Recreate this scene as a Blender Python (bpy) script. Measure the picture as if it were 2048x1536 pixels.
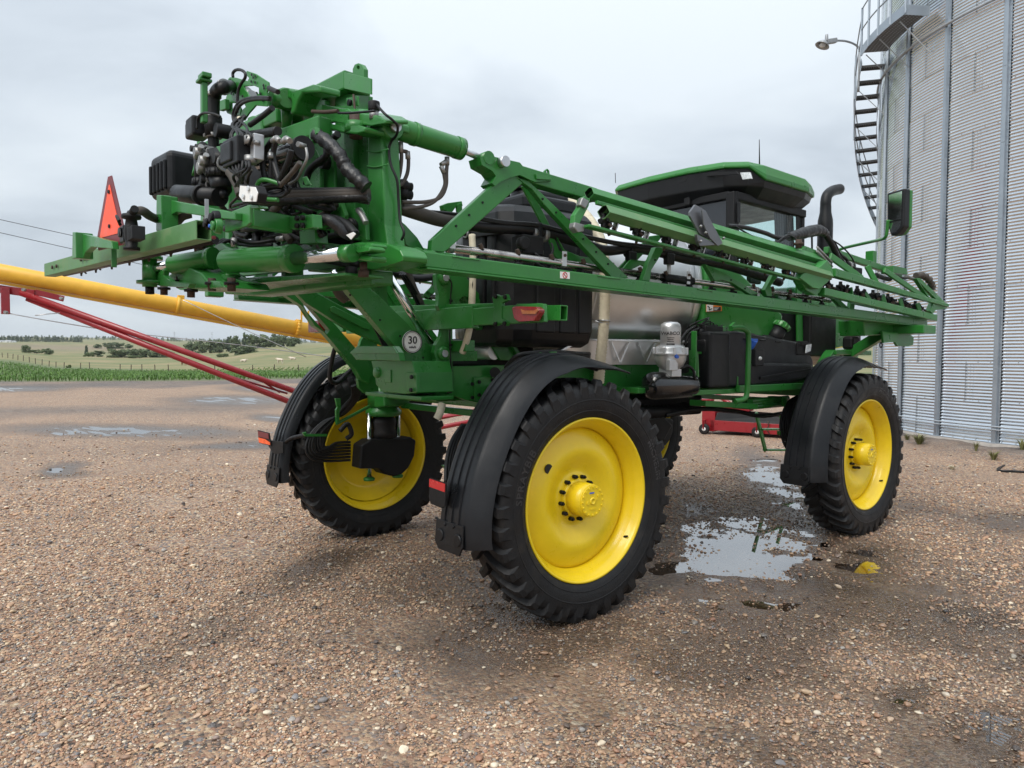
import bpy, math, random
import numpy as np
from mathutils import Vector, Matrix, Quaternion
from mathutils.geometry import tessellate_polygon
random.seed(7); rng = np.random.default_rng(11)
sc = bpy.context.scene
for o in list(bpy.data.objects): bpy.data.objects.remove(o)
COL = sc.collection
V = Vector
PI = math.pi
# ------------------------------------------------------------------ camera
# world frame: sprayer axis = Y (front = +Y), X = sprayer's right, Z up, metres; rear axle at Y = 0
CF, CPITCH, CROLL, CYAW = 1474.864, -0.03702, 0.00743, -0.89171
CAMP = V((5.6231, -3.84237, 1.93741))
_F = V((math.sin(CYAW)*math.cos(CPITCH), math.cos(CYAW)*math.cos(CPITCH), math.sin(CPITCH)))
_R0 = V((math.cos(CYAW), -math.sin(CYAW), 0)); _U0 = _R0.cross(_F)
_R = _R0*math.cos(CROLL) + _U0*math.sin(CROLL); _U = _U0*math.cos(CROLL) - _R0*math.sin(CROLL)
cd = bpy.data.cameras.new('Camera'); cam = bpy.data.objects.new('Camera', cd); COL.objects.link(cam)
cam.matrix_world = Matrix(((_R.x,_U.x,-_F.x,CAMP.x),(_R.y,_U.y,-_F.y,CAMP.y),(_R.z,_U.z,-_F.z,CAMP.z),(0,0,0,1)))
cd.sensor_fit = 'HORIZONTAL'; cd.sensor_width = 36.0; cd.lens = 36.0*CF/2048.0
cd.clip_start = 0.05; cd.clip_end = 20000
sc.camera = cam
def A(u, v, X=None, Y=None, Z=None, S=None, D=None):
    """photo pixel -> point where its ray meets a plane of the place (S: the rear frame's slightly yawed plane)"""
    d = _F + _R*((u-1024)/CF) - _U*((v-768)/CF)
    if X is not None: k = (X-CAMP.x)/d.x
    elif Y is not None: k = (Y-CAMP.y)/d.y
    elif Z is not None: k = (Z-CAMP.z)/d.z
    elif S is not None: k = (S - (CAMP.y - .09*(CAMP.x-1.5)))/(d.y - .09*d.x)
    else: k = D/ (d.dot(_F))
    return CAMP + d*k
# ------------------------------------------------------------------ sky and sun (overcast)
w = bpy.data.worlds.new('World'); sc.world = w; w.use_nodes = True
nt = w.node_tree; nt.nodes.clear()
def N(nt, t, **k):
    n = nt.nodes.new(t)
    for a, b in k.items(): setattr(n, a, b)
    return n
def L(nt, a, b): nt.links.new(a, b)
SUN_EL, SUN_ROT = math.radians(50), math.radians(165)
sky = N(nt, 'ShaderNodeTexSky', sky_type='NISHITA', sun_disc=False)
sky.sun_elevation = SUN_EL; sky.sun_rotation = SUN_ROT
bg1 = N(nt, 'ShaderNodeBackground'); bg1.inputs[1].default_value = 0.09
L(nt, sky.outputs[0], bg1.inputs[0])
tc = N(nt, 'ShaderNodeTexCoord'); sep = N(nt, 'ShaderNodeSeparateXYZ'); L(nt, tc.outputs['Generated'], sep.inputs[0])
zc = N(nt, 'ShaderNodeMath', operation='MAXIMUM'); L(nt, sep.outputs[2], zc.inputs[0]); zc.inputs[1].default_value = 0
za = N(nt, 'ShaderNodeMath', operation='ADD'); L(nt, zc.outputs[0], za.inputs[0]); za.inputs[1].default_value = .22
dv = N(nt, 'ShaderNodeVectorMath', operation='DIVIDE'); L(nt, tc.outputs['Generated'], dv.inputs[0]); L(nt, za.outputs[0], dv.inputs[1])
mp = N(nt, 'ShaderNodeMapping'); L(nt, dv.outputs[0], mp.inputs[0]); mp.inputs['Location'].default_value = (3.1, 1.7, 0.4); mp.inputs['Scale'].default_value = (1, 1, .35)
n1 = N(nt, 'ShaderNodeTexNoise'); L(nt, mp.outputs[0], n1.inputs['Vector'])
n1.inputs['Scale'].default_value = 1.15; n1.inputs['Detail'].default_value = 7; n1.inputs['Roughness'].default_value = .52; n1.inputs['Distortion'].default_value = .35
rp = N(nt, 'ShaderNodeValToRGB'); L(nt, n1.outputs[0], rp.inputs[0])
e = rp.color_ramp.elements
e[0].position = .36; e[0].color = (.43,.48,.535,1)
e[1].position = .61; e[1].color = (.62,.675,.72,1)
x = rp.color_ramp.elements.new(.47); x.color = (.525,.58,.635,1)
# overcast sky: brighter overhead than at the horizon
z2 = N(nt, 'ShaderNodeMath', operation='POWER'); L(nt, zc.outputs[0], z2.inputs[0]); z2.inputs[1].default_value = 1.7
gr = N(nt, 'ShaderNodeMath', operation='MULTIPLY_ADD'); L(nt, z2.outputs[0], gr.inputs[0]); gr.inputs[1].default_value = .95; gr.inputs[2].default_value = .95
mu = N(nt, 'ShaderNodeVectorMath', operation='SCALE'); L(nt, rp.outputs[0], mu.inputs[0]); L(nt, gr.outputs[0], mu.inputs['Scale'])
bg2 = N(nt, 'ShaderNodeBackground'); L(nt, mu.outputs[0], bg2.inputs[0]); bg2.inputs[1].default_value = 1.0
mx = N(nt, 'ShaderNodeMixShader'); mx.inputs[0].default_value = .93
L(nt, bg1.outputs[0], mx.inputs[1]); L(nt, bg2.outputs[0], mx.inputs[2])
wo = N(nt, 'ShaderNodeOutputWorld'); L(nt, mx.outputs[0], wo.inputs[0])
sd = bpy.data.lights.new('Sun', 'SUN'); sun = bpy.data.objects.new('Sun', sd); COL.objects.link(sun)
sd.energy = 2.0; sd.angle = math.radians(35); sd.color = (1, .955, .89)
_sdir = V((math.sin(SUN_ROT)*math.cos(SUN_EL), math.cos(SUN_ROT)*math.cos(SUN_EL), math.sin(SUN_EL)))
sun.rotation_euler = _sdir.to_track_quat('Z', 'Y').to_euler(); sun.location = (0, 0, 30)
vs = sc.view_settings; vs.view_transform = 'Standard'; vs.look = 'None'; vs.exposure = 0.43; vs.gamma = 1; vs.use_curve_mapping = False
# ------------------------------------------------------------------ materials
MATS = {}
def mat(name, col, rough=.5, metal=0., vary=.12, vscale=6., rvar=.12, bump=0., bscale=60., dirt=None, dscale=3., dlo=.52, dhi=.72, spec=None, coat=0., var2=None, rain=0.):
    m = bpy.data.materials.new(name); m.use_nodes = True; t = m.node_tree; b = t.nodes['Principled BSDF']
    c = N(t, 'ShaderNodeTexCoord').outputs['Object']
    nz = N(t, 'ShaderNodeTexNoise'); L(t, c, nz.inputs['Vector']); nz.inputs['Scale'].default_value = vscale; nz.inputs['Detail'].default_value = 6; nz.inputs['Roughness'].default_value = .62
    mr = N(t, 'ShaderNodeMapRange'); L(t, nz.outputs[0], mr.inputs[0]); mr.inputs[1].default_value = .3; mr.inputs[2].default_value = .7
    cr = N(t, 'ShaderNodeMix', data_type='RGBA'); L(t, mr.outputs[0], cr.inputs[0])
    cr.inputs[6].default_value = tuple(max(0, q*(1-vary)) for q in col)+(1,)
    cr.inputs[7].default_value = (tuple(min(1, q*(1+vary)) for q in col) if var2 is None else tuple(var2))+(1,)
    out = cr.outputs[2]
    if dirt is not None:
        nd = N(t, 'ShaderNodeTexNoise'); L(t, c, nd.inputs['Vector']); nd.inputs['Scale'].default_value = dscale; nd.inputs['Detail'].default_value = 9; nd.inputs['Roughness'].default_value = .7
        dm = N(t, 'ShaderNodeMapRange'); L(t, nd.outputs[0], dm.inputs[0]); dm.inputs[1].default_value = dlo; dm.inputs[2].default_value = dhi; dm.inputs[4].default_value = .75
        dx = N(t, 'ShaderNodeMix', data_type='RGBA'); L(t, dm.outputs[0], dx.inputs[0]); L(t, out, dx.inputs[6]); dx.inputs[7].default_value = tuple(dirt)+(1,)
        out = dx.outputs[2]
    L(t, out, b.inputs['Base Color'])
    rr = N(t, 'ShaderNodeMapRange'); L(t, nz.outputs[0], rr.inputs[0]); rr.inputs[1].default_value = .3; rr.inputs[2].default_value = .7
    rr.inputs[3].default_value = max(.02, rough-rvar); rr.inputs[4].default_value = min(1, rough+rvar); L(t, rr.outputs[0], b.inputs['Roughness'])
    b.inputs['Metallic'].default_value = metal
    if spec is not None: b.inputs['Specular IOR Level'].default_value = spec
    if coat: b.inputs['Coat Weight'].default_value = coat; b.inputs['Coat Roughness'].default_value = .08
    if bump:
        nb = N(t, 'ShaderNodeTexNoise'); L(t, c, nb.inputs['Vector']); nb.inputs['Scale'].default_value = bscale; nb.inputs['Detail'].default_value = 3
        bp = N(t, 'ShaderNodeBump'); L(t, nb.outputs[0], bp.inputs['Height']); bp.inputs['Strength'].default_value = bump; bp.inputs['Distance'].default_value = .01
        L(t, bp.outputs[0], b.inputs['Normal'])
    MATS[name] = m; return m
mat('green', (.024,.175,.028), .33, vary=.10, rvar=.10, dirt=(.045,.14,.045), dscale=2.4, dlo=.56, dhi=.88, bump=.06, bscale=45, coat=.12)
mat('green_light', (.030,.19,.034), .36, vary=.08, rvar=.10, coat=.3)
mat('green_worn', (.045,.215,.055), .42, vary=.14, rvar=.12, dirt=(.16,.22,.12), dscale=7, dlo=.56, dhi=.8, bump=.08, bscale=70)
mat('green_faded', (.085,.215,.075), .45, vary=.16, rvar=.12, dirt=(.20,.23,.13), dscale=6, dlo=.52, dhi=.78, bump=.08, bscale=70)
mat('yellow', (.84,.60,.012), .33, vary=.05, rvar=.08, dirt=(.36,.25,.05), dscale=3.2, dlo=.60, dhi=.95, coat=.2)
mat('auger_yellow', (.74,.41,.035), .45, vary=.08, rvar=.1, dirt=(.45,.24,.04), dscale=1.2, dlo=.55, dhi=.9)
mat('red', (.26,.010,.016), .34, vary=.10, rvar=.1, coat=.25)
mat('red_dull', (.36,.025,.035), .5, vary=.15)
mat('rubber', (.0095,.0095,.0102), .56, spec=.35, vary=.25, vscale=9, rvar=.16, bump=.2, bscale=90, dirt=(.045,.038,.031), dscale=5, dlo=.53, dhi=.82)
mat('plastic_black', (.0075,.008,.0092), .42, spec=.32, vary=.2, rvar=.12, bump=.12, bscale=140, dirt=(.026,.026,.029), dscale=2.2, dlo=.54, dhi=.85)
mat('plastic_matte', (.0065,.0065,.0072), .55, spec=.3, vary=.15, rvar=.1, bump=.1, bscale=140)
mat('fender', (.0085,.0095,.0115), .38, spec=.36, vary=.2, vscale=3, rvar=.13, bump=.10, bscale=160, dirt=(.030,.029,.029), dscale=1.9, dlo=.52, dhi=.8)
mat('hose', (.009,.009,.0098), .48, spec=.35, vary=.2, vscale=20)
mat('hose_dusty', (.062,.053,.045), .7, vary=.25, vscale=12)
mat('wrap', (.012,.012,.013), .42, vary=.3, vscale=30, bump=.9, bscale=28)
mat('chrome', (.78,.79,.80), .13, metal=1, vary=.05, rvar=.05)
mat('steel', (.52,.53,.54), .34, metal=1, vary=.18, rvar=.12)
mat('stainless', (.74,.75,.76), .46, metal=1, vary=.07, vscale=2.2, rvar=.06)
mat('pipe_steel', (.45,.42,.40), .22, metal=1, vary=.25, vscale=8, rvar=.1, dirt=(.10,.07,.05), dscale=9)
mat('aluminium', (.58,.59,.60), .45, metal=.75, vary=.12, rvar=.1)
mat('clamp', (.30,.30,.295), .48, metal=.8, vary=.2)
mat('galv_sheet', (.70,.745,.785), .13, metal=1, vary=.03, vscale=1.2, rvar=.03)
mat('galv_rib', (.40,.445,.49), .45, metal=.9, vary=.08, vscale=3, rvar=.08)
mat('rust', (.055,.032,.022), .75, vary=.4, vscale=40)
mat('galv', (.70,.735,.76), .30, metal=.92, vary=.10, vscale=5, rvar=.08, dirt=(.52,.54,.56), dscale=1.3, dlo=.5, dhi=.85)
mat('galv_dull', (.36,.38,.40), .55, metal=.5, vary=.18, vscale=9)
mat('galv_dark', (.15,.155,.16), .55, metal=.3, vary=.2, vscale=9)
mat('cream_hose', (.62,.56,.42), .55, vary=.12, vscale=6, dirt=(.36,.30,.2), dscale=8)
mat('white', (.78,.78,.76), .45, vary=.05)
mat('ink', (.01,.01,.01), .5, vary=0)
mat('orange', (.75,.20,.02), .5, vary=.05)
mat('smv', (.95,.11,.05), .45, vary=.04)
mat('smv_border', (.16,.02,.025), .4, vary=.1)
mat('reflector', (.55,.02,.02), .25, vary=.1, bump=.3, bscale=300)
mat('reflector_orange', (.95,.13,.03), .3, vary=.05)
mat('lens_red', (.20,.012,.014), .15, vary=.25, vscale=40, bump=.25, bscale=120, coat=.5)
mat('lens_amber', (.32,.10,.03), .15, vary=.3, vscale=50, bump=.25, bscale=150, coat=.5)
mat('lens_clear', (.62,.65,.66), .12, vary=.25, vscale=60, bump=.3, bscale=150, coat=.6)
mat('blue', (.02,.12,.55), .4, vary=.1)
mat('dark_glass', (.010,.012,.016), .05, vary=.05, rvar=.02, spec=.8)
mat('concrete', (.33,.30,.27), .8, vary=.2, vscale=8, bump=.3, bscale=60)
mat('wood_post', (.075,.055,.04), .85, vary=.3, vscale=9)
mat('cow_cream', (.62,.53,.43), .8, vary=.12, vscale=4)
mat('cow_rust', (.22,.085,.05), .8, vary=.15, vscale=4)
mat('bark', (.07,.055,.045), .9, vary=.3)
mat('wire', (.06,.062,.066), .6, vary=.1)
mat('white_wall', (.70,.71,.72), .6, vary=.08)
mat('grey_roof', (.35,.36,.38), .6, vary=.1)
def glass_mat():
    m = bpy.data.materials.new('cab_glass'); m.use_nodes = True; t = m.node_tree; t.nodes.clear()
    g = N(t, 'ShaderNodeBsdfGlossy'); g.inputs['Roughness'].default_value = .02
    lw = N(t, 'ShaderNodeLayerWeight'); lw.inputs[0].default_value = .5
    pw = N(t, 'ShaderNodeMath', operation='POWER'); L(t, lw.outputs['Facing'], pw.inputs[0]); pw.inputs[1].default_value = 4
    f = N(t, 'ShaderNodeMath', operation='MULTIPLY_ADD'); L(t, pw.outputs[0], f.inputs[0]); f.inputs[1].default_value = .92; f.inputs[2].default_value = .06
    tr = N(t, 'ShaderNodeBsdfTransparent'); tr.inputs[0].default_value = (.86,1.0,.97,1)
    x = N(t, 'ShaderNodeMixShader'); L(t, f.outputs[0], x.inputs[0]); L(t, tr.outputs[0], x.inputs[1]); L(t, g.outputs[0], x.inputs[2])
    o = N(t, 'ShaderNodeOutputMaterial'); L(t, x.outputs[0], o.inputs[0]); MATS['cab_glass'] = m
glass_mat()
# ------------------------------------------------------------------ mesh builder
def ortho(d, up=(0,0,1)):
    d = V(d).normalized(); up = V(up)
    if abs(d.dot(up.normalized())) > .985: up = V((1,0,0)) if abs(d.x) < .9 else V((0,1,0))
    s = d.cross(up).normalized(); return s, s.cross(d).normalized()
class MB:
    def __init__(self): self.v = []; self.f = []; self.m = []; self.s = []
    def add(self, vs, fs, m=0, s=False):
        k = len(self.v); self.v += [tuple(p) for p in vs]
        for q in fs: self.f.append(tuple(i+k for i in q)); self.m.append(m); self.s.append(s)
        return self
    def box(self, c, size, R=None, m=0):
        c = V(c); R = R or Matrix.Identity(3); hx, hy, hz = size[0]/2, size[1]/2, size[2]/2
        vs = [c + R @ V((x*hx, y*hy, z*hz)) for x in (-1,1) for y in (-1,1) for z in (-1,1)]
        return self.add(vs, [(0,1,3,2),(4,6,7,5),(0,4,5,1),(2,3,7,6),(0,2,6,4),(1,5,7,3)], m)
    def beam(self, p0, p1, w, h, up=(0,0,1), m=0, w1=None, h1=None, open_start=False):
        """bar of width w (sideways) and height h (along up)"""
        p0, p1 = V(p0), V(p1); s, u = ortho(p1-p0, up); w1 = w if w1 is None else w1; h1 = h if h1 is None else h1
        vs = [p0+s*(a*w/2)+u*(b*h/2) for a, b in ((-1,-1),(1,-1),(1,1),(-1,1))] + [p1+s*(a*w1/2)+u*(b*h1/2) for a, b in ((-1,-1),(1,-1),(1,1),(-1,1))]
        fs = [(0,4,5,1),(1,5,6,2),(2,6,7,3),(3,7,4,0),(4,7,6,5)]
        if not open_start: fs.append((0,1,2,3))
        else:
            d = (p1-p0).normalized(); t = .008
            k = len(vs)
            vs += [p0+s*(a*(w/2-t))+u*(b*(h/2-t)) for a, b in ((-1,-1),(1,-1),(1,1),(-1,1))]
            vs += [p0+d*.25+s*(a*(w/2-t))+u*(b*(h/2-t)) for a, b in ((-1,-1),(1,-1),(1,1),(-1,1))]
            for i in range(4):
                j = (i+1) % 4; fs.append((i, j, k+j, k+i)); fs.append((k+i, k+j, k+4+j, k+4+i))
            fs.append((k+4,k+5,k+6,k+7))
        return self.add(vs, fs, m)
    def cyl(self, p0, p1, r, r1=None, n=20, m=0, caps=True):
        p0, p1 = V(p0), V(p1); s, u = ortho(p1-p0); r1 = r if r1 is None else r1
        cs = [(math.cos(2*PI*i/n), math.sin(2*PI*i/n)) for i in range(n)]
        vs = [p0+(s*c+u*q)*r for c, q in cs] + [p1+(s*c+u*q)*r1 for c, q in cs]
        self.add(vs, [(i, n+i, n+(i+1) % n, (i+1) % n) for i in range(n)], m, True)
        if caps:
            self.add(vs[:n], [tuple(range(n))], m); self.add(vs[n:], [tuple(reversed(range(n)))], m)
        return self
    def tube(self, pts, r, n=10, m=0, rf=None, sub=0):
        pts = [V(p) for p in pts]
        if sub: pts = smooth_path(pts, sub)
        K = len(pts); vs = []; s = None
        for i, p in enumerate(pts):
            d = (pts[min(i+1, K-1)] - pts[max(i-1, 0)]).normalized()
            if s is None: s, u = ortho(d)
            else:
                s = (s - d*s.dot(d))
                s = s.normalized() if s.length > 1e-6 else ortho(d)[0]
                u = s.cross(d).normalized()
            rr = r if rf is None else r*rf(i/(K-1), i)
            vs += [p+(s*math.cos(2*PI*j/n)+u*math.sin(2*PI*j/n))*rr for j in range(n)]
        fs = [(i*n+j, i*n+(j+1) % n, (i+1)*n+(j+1) % n, (i+1)*n+j) for i in range(K-1) for j in range(n)]
        self.add(vs, fs, m, True)
        self.add(vs[:n], [tuple(reversed(range(n)))], m); self.add(vs[-n:], [tuple(range(n))], m)
        return self
    def lathe(self, prof, o, axis, n=48, m=0, a0=0, a1=2*PI, smooth=True):
        """prof: (radius, distance along axis)"""
        o = V(o); ax = V(axis).normalized(); s, u = ortho(ax); full = abs(a1-a0-2*PI) < 1e-6; cnt = n if full else n+1
        vs = []
        for r, d in prof:
            for j in range(cnt):
                t = a0+(a1-a0)*j/n; vs.append(o+ax*d+(s*math.cos(t)+u*math.sin(t))*r)
        fs = []
        for i in range(len(prof)-1):
            for j in range(n):
                k = (j+1) % cnt; fs.append((i*cnt+j, i*cnt+k, (i+1)*cnt+k, (i+1)*cnt+j))
        return self.add(vs, fs, m, smooth)
    def plate(self, loops, ext, m=0):
        """loops: [outer, hole, ...] of 3D points in a plane; ext: extrusion vector"""
        loops = [[V(p) for p in l] for l in loops]; ext = V(ext); tri = tessellate_polygon(loops)
        flat = [p for l in loops for p in l]; n = len(flat)
        vs = flat + [p+ext for p in flat]; fs = []
        for t in tri:
            a, b, c = t[:3]; fs.append((a,b,c)); fs.append((c+n,b+n,a+n))
        self.add(vs, fs, m)
        k = 0; side = []
        for l in loops:
            q = len(l)
            for i in range(q):
                a, b = k+i, k+(i+1) % q; side.append((a, b, b+n, a+n))
            k += q
        return self.add(vs, side, m)
    def sph(self, c, r, m=0, seg=12, rings=8, sc=(1,1,1)):
        c = V(c); vs = [c+V((0,0,r*sc[2]))]
        for i in range(1, rings):
            t = PI*i/rings
            vs += [c+V((r*sc[0]*math.sin(t)*math.cos(2*PI*j/seg), r*sc[1]*math.sin(t)*math.sin(2*PI*j/seg), r*sc[2]*math.cos(t))) for j in range(seg)]
        vs.append(c-V((0,0,r*sc[2]))); fs = []
        for j in range(seg): fs.append((0, 1+j, 1+(j+1) % seg))
        for i in range(rings-2):
            for j in range(seg): fs.append((1+i*seg+j, 1+(i+1)*seg+j, 1+(i+1)*seg+(j+1) % seg, 1+i*seg+(j+1) % seg))
        e_ = len(vs)-1
        for j in range(seg): fs.append((e_, 1+(rings-2)*seg+(j+1) % seg, 1+(rings-2)*seg+j))
        return self.add(vs, fs, m, True)
    def mesh(self, name, mats):
        me = bpy.data.meshes.new(name); me.from_pydata(self.v, [], self.f)
        for q in ([mats] if isinstance(mats, str) else mats): me.materials.append(MATS[q])
        me.polygons.foreach_set('material_index', self.m); me.polygons.foreach_set('use_smooth', self.s)
        me.update(); return me
    def build(self, name, mats, parent=None, bevel=0., label=None, seg=2, fix=True):
        me = self.mesh(name, mats)
        if fix:
            import bmesh
            b = bmesh.new(); b.from_mesh(me); bmesh.ops.remove_doubles(b, verts=b.verts, dist=1e-5); bmesh.ops.recalc_face_normals(b, faces=b.faces); b.to_mesh(me); b.free()
        return link(name, me, parent, bevel, label, seg)
def smooth_path(P, n):
    P = [V(p) for p in P]; out = []
    for i in range(len(P)-1):
        a, b, c, d = P[max(i-1,0)], P[i], P[i+1], P[min(i+2, len(P)-1)]
        for k in range(n):
            t = k/n; t2 = t*t; t3 = t2*t
            out.append(.5*((2*b)+(c-a)*t+(2*a-5*b+4*c-d)*t2+(3*b-a-3*c+d)*t3))
    out.append(P[-1]); return out
def link(name, me, parent=None, bevel=0., label=None, seg=2):
    o = bpy.data.objects.new(name, me); COL.objects.link(o)
    if parent is not None:
        o.parent = parent
        o.matrix_parent_inverse = Matrix.Translation(-V(parent['_o'])) if '_o' in parent else Matrix.Identity(4)
    if bevel:
        md = o.modifiers.new('bevel', 'BEVEL'); md.width = bevel; md.segments = seg; md.limit_method = 'ANGLE'; md.angle_limit = math.radians(35); md.harden_normals = False
    if label: o['label'] = label
    return o
def thing(name, loc, label, cat, group=None):
    o = bpy.data.objects.new(name, None); COL.objects.link(o); o.location = loc; o['_o'] = tuple(loc); o.empty_display_size = .2
    return tag(o, label, cat, group)
def tag(o, label, cat, group=None):
    o['label'] = label; o['category'] = cat
    if group: o['group'] = group
    return o
def text_mesh(s, size, depth=.002, m='ink', bold=0., spacing=1.):
    c = bpy.data.curves.new('txt', 'FONT'); c.body = s; c.size = size; c.extrude = depth/2; c.align_x = 'CENTER'; c.align_y = 'CENTER'; c.resolution_u = 2; c.offset = bold; c.space_character = spacing
    o = bpy.data.objects.new('txt', c); COL.objects.link(o); dg = bpy.context.evaluated_depsgraph_get()
    me = bpy.data.meshes.new_from_object(o.evaluated_get(dg)); bpy.data.objects.remove(o); bpy.data.curves.remove(c)
    me.materials.clear(); me.materials.append(MATS[m]); return me
def place_text(me, origin, right, up, name, parent, label=None):
    r = V(right).normalized(); u = V(up).normalized(); n = r.cross(u)
    M = Matrix(((r.x,u.x,n.x,origin[0]),(r.y,u.y,n.y,origin[1]),(r.z,u.z,n.z,origin[2]),(0,0,0,1)))
    me.transform(M); return link(name, me, parent, 0, label)
def P2(pts, **k): return [A(u, v, **k) for u, v in pts]
# ================================================================== noise helpers
def vnoise(x, y, seed=0):
    xi = np.floor(x).astype(np.int64); yi = np.floor(y).astype(np.int64); fx = x-xi; fy = y-yi
    def h(a, b):
        k = (a*374761393 + b*668265263 + seed*982451653) & 0xffffffff
        k = ((k ^ (k >> 13))*1274126177) & 0xffffffff
        return ((k ^ (k >> 16)) & 0xffff)/65535.0
    fx = fx*fx*(3-2*fx); fy = fy*fy*(3-2*fy)
    return (h(xi,yi)*(1-fx)+h(xi+1,yi)*fx)*(1-fy)+(h(xi,yi+1)*(1-fx)+h(xi+1,yi+1)*fx)*fy
def fbm(x, y, sc, seed=0, o=4):
    r = 0; a = 1; t = 0
    for i in range(o):
        r = r+a*vnoise(x/sc*2**i+13.7*i, y/sc*2**i-7.1*i, seed+i); t += a; a *= .5
    return r/t-.5
# ================================================================== terrain
FH = np.array([math.sin(CYAW), math.cos(CYAW)]); RH = np.array([math.cos(CYAW), -math.sin(CYAW)])
def uD(x, y):
    D = (x-CAMP.x)*FH[0]+(y-CAMP.y)*FH[1]; lat = (x-CAMP.x)*RH[0]+(y-CAMP.y)*RH[1]
    return 1024+CF*lat/np.maximum(D, 1e-3), D
_Ds = np.array([49, 62, 80, 125, 160, 200, 260, 350, 450, 600, 900, 1400, 2200, 6000.])
_us = np.array([0, 128, 270, 420, 550, 720, 1100, 1500, 1900.])
_ys = [  # image row of the ground surface at each distance, per column
 [764,752,741,727,721,714,708,702.5,698,692,685,680,676,674],
 [764,755,749,741,735.5,730,722,711.5,705,697,686,681,677,675],
 [764,756,751,745,739,734,726,714.5,706,698,690,684,679,676.5],
 [762,756,751,745,739,732,724,714.5,706,700,694,688,684,682],
 [760,755,751,744,735,727,714,700,694,692,690,688,686,684],
 [760,755,751,743,733,722,708,694,688.5,688,688,687,686,685],
 [760,755,751,744,735,726,714,702,697,694,692,690,688,687],
 [762,757,752,745,737,728,716,703,699,696,694,692,690,689],
 [764,759,754,747,738,728,716,700,693,692,692,692,691,691]]
_Zt = np.array([[CAMP.z+((706+.0075*u)-y)*D/CF for D, y in zip(_Ds, r)] for u, r in zip(_us, _ys)])
_Zt[:,0] = 0.
def far_z(x, y):
    u, D = uD(x, y); u = np.clip(u, 0, 1900); D2 = np.clip(D, 49, 6000)
    i = np.clip(np.searchsorted(_us, u)-1, 0, len(_us)-2); j = np.clip(np.searchsorted(_Ds, D2)-1, 0, len(_Ds)-2)
    a = (u-_us[i])/(_us[i+1]-_us[i]); b = (D2-_Ds[j])/(_Ds[j+1]-_Ds[j]); a = a*a*(3-2*a)
    z = (_Zt[i,j]*(1-a)+_Zt[i+1,j]*a)*(1-b)+(_Zt[i,j+1]*(1-a)+_Zt[i+1,j+1]*a)*b
    z = np.where(D < 49, 0, z)
    return z + np.where(D > 150, fbm(x, y, 60, 5)*np.minimum(1.2, (D-150)/220), 0)
# yard edge line (crop starts beyond it)
_e0 = A(0, 764, Z=0); _e1 = A(585, 759, Z=0); _ed = (_e1-_e0).normalized(); _en = V((-_ed.y, _ed.x, 0))
if _en.dot(_F) < 0: _en = -_en
def beyond(x, y): return (x-_e0.x)*_en.x+(y-_e0.y)*_en.y
# puddles: (left, right, near, far) image points on the flat yard, dip depth
PUD = [((1335,1112),(1640,1092),(1455,1205),(1480,1035),.042), ((1488,955),(1612,990),(1565,1008),(1512,898),.036),
 ((1585,1058),(1668,1085),(1610,1110),(1640,1035),.026), ((1665,1130),(1815,1122),(1740,1168),(1735,1088),.030),
 ((1730,1196),(1830,1190),(1775,1213),(1775,1180),.026), ((1945,1040),(2100,1045),(2010,1060),(1990,1022),.018),
 ((1880,1480),(2120,1480),(1990,1550),(1980,1430),.021), ((1740,1390),(1880,1400),(1800,1418),(1820,1360),.018),
 ((370,800),(580,801),(470,809),(480,792),.03), ((50,858),(470,866),(250,871),(260,850),.030), ((400,893),(575,889),(490,898),(490,885),.024),
 ((85,945),(160,934),(120,952),(125,929),.022), ((500,834),(570,837),(540,842),(540,829),.026), ((-60,778),(120,777),(30,782),(30,773),.03),
 ((1370,1020),(1420,1018),(1395,1030),(1395,1005),.02),
 ((470,776),(600,779),(540,783),(540,772),.03), ]
PB = []
for l, r, n_, f_, dep in PUD:
    l, r, n_, f_ = (A(*q, Z=0) for q in (l, r, n_, f_)); c = (l+r+n_+f_)/4
    PB.append((np.array([c.x,c.y]), np.array([[(r-l).x/2,(f_-n_).x/2],[(r-l).y/2,(f_-n_).y/2]]), dep))
def dips(x, y):
    z = np.zeros_like(x); q0 = np.full_like(x, 9.)
    wx = x+fbm(x, y, .7, 31, 4)*.6; wy = y+fbm(x, y, .7, 37, 4)*.6
    br = np.clip(.98+fbm(x, y, .42, 43, 3)*1.5, .35, 1.5)
    for c, M, dep in PB:
        Mi = np.linalg.inv(M); a = Mi[0,0]*(wx-c[0])+Mi[0,1]*(wy-c[1]); b = Mi[1,0]*(wx-c[0])+Mi[1,1]*(wy-c[1]); q = np.sqrt(a*a+b*b)
        z = np.minimum(z, -dep*.54*np.clip(1.3-q, 0, 1)**.6*br); q0 = np.minimum(q0, q)
    return z, q0
# low soil bank along the bin's footing
BINC = np.array([2.014, 19.692]); BINR = 6.645; BINZ = .25
def yard_z(x, y):
    z = fbm(x, y, 1.6, 3, 3)*.016 + fbm(x, y, .26, 9, 4)*.020 + fbm(x, y, .08, 19, 2)*.010
    dz, q = dips(x, y)
    d = np.hypot(x-BINC[0], y-BINC[1])-BINR
    bank = np.clip(1-d/2.2, 0, 1); bank = bank*bank*(3-2*bank)*(.20+.10*fbm(x, y, .7, 77, 3))
    return z+dz+np.where(d < 3, bank, 0), q
def ground_z(x, y):
    x = np.asarray(x, float); y = np.asarray(y, float)
    yz, q = yard_z(x, y); b = beyond(x, y)
    k = np.clip((b+6)/6, 0, 1)
    return yz*(1-k)+far_z(x, y)*np.clip(b/3+1, 0, 1)
def gz(x, y): return float(ground_z(np.array([x]), np.array([y]))[0])
_w0 = A(1560,1240,Z=0); _w1 = A(1060,1260,Z=0)
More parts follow.
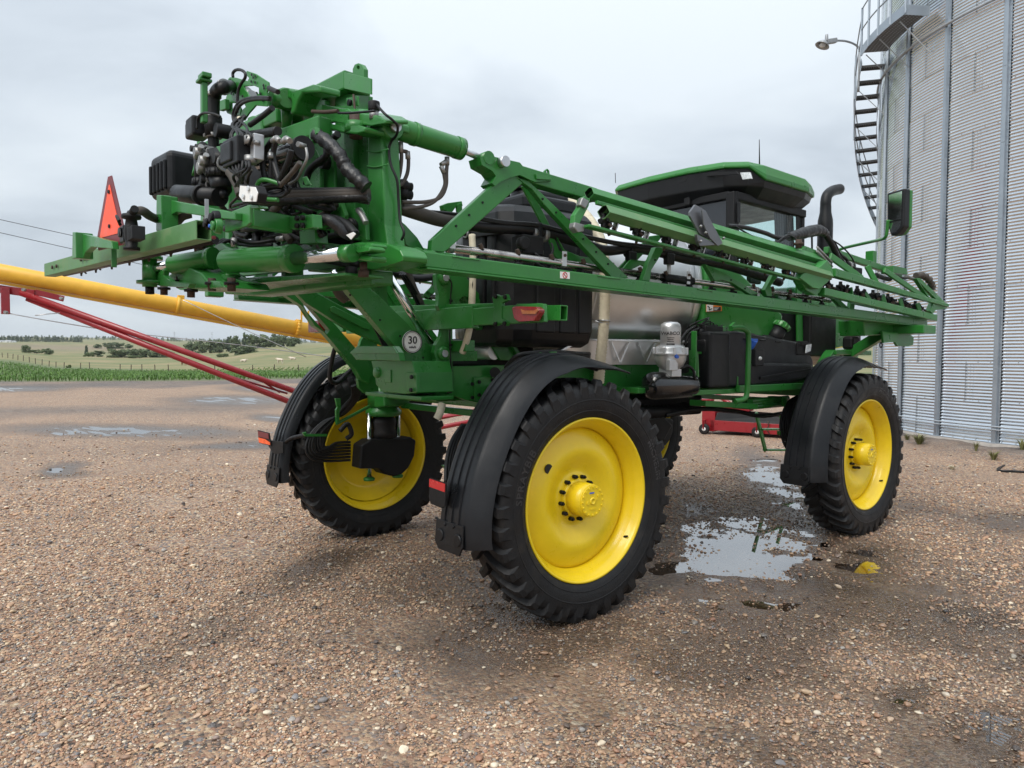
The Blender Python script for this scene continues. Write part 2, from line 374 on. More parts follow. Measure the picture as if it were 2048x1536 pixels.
TRK_ = [[A(u, v, Z=0) for u, v in l] for l in ([(1690,1085),(1720,1180),(1705,1330),(1790,1440),(1900,1560)],[(1800,1010),(1930,1035),(2080,1075)],[(1330,1150),(1230,1290),(1180,1420),(1160,1560)],[(1010,1230),(900,1360),(760,1560)],[(740,1080),(560,1180),(300,1330)])]
def tracks(x, y):
    d = np.full_like(x, 9.)
    for l in TRK_:
        for a, b in zip(l[:-1], l[1:]):
            ax, ay, bx, by = a.x, a.y, b.x, b.y; L2 = (bx-ax)**2+(by-ay)**2; t = np.clip(((x-ax)*(bx-ax)+(y-ay)*(by-ay))/L2, 0, 1); d = np.minimum(d, np.hypot(x-ax-t*(bx-ax), y-ay-t*(by-ay)))
    return np.clip(1.25-d/.34, 0, 1)*.75
def soak(x, y): return np.clip(np.maximum(tracks(x, y), np.maximum(np.clip(1.3-np.hypot(x-_w0.x, y-_w0.y)/2.5, 0, 1), np.clip(1.2-np.hypot(x-_w1.x, y-_w1.y)/1.7, 0, 1)))*(.92+fbm(x, y, .9, 83, 4)*2.6), 0, 1)
def spread(a, b, fine, grow, lim, sgn):
    out = []; p = b if sgn > 0 else a; st = fine
    while abs(p) < lim: st *= grow; p += sgn*st; out.append(p)
    return out
xs = np.array(sorted(spread(-6.5, 5.5, .055, 1.045, 7000, -1)+list(np.arange(-6.5, 5.5, .055))+spread(-6.5, 5.5, .055, 1.09, 7000, 1)))
ys = np.array(sorted(spread(-4.5, 9, .055, 1.09, 7000, -1)+list(np.arange(-4.5, 9, .055))+spread(-4.5, 9, .055, 1.035, 7000, 1)))
GX, GY = np.meshgrid(xs, ys); fx = GX.ravel(); fy = GY.ravel(); GZ = ground_z(fx, fy)
nx, ny = len(xs), len(ys)
idx = np.arange(nx*ny).reshape(ny, nx); quads = np.stack([idx[:-1,:-1], idx[:-1,1:], idx[1:,1:], idx[1:,:-1]], -1).reshape(-1, 4)
me = bpy.data.meshes.new('ground'); me.vertices.add(nx*ny); me.vertices.foreach_set('co', np.stack([fx, fy, GZ], -1).ravel())
me.loops.add(quads.size); me.loops.foreach_set('vertex_index', quads.ravel()); me.polygons.add(len(quads))
me.polygons.foreach_set('loop_start', np.arange(0, quads.size, 4)); me.polygons.foreach_set('loop_total', np.full(len(quads), 4)); me.update(); me.validate()
me.polygons.foreach_set('use_smooth', np.ones(len(quads), bool))
_, q = yard_z(fx, fy); b = beyond(fx, fy); u_, D_ = uD(fx, fy)
wet = np.clip(1.75-q, 0, 1)*.9
# wetter, muddier ground around and right of the machine
wet = np.maximum(wet, np.clip(fbm(fx, fy, 2.2, 51)*2.6+.28, 0, 1)*np.clip(1-np.hypot(fx-2.2, fy-2.4)/5.6, 0, 1)*1.6)
mud = np.clip((b+12+fbm(fx, fy, 7, 61)*12)/2.5, 0, 1)*(fbm(fx, fy, 3, 63)*1.3+.85)
strip = np.clip(1-np.abs(b+32+fbm(fx, fy, 9, 65)*9)/3.0, 0, 1)*np.clip((900-u_)/500, 0, 1)*.75
soil = np.clip(1-(np.hypot(fx-BINC[0], fy-BINC[1])-BINR)/1.5+fbm(fx, fy, .6, 67)*1.2, 0, 1)
mud = np.clip(np.maximum(np.maximum(mud, strip), soil), 0, 1)
damp = np.clip(.30+fbm(fx, fy, 1.1, 71)*2.2+soak(fx, fy)*.55, 0, 1)*np.clip(1.25-D_/22, .25, 1); wet = np.maximum(wet, soak(fx, fy)*.85)
grass = np.clip((b+fbm(fx, fy, 2, 73)*2.2)/1.2, 0, 1)
pasture = np.clip((D_-118-(u_<300)*40+fbm(fx, fy, 9, 75)*14)/16, 0, 1)*(b > 0)
field = np.clip(1-np.abs((D_-620)/230), 0, 1)*np.clip((330-u_)/120, 0, 1)*(D_ > 300)
for nme, arr in (('wet',wet),('mud',mud),('damp',damp),('grass',grass),('pasture',pasture),('field',field)):
    at = me.attributes.new(nme, 'FLOAT', 'POINT'); at.data.foreach_set('value', arr.astype(np.float32))
def attr(t, n): 
    a = N(t, 'ShaderNodeAttribute', attribute_name=n); return a.outputs['Fac']
def mixc(t, f, a, b):
    m = N(t, 'ShaderNodeMix', data_type='RGBA')
    for s, q in ((0,f),(6,a),(7,b)):
        if hasattr(q, 'is_linked'): L(t, q, m.inputs[s])
        elif s == 0: m.inputs[0].default_value = q
        else: m.inputs[s].default_value = tuple(q)+(1,)
    return m.outputs[2]
def ramp(t, f, stops, interp='LINEAR'):
    r = N(t, 'ShaderNodeValToRGB'); r.color_ramp.interpolation = interp; L(t, f, r.inputs[0]); el = r.color_ramp.elements
    while len(el) < len(stops): el.new(.5)
    for k, (p_, c_) in enumerate(stops): el[k].position = p_; el[k].color = tuple(c_)+(1,)
    return r.outputs[0]
def mathn(t, op, a, b=None, c=None):
    m = N(t, 'ShaderNodeMath', operation=op)
    for i, q in enumerate((a, b, c)):
        if q is None: continue
        if hasattr(q, 'is_linked'): L(t, q, m.inputs[i])
        else: m.inputs[i].default_value = q
    return m.outputs[0]
PEB = [(0,(.052,.046,.044)),(.10,(.19,.130,.098)),(.22,(.335,.200,.128)),(.38,(.45,.295,.180)),(.52,(.275,.142,.090)),(.63,(.50,.375,.240)),(.73,(.145,.143,.148)),(.80,(.38,.240,.155)),(.88,(.66,.565,.425)),(.93,(.21,.20,.20)),(1,(.26,.155,.104))]
def ground_mat():
    m = bpy.data.materials.new('gravel_ground'); m.use_nodes = True; t = m.node_tree; bs = t.nodes['Principled BSDF']
    g = N(t, 'ShaderNodeNewGeometry').outputs['Position']
    def vor(s, feat='F1'):
        v_ = N(t, 'ShaderNodeTexVoronoi', feature=feat); L(t, g, v_.inputs['Vector']); v_.inputs['Scale'].default_value = s; return v_
    v1 = vor(52); v2 = vor(21)
    s1 = N(t, 'ShaderNodeSeparateColor'); L(t, v1.outputs['Color'], s1.inputs[0]); s2 = N(t, 'ShaderNodeSeparateColor'); L(t, v2.outputs['Color'], s2.inputs[0])
    c1 = ramp(t, s1.outputs[0], PEB, 'CONSTANT'); c2 = ramp(t, s2.outputs[0], PEB, 'CONSTANT')
    big = mathn(t, 'GREATER_THAN', s2.outputs[1], .60)
    edge = ramp(t, v2.outputs['Distance'], [(.0,(1,1,1)),(.38,(1,1,1)),(.55,(0,0,0))])
    col = mixc(t, mathn(t, 'MULTIPLY', big, edge), c1, c2)
    nz = N(t, 'ShaderNodeTexNoise'); L(t, g, nz.inputs['Vector']); nz.inputs['Scale'].default_value = .55; nz.inputs['Detail'].default_value = 5
    col = mixc(t, ramp(t, nz.outputs[0], [(.40,(0,0,0)),(.70,(.4,.4,.4))]), col, (.42,.28,.19))
    fines = N(t, 'ShaderNodeTexNoise'); L(t, g, fines.inputs['Vector']); fines.inputs['Scale'].default_value = 130; fines.inputs['Detail'].default_value = 4
    fcol = ramp(t, fines.outputs[0], [(.3,(.055,.036,.025)),(.5,(.145,.094,.062)),(.70,(.36,.255,.17))])
    # wet hollows filled with fines
    damp_ = attr(t, 'damp'); wet_ = attr(t, 'wet'); mud_ = attr(t, 'mud')
    col = mixc(t, mathn(t, 'MULTIPLY', damp_, .55), col, fcol)
    col = mixc(t, mathn(t, 'MULTIPLY', wet_, .6), col, fcol)
    mn = N(t, 'ShaderNodeTexNoise'); L(t, g, mn.inputs['Vector']); mn.inputs['Scale'].default_value = 3.; mn.inputs['Detail'].default_value = 9; mn.inputs['Roughness'].default_value = .7
    mcol = ramp(t, mn.outputs[0], [(.3,(.075,.06,.052)),(.52,(.14,.118,.105)),(.7,(.24,.21,.185))])
    col = mixc(t, mud_, col, mcol)
    dark = mathn(t, 'MULTIPLY_ADD', wet_, -.60, 1.0)
    sc_ = N(t, 'ShaderNodeVectorMath', operation='SCALE'); L(t, col, sc_.inputs[0]); L(t, dark, sc_.inputs['Scale']); col = sc_.outputs[0]
    # grass / pasture / field
    gn = N(t, 'ShaderNodeTexNoise'); L(t, g, gn.inputs['Vector']); gn.inputs['Scale'].default_value = .9; gn.inputs['Detail'].default_value = 8; gn.inputs['Roughness'].default_value = .7
    gcol = ramp(t, gn.outputs[0], [(.3,(.075,.105,.03)),(.5,(.11,.14,.045)),(.7,(.16,.17,.07))])
    col = mixc(t, attr(t, 'grass'), col, gcol)
    pn = N(t, 'ShaderNodeTexNoise'); L(t, g, pn.inputs['Vector']); pn.inputs['Scale'].default_value = .035; pn.inputs['Detail'].default_value = 10; pn.inputs['Roughness'].default_value = .72
    pcol = ramp(t, pn.outputs[0], [(.34,(.09,.12,.035)),(.45,(.15,.16,.055)),(.55,(.22,.19,.08)),(.66,(.28,.215,.11))])
    col = mixc(t, attr(t, 'pasture'), col, pcol)
    col = mixc(t, mathn(t, 'MULTIPLY', attr(t, 'field'), .8), col, (.215,.16,.105))
    L(t, col, bs.inputs['Base Color'])
    ro = mathn(t, 'MULTIPLY_ADD', wet_, -.52, .78); L(t, mathn(t, 'MULTIPLY_ADD', damp_, -.12, ro), bs.inputs['Roughness'])
    h1 = mathn(t, 'MULTIPLY', v1.outputs['Distance'], -1.0); h2 = mathn(t, 'MULTIPLY', mathn(t, 'MULTIPLY', v2.outputs['Distance'], -2.2), big)
    hh = mathn(t, 'ADD', mathn(t, 'ADD', h1, h2), mathn(t, 'MULTIPLY', fines.outputs[0], .5))
    bp = N(t, 'ShaderNodeBump'); L(t, hh, bp.inputs['Height']); bp.inputs['Distance'].default_value = .012
    L(t, mathn(t, 'MULTIPLY_ADD', attr(t, 'grass'), -.8, .85), bp.inputs['Strength']); L(t, bp.outputs[0], bs.inputs['Normal'])
    MATS['ground'] = m; return m
me.materials.append(ground_mat())
go = bpy.data.objects.new('ground', me); COL.objects.link(go); go['kind'] = 'structure'; go['label'] = 'wet gravel yard running into crop and pasture land'
# ------------------------------------------------------------------ puddle water
def water_mat():
    m = bpy.data.materials.new('water'); m.use_nodes = True; t = m.node_tree; t.nodes.clear()
    gl = N(t, 'ShaderNodeBsdfGlossy'); gl.inputs['Roughness'].default_value = .015
    tr = N(t, 'ShaderNodeBsdfTransparent'); tr.inputs[0].default_value = (.80,.74,.66,1)
    lw = N(t, 'ShaderNodeLayerWeight'); lw.inputs[0].default_value = .5
    pw = N(t, 'ShaderNodeMath', operation='POWER'); L(t, lw.outputs['Facing'], pw.inputs[0]); pw.inputs[1].default_value = 1.6
    f = N(t, 'ShaderNodeMath', operation='MULTIPLY_ADD'); L(t, pw.outputs[0], f.inputs[0]); f.inputs[1].default_value = .95; f.inputs[2].default_value = .03; f.use_clamp = True
    nb = N(t, 'ShaderNodeTexNoise'); nb.inputs['Scale'].default_value = 5; c = N(t, 'ShaderNodeNewGeometry'); L(t, c.outputs['Position'], nb.inputs['Vector'])
    bp = N(t, 'ShaderNodeBump'); bp.inputs['Strength'].default_value = .03; L(t, nb.outputs[0], bp.inputs['Height']); L(t, bp.outputs[0], gl.inputs['Normal'])
    x = N(t, 'ShaderNodeMixShader'); L(t, f.outputs[0], x.inputs[0]); L(t, tr.outputs[0], x.inputs[1]); L(t, gl.outputs[0], x.inputs[2])
    o = N(t, 'ShaderNodeOutputMaterial'); L(t, x.outputs[0], o.inputs[0]); MATS['water'] = m
water_mat()
WZ = -.0135
for k, (c, M, dep) in enumerate(PB):
    b_ = MB(); n = 40
    vs_ = [V((c[0], c[1], WZ-k*.00012))]+[V((c[0]+1.3*(M[0,0]*math.cos(a)+M[0,1]*math.sin(a)), c[1]+1.3*(M[1,0]*math.cos(a)+M[1,1]*math.sin(a)), WZ-k*.00012)) for a in (2*PI*i/n for i in range(n))]
    b_.add(vs_, [(0, 1+i, 1+(i+1) % n) for i in range(n)]); o = b_.build('puddle', 'water', fix=False); o['kind'] = 'structure'
# ------------------------------------------------------------------ loose stones (instanced on points)
def pebble_mat():
    m = bpy.data.materials.new('pebble'); m.use_nodes = True; t = m.node_tree; bs = t.nodes['Principled BSDF']
    a = N(t, 'ShaderNodeAttribute', attribute_type='INSTANCER', attribute_name='tint'); w_ = N(t, 'ShaderNodeAttribute', attribute_type='INSTANCER', attribute_name='wetness')
    c = ramp(t, a.outputs['Fac'], PEB, 'LINEAR')
    nz = N(t, 'ShaderNodeTexNoise'); nz.inputs['Scale'].default_value = 3; nz.inputs['Detail'].default_value = 5; tcn = N(t, 'ShaderNodeTexCoord'); L(t, tcn.outputs['Object'], nz.inputs['Vector'])
    k = mathn(t, 'MULTIPLY_ADD', nz.outputs[0], .8, .70); k = mathn(t, 'MULTIPLY', k, mathn(t, 'MULTIPLY_ADD', w_.outputs['Fac'], -.55, 1.18))
    s = N(t, 'ShaderNodeVectorMath', operation='SCALE'); L(t, c, s.inputs[0]); L(t, k, s.inputs['Scale']); L(t, s.outputs[0], bs.inputs['Base Color'])
    L(t, mathn(t, 'MULTIPLY_ADD', w_.outputs['Fac'], -.4, .66), bs.inputs['Roughness']); MATS['pebble'] = m; return m
pebble_mat()
def stones(name, n_try, dmin, dmax, smin, smax, p_exp, label, seed, noise_thr):
    r = np.random.default_rng(seed)
    ang = CYAW+r.uniform(-.98, .98, n_try); dist = dmin*(dmax/dmin)**r.uniform(0, 1, n_try)
    x = CAMP.x+np.sin(ang)*dist; y = CAMP.y+np.cos(ang)*dist
    _, qq = yard_z(x, y); cov = fbm(x, y, 1.3, 91)*1.6+fbm(x, y, .35, 93)*.8
    keep = (cov > noise_thr-.28*r.uniform(0, 1, n_try)) & (r.uniform(0, 1, n_try) < np.clip(.22+(qq-.35)*.9, .16, 1)) & (np.hypot(x-BINC[0], y-BINC[1]) > BINR+.9)
    keep &= r.uniform(0, 1, n_try) > soak(x, y)*.72
    x, y, qq, dist = x[keep], y[keep], qq[keep], dist[keep]; n = len(x)
    s = smin*(smax/smin)**(r.uniform(0, 1, n)**p_exp)*np.clip(dist/5.0, .8, 2.2)**.35
    sx = s*r.uniform(.8, 1.3, n); sy = s*r.uniform(.65, 1, n); sz = s*r.uniform(.38, .68, n)
    z = ground_z(x, y)+sz*.34
    me = bpy.data.meshes.new(name); me.vertices.add(n); me.vertices.foreach_set('co', np.stack([x, y, z], -1).ravel())
    def put(nm, arr, ty='FLOAT', key='value'):
        a_ = me.attributes.new(nm, ty, 'POINT'); a_.data.foreach_set(key, np.ascontiguousarray(arr, dtype=np.float32).ravel())
    put('psc', np.stack([sx, sy, sz], -1), 'FLOAT_VECTOR', 'vector'); put('prot', np.stack([r.normal(0, .25, n), r.normal(0, .25, n), r.uniform(0, 6.28, n)], -1), 'FLOAT_VECTOR', 'vector')
    put('tint', r.uniform(0, 1, n)); put('wetness', np.clip(np.maximum(np.clip(1.9-qq, 0, 1)*.8, soak(x, y)*.9)+.2*r.uniform(0, 1, n), 0, 1.1))
    o = bpy.data.objects.new(name, me); COL.objects.link(o); o['kind'] = 'stuff'; o['label'] = label
    g = bpy.data.node_groups.new(name, 'GeometryNodeTree'); g.interface.new_socket('Geometry', in_out='INPUT', socket_type='NodeSocketGeometry'); g.interface.new_socket('Geometry', in_out='OUTPUT', socket_type='NodeSocketGeometry')
    gi = N(g, 'NodeGroupInput'); gout = N(g, 'NodeGroupOutput')
    ico = N(g, 'GeometryNodeMeshIcoSphere'); ico.inputs['Radius'].default_value = .5; ico.inputs['Subdivisions'].default_value = 2
    sp = N(g, 'GeometryNodeSetPosition'); L(g, ico.outputs[0], sp.inputs[0]); nn = N(g, 'ShaderNodeTexNoise'); nn.inputs['Scale'].default_value = 1.6
    sb = N(g, 'ShaderNodeVectorMath', operation='SUBTRACT'); L(g, nn.outputs['Color'], sb.inputs[0]); sb.inputs[1].default_value = (.5,.5,.5)
    sl = N(g, 'ShaderNodeVectorMath', operation='SCALE'); L(g, sb.outputs[0], sl.inputs[0]); sl.inputs['Scale'].default_value = .55; L(g, sl.outputs[0], sp.inputs['Offset'])
    sh = N(g, 'GeometryNodeSetShadeSmooth'); L(g, sp.outputs[0], sh.inputs[0])
    sm = N(g, 'GeometryNodeSetMaterial'); L(g, sh.outputs[0], sm.inputs[0]); sm.inputs['Material'].default_value = MATS['pebble']
    ip = N(g, 'GeometryNodeInstanceOnPoints'); L(g, gi.outputs[0], ip.inputs['Points']); L(g, sm.outputs[0], ip.inputs['Instance'])
    for nm, sock in (('psc','Scale'),('prot','Rotation')):
        na = N(g, 'GeometryNodeInputNamedAttribute', data_type='FLOAT_VECTOR'); na.inputs['Name'].default_value = nm
        if sock == 'Rotation':
            er = N(g, 'FunctionNodeEulerToRotation'); L(g, na.outputs[0], er.inputs[0]); L(g, er.outputs[0], ip.inputs['Rotation'])
        else: L(g, na.outputs[0], ip.inputs[sock])
    L(g, ip.outputs[0], gout.inputs[0]); md = o.modifiers.new('stones', 'NODES'); md.node_group = g
    return o
stones('gravel', 440000, 2.4, 14, .0065, .025, 1.8, 'loose mixed pebbles covering the yard', 1, -.10)
stones('coarse_gravel', 12500, 2.2, 22, .024, .052, 2.4, 'larger rounded stones lying in the gravel', 2, -.2)
# ------------------------------------------------------------------ young crop beyond the yard
def leaf_mat(name, a, b_, rough=.55):
    m = bpy.data.materials.new(name); m.use_nodes = True; t = m.node_tree; bs = t.nodes['Principled BSDF']
    g = N(t, 'ShaderNodeNewGeometry'); nz = N(t, 'ShaderNodeTexNoise'); L(t, g.outputs['Position'], nz.inputs['Vector']); nz.inputs['Scale'].default_value = 1.3; nz.inputs['Detail'].default_value = 5
    rn = mathn(t, 'ADD', mathn(t, 'MULTIPLY', g.outputs['Random Per Island'], .6), mathn(t, 'MULTIPLY', nz.outputs[0], .5))
    L(t, mixc(t, rn, a, b_), bs.inputs['Base Color']); bs.inputs['Roughness'].default_value = rough; bs.inputs['Specular IOR Level'].default_value = .3
    MATS[name] = m
leaf_mat('crop', (.065,.15,.028), (.14,.24,.055)); leaf_mat('leaf', (.06,.092,.04), (.15,.185,.085)); leaf_mat('leaf_light', (.06,.095,.032), (.13,.165,.06)); leaf_mat('conifer', (.038,.06,.038), (.09,.12,.07)); leaf_mat('weed', (.09,.11,.035), (.22,.21,.09))
b_ = MB(); r = np.random.default_rng(5); cnt = 0
vs_, fs_ = [], []
row = 0
while row < 70:
    d0 = .8+row*.76*(1+row*.012); row += 1
    step = .32*(1+row*.03)
    for s_ in np.arange(-12, 78, step):
        p = _e0+_ed*(s_+r.uniform(-.1, .1))+_en*(d0+r.uniform(-.08, .08))
        if r.uniform() < .12: continue
        u1, D1 = uD(np.array([p.x]), np.array([p.y]))
        if D1[0] > 150 or u1[0] < -60 or u1[0] > 760: continue
        z = gz(p.x, p.y); h = r.uniform(.28, .48)
        for k in range(4):
            a = r.uniform(0, 6.28); l = h*r.uniform(.5, .8); c, s2 = math.cos(a), math.sin(a); wv = .035
            i0 = len(vs_)
            vs_ += [(p.x-s2*wv*.6, p.y+c*wv*.6, z), (p.x+s2*wv*.6, p.y-c*wv*.6, z), (p.x+c*l*.45-s2*wv, p.y+s2*l*.45+c*wv, z+h*.8), (p.x+c*l*.45+s2*wv, p.y+s2*l*.45-c*wv, z+h*.8), (p.x+c*l, p.y+s2*l, z+h*r.uniform(.45, .95))]
            fs_ += [(i0, i0+1, i0+3, i0+2), (i0+2, i0+3, i0+4)]
b_.add(vs_, fs_); o = b_.build('young_crop', 'crop', fix=False); o['kind'] = 'stuff'; o['label'] = 'strip of young green row crop beyond the gravel yard'
# ------------------------------------------------------------------ trees
def crown_mesh(name, seed, kind, n=900):
    r = np.random.default_rng(seed); b = MB(); vs, fs = [], []
    if kind == 'conifer':
        cl = [(r.normal(0,.06), r.normal(0,.06), .18+.78*i/14, .30*(1-i/15)+.04) for i in range(15)]
    elif kind == 'shrub':
        cl = [(r.uniform(-.42,.42), r.uniform(-.42,.42), r.uniform(.12,.62), r.uniform(.16,.28)) for i in range(14)]
    else:
        cl = []
        for i in range(22):
            a = r.uniform(0, 6.28); q = r.uniform(0, .40)**.9; z = r.uniform(.06, .84); cl.append((math.cos(a)*q, math.sin(a)*q, z, r.uniform(.17, .27)*(1.15-abs(z-.5))))
    per = n//len(cl)
    for cx, cy, cz, cr in cl:
        for i in range(per):
            d = r.normal(0, 1, 3); d /= np.linalg.norm(d); q = cr*r.uniform(.45, 1.1); c = np.array([cx, cy, cz])+d*q*np.array([1,1,.75])
            t1 = np.cross(d, r.normal(0, 1, 3)); t1 /= np.linalg.norm(t1)+1e-6; t2 = np.cross(d+r.normal(0,.5,3), t1); t2 /= np.linalg.norm(t2)+1e-6
            s = r.uniform(.03, .07); i0 = len(vs)
            vs += [tuple(c-t1*s), tuple(c+t2*s*.8), tuple(c+t1*s), tuple(c-t2*s*.8)]; fs.append((i0, i0+1, i0+2, i0+3))
    b.add(vs, fs); return b.mesh(name, 'conifer' if kind == 'conifer' else ('leaf' if kind != 'shrub' else 'leaf_light')), cl
def trunk_mesh(name, cl, kind):
    b = MB(); top = .8 if kind == 'conifer' else (.3 if kind == 'shrub' else .5)
    b.tube([(0,0,-.03),(.01,0,.15),(0,.01,top*.6),(0,0,top)], .03, 7, rf=lambda t, i: 1.3-.95*t)
    for cx, cy, cz, cr in cl[::2]: b.tube([(0,0,min(.2,top*.5)),(cx*.5,cy*.5,cz*.65),(cx,cy,cz)], .012, 5, rf=lambda t, i: 1.2-.8*t)
    return b.mesh(name, 'bark')
KIND = {}
for k, kind in enumerate(('broad','broad2','broad3','conifer','shrub','shrub2')):
    kd = kind.rstrip('23'); cm, cl = crown_mesh('crown', 100+k, kd, 1900 if kd == 'broad' else 1100); KIND[kind] = (cm, trunk_mesh('trunk', cl, kd))
def tree(u, ybase, ytop, wpx, D, kind, name, label, group):
    p = A(u, ybase, D=D); z = gz(p.x, p.y); h = (ybase-ytop)*D/CF*1.05; wd = wpx*D/CF
    t = bpy.data.objects.new(name, None); COL.objects.link(t); t.location = (p.x, p.y, z-.02*h); t.scale = (wd, wd, h); t.rotation_euler[2] = random.uniform(0, 6.28)
    tag(t, label, 'bush' if 'shrub' in kind else 'tree', group)
    for nm, mm in zip(('crown','trunk'), KIND[kind]):
        c = bpy.data.objects.new(nm, mm); COL.objects.link(c); c.parent = t
TR = [(52,711.5,695,15,345,'broad2'),(69,711.5,701,24,352,'shrub'),(95,711,697.5,23,350,'broad'),
 (173,709,687.5,12,345,'conifer'),(178,713,700,18,335,'shrub2'),(196,713,700.5,24,340,'broad3'),
 (196,693,684,18,620,'broad'),(219,693.5,680,24,600,'broad2'),(237,692,678.5,26,615,'broad3'),(255,690.5,681,20,630,'broad'),
 (231,714.5,696,30,330,'broad3'),(248,714.5,697,30,336,'broad'),(268,712,693.5,24,345,'broad2'),(290,714,696,34,340,'broad3'),(312,714.5,697.5,32,338,'broad'),(333,715,700,28,336,'broad2'),(272,715.5,707.5,26,325,'shrub'),
 (381,701,677,26,455,'broad2'),(400,702,674.5,30,450,'broad'),(421,703,676,30,452,'broad3'),(440,703,675,28,455,'broad2'),(459,702,672,26,458,'conifer'),(474,703,671,28,452,'broad'),(490,702,669,20,455,'conifer'),(505,703,673,30,450,'broad3'),(525,701,672,30,452,'broad2'),(546,700,672.5,28,450,'broad'),(566,698,673,28,448,'broad3'),(586,697,672,28,446,'broad'),
 (447,716,704.5,22,325,'shrub'),(476,714,698,30,335,'broad'),(496,712.5,697,30,338,'broad2'),
 (684,690.5,657,26,395,'conifer'),(698,690,653,22,400,'broad'),(711,690,655,26,402,'conifer'),(726,690,658,26,405,'broad2'),(668,691,664,20,400,'broad3'),
 (138,738,727.5,9,150,'shrub2'),(1828,700,684,26,330,'shrub'),(1846,700,682,30,335,'broad'),(1860,702,680,30,330,'broad3')]
SP = {'broad':('broadleaf_tree','green round-crowned tree'),'broad2':('broadleaf_tree','dark green spreading tree'),'broad3':('broadleaf_tree','bushy green tree'),'conifer':('conifer_tree','dark narrow conifer'),'shrub':('shrub','low pale green bush'),'shrub2':('shrub','small green bush')}
ORD = ['first','second','third','fourth','fifth','sixth','seventh','eighth','ninth','tenth','eleventh','twelfth','thirteenth']
def zone(u, D): 
    if u > 1700: return 'glimpsed beside the steel bin behind the sprayer'
    if D < 200: return 'at the pasture fence left of the auger legs'
    if u > 650: return 'on the rise above the yellow auger'
    if u < 120: return 'standing alone at far left beyond the fence'
    if u < 210 and D < 500: return 'in the clump left of the red auger legs'
    if D > 590: return 'on the far slope below the skyline wood'
    if u < 350: return 'in the grove behind the red auger legs'
    if D > 440: return 'in the row under the auger'
    return 'in the pasture hollow'
_zc = {}
for i, tr in enumerate(TR): _zc.setdefault(zone(tr[0], tr[4]), []).append((tr[0], i))
_rank = {}
for zn, l in _zc.items():
    for k, (u, i) in enumerate(sorted(l)): _rank[i] = (k, len(l))
for i, tr in enumerate(TR):
    nm, ds = SP[tr[5]]; zn = zone(tr[0], tr[4]); k, n_ = _rank[i]
    tree(*tr, nm, f'{ds} {zn}' if n_ == 1 else f'{ds}, {ORD[k]} from the left {zn}', 'trees in the pasture')
# far woods on the skyline: one mass
def woods(name, pts, label, hpx, dens, seed, kind='conifer'):
    r = np.random.default_rng(seed); vs, fs = [], []
    for (u0, y0, D0), (u1, y1, D1) in zip(pts[:-1], pts[1:]):
        n = int(abs(u1-u0)*dens)
        for i in range(n):
            t = r.uniform(); u = u0+(u1-u0)*t; D = (D0+(D1-D0)*t)*r.uniform(1, 1.04); p = A(u, 700, D=D); z = gz(p.x, p.y); h = hpx*D/CF*r.uniform(.55, 1.25)
            for k in range(44):
                c = np.array([p.x, p.y, z])+np.array([r.normal(0,.22)*h*.9, r.normal(0,.22)*h*.9, r.uniform(.0, 1)**.8*h])
                c[:2] = np.array([p.x,p.y])+(c[:2]-np.array([p.x,p.y]))*(1.15-(c[2]-z)/h)
                d1 = r.normal(0, 1, 3)*h*.09; d2 = r.normal(0, 1, 3)*h*.09; i0 = len(vs); vs += [tuple(c-d1), tuple(c+d2), tuple(c+d1)]; fs.append((i0, i0+1, i0+2))
    b = MB(); b.add(vs, fs); o = b.build(name, kind, fix=False); o['kind'] = 'stuff'; o['label'] = label
woods('windbreak', [(0,684,1000),(90,684.5,1000),(165,685,980)], 'dark far windbreak of conifers at left', 8.5, 1.0, 21)
woods('skyline_wood', [(-20,680,1700),(60,679,1700),(200,679,1750),(420,684,1900),(720,688,2100)], 'far wooded skyline below the clouds', 6.5, .6, 22, 'leaf')
# ------------------------------------------------------------------ fence posts
pm = MB(); pm.tube([(0,0,-.1),(0,0,.6),(.01,0,1.3)], .075, 7); POST = pm.mesh('fence_post', 'wood_post')
FP = [(5,196),(16,190),(26,185),(36,180),(47,176),(59,172),(71,168),(84,164),(98,160),(112,156),(128,152),(161,147),(179,144),(240,138),(262,136),(284,134),(310,132),(337,130),(395,128),(430,127),(505,125),(549,123),(597,121)]
for k, (u, D) in enumerate(FP):
    p = A(u, 730, D=D); o = bpy.data.objects.new('fence_post', POST); COL.objects.link(o); o.location = (p.x, p.y, gz(p.x, p.y)); o.rotation_euler = (random.uniform(-.05,.05), random.uniform(-.05,.05), random.uniform(0,6)); o.scale = (1,1,random.uniform(.92,1.08))
    w1 = ['first','second','third','fourth','fifth','sixth','seventh','eighth','ninth','tenth','eleventh','twelfth','thirteenth','fourteenth','fifteenth','sixteenth','seventeenth','eighteenth','nineteenth','twentieth','twenty-first','twenty-second','twenty-third'][k]
    tag(o, f'dark wooden pasture fence post, {w1} from the left edge', 'post', 'pasture fence posts')
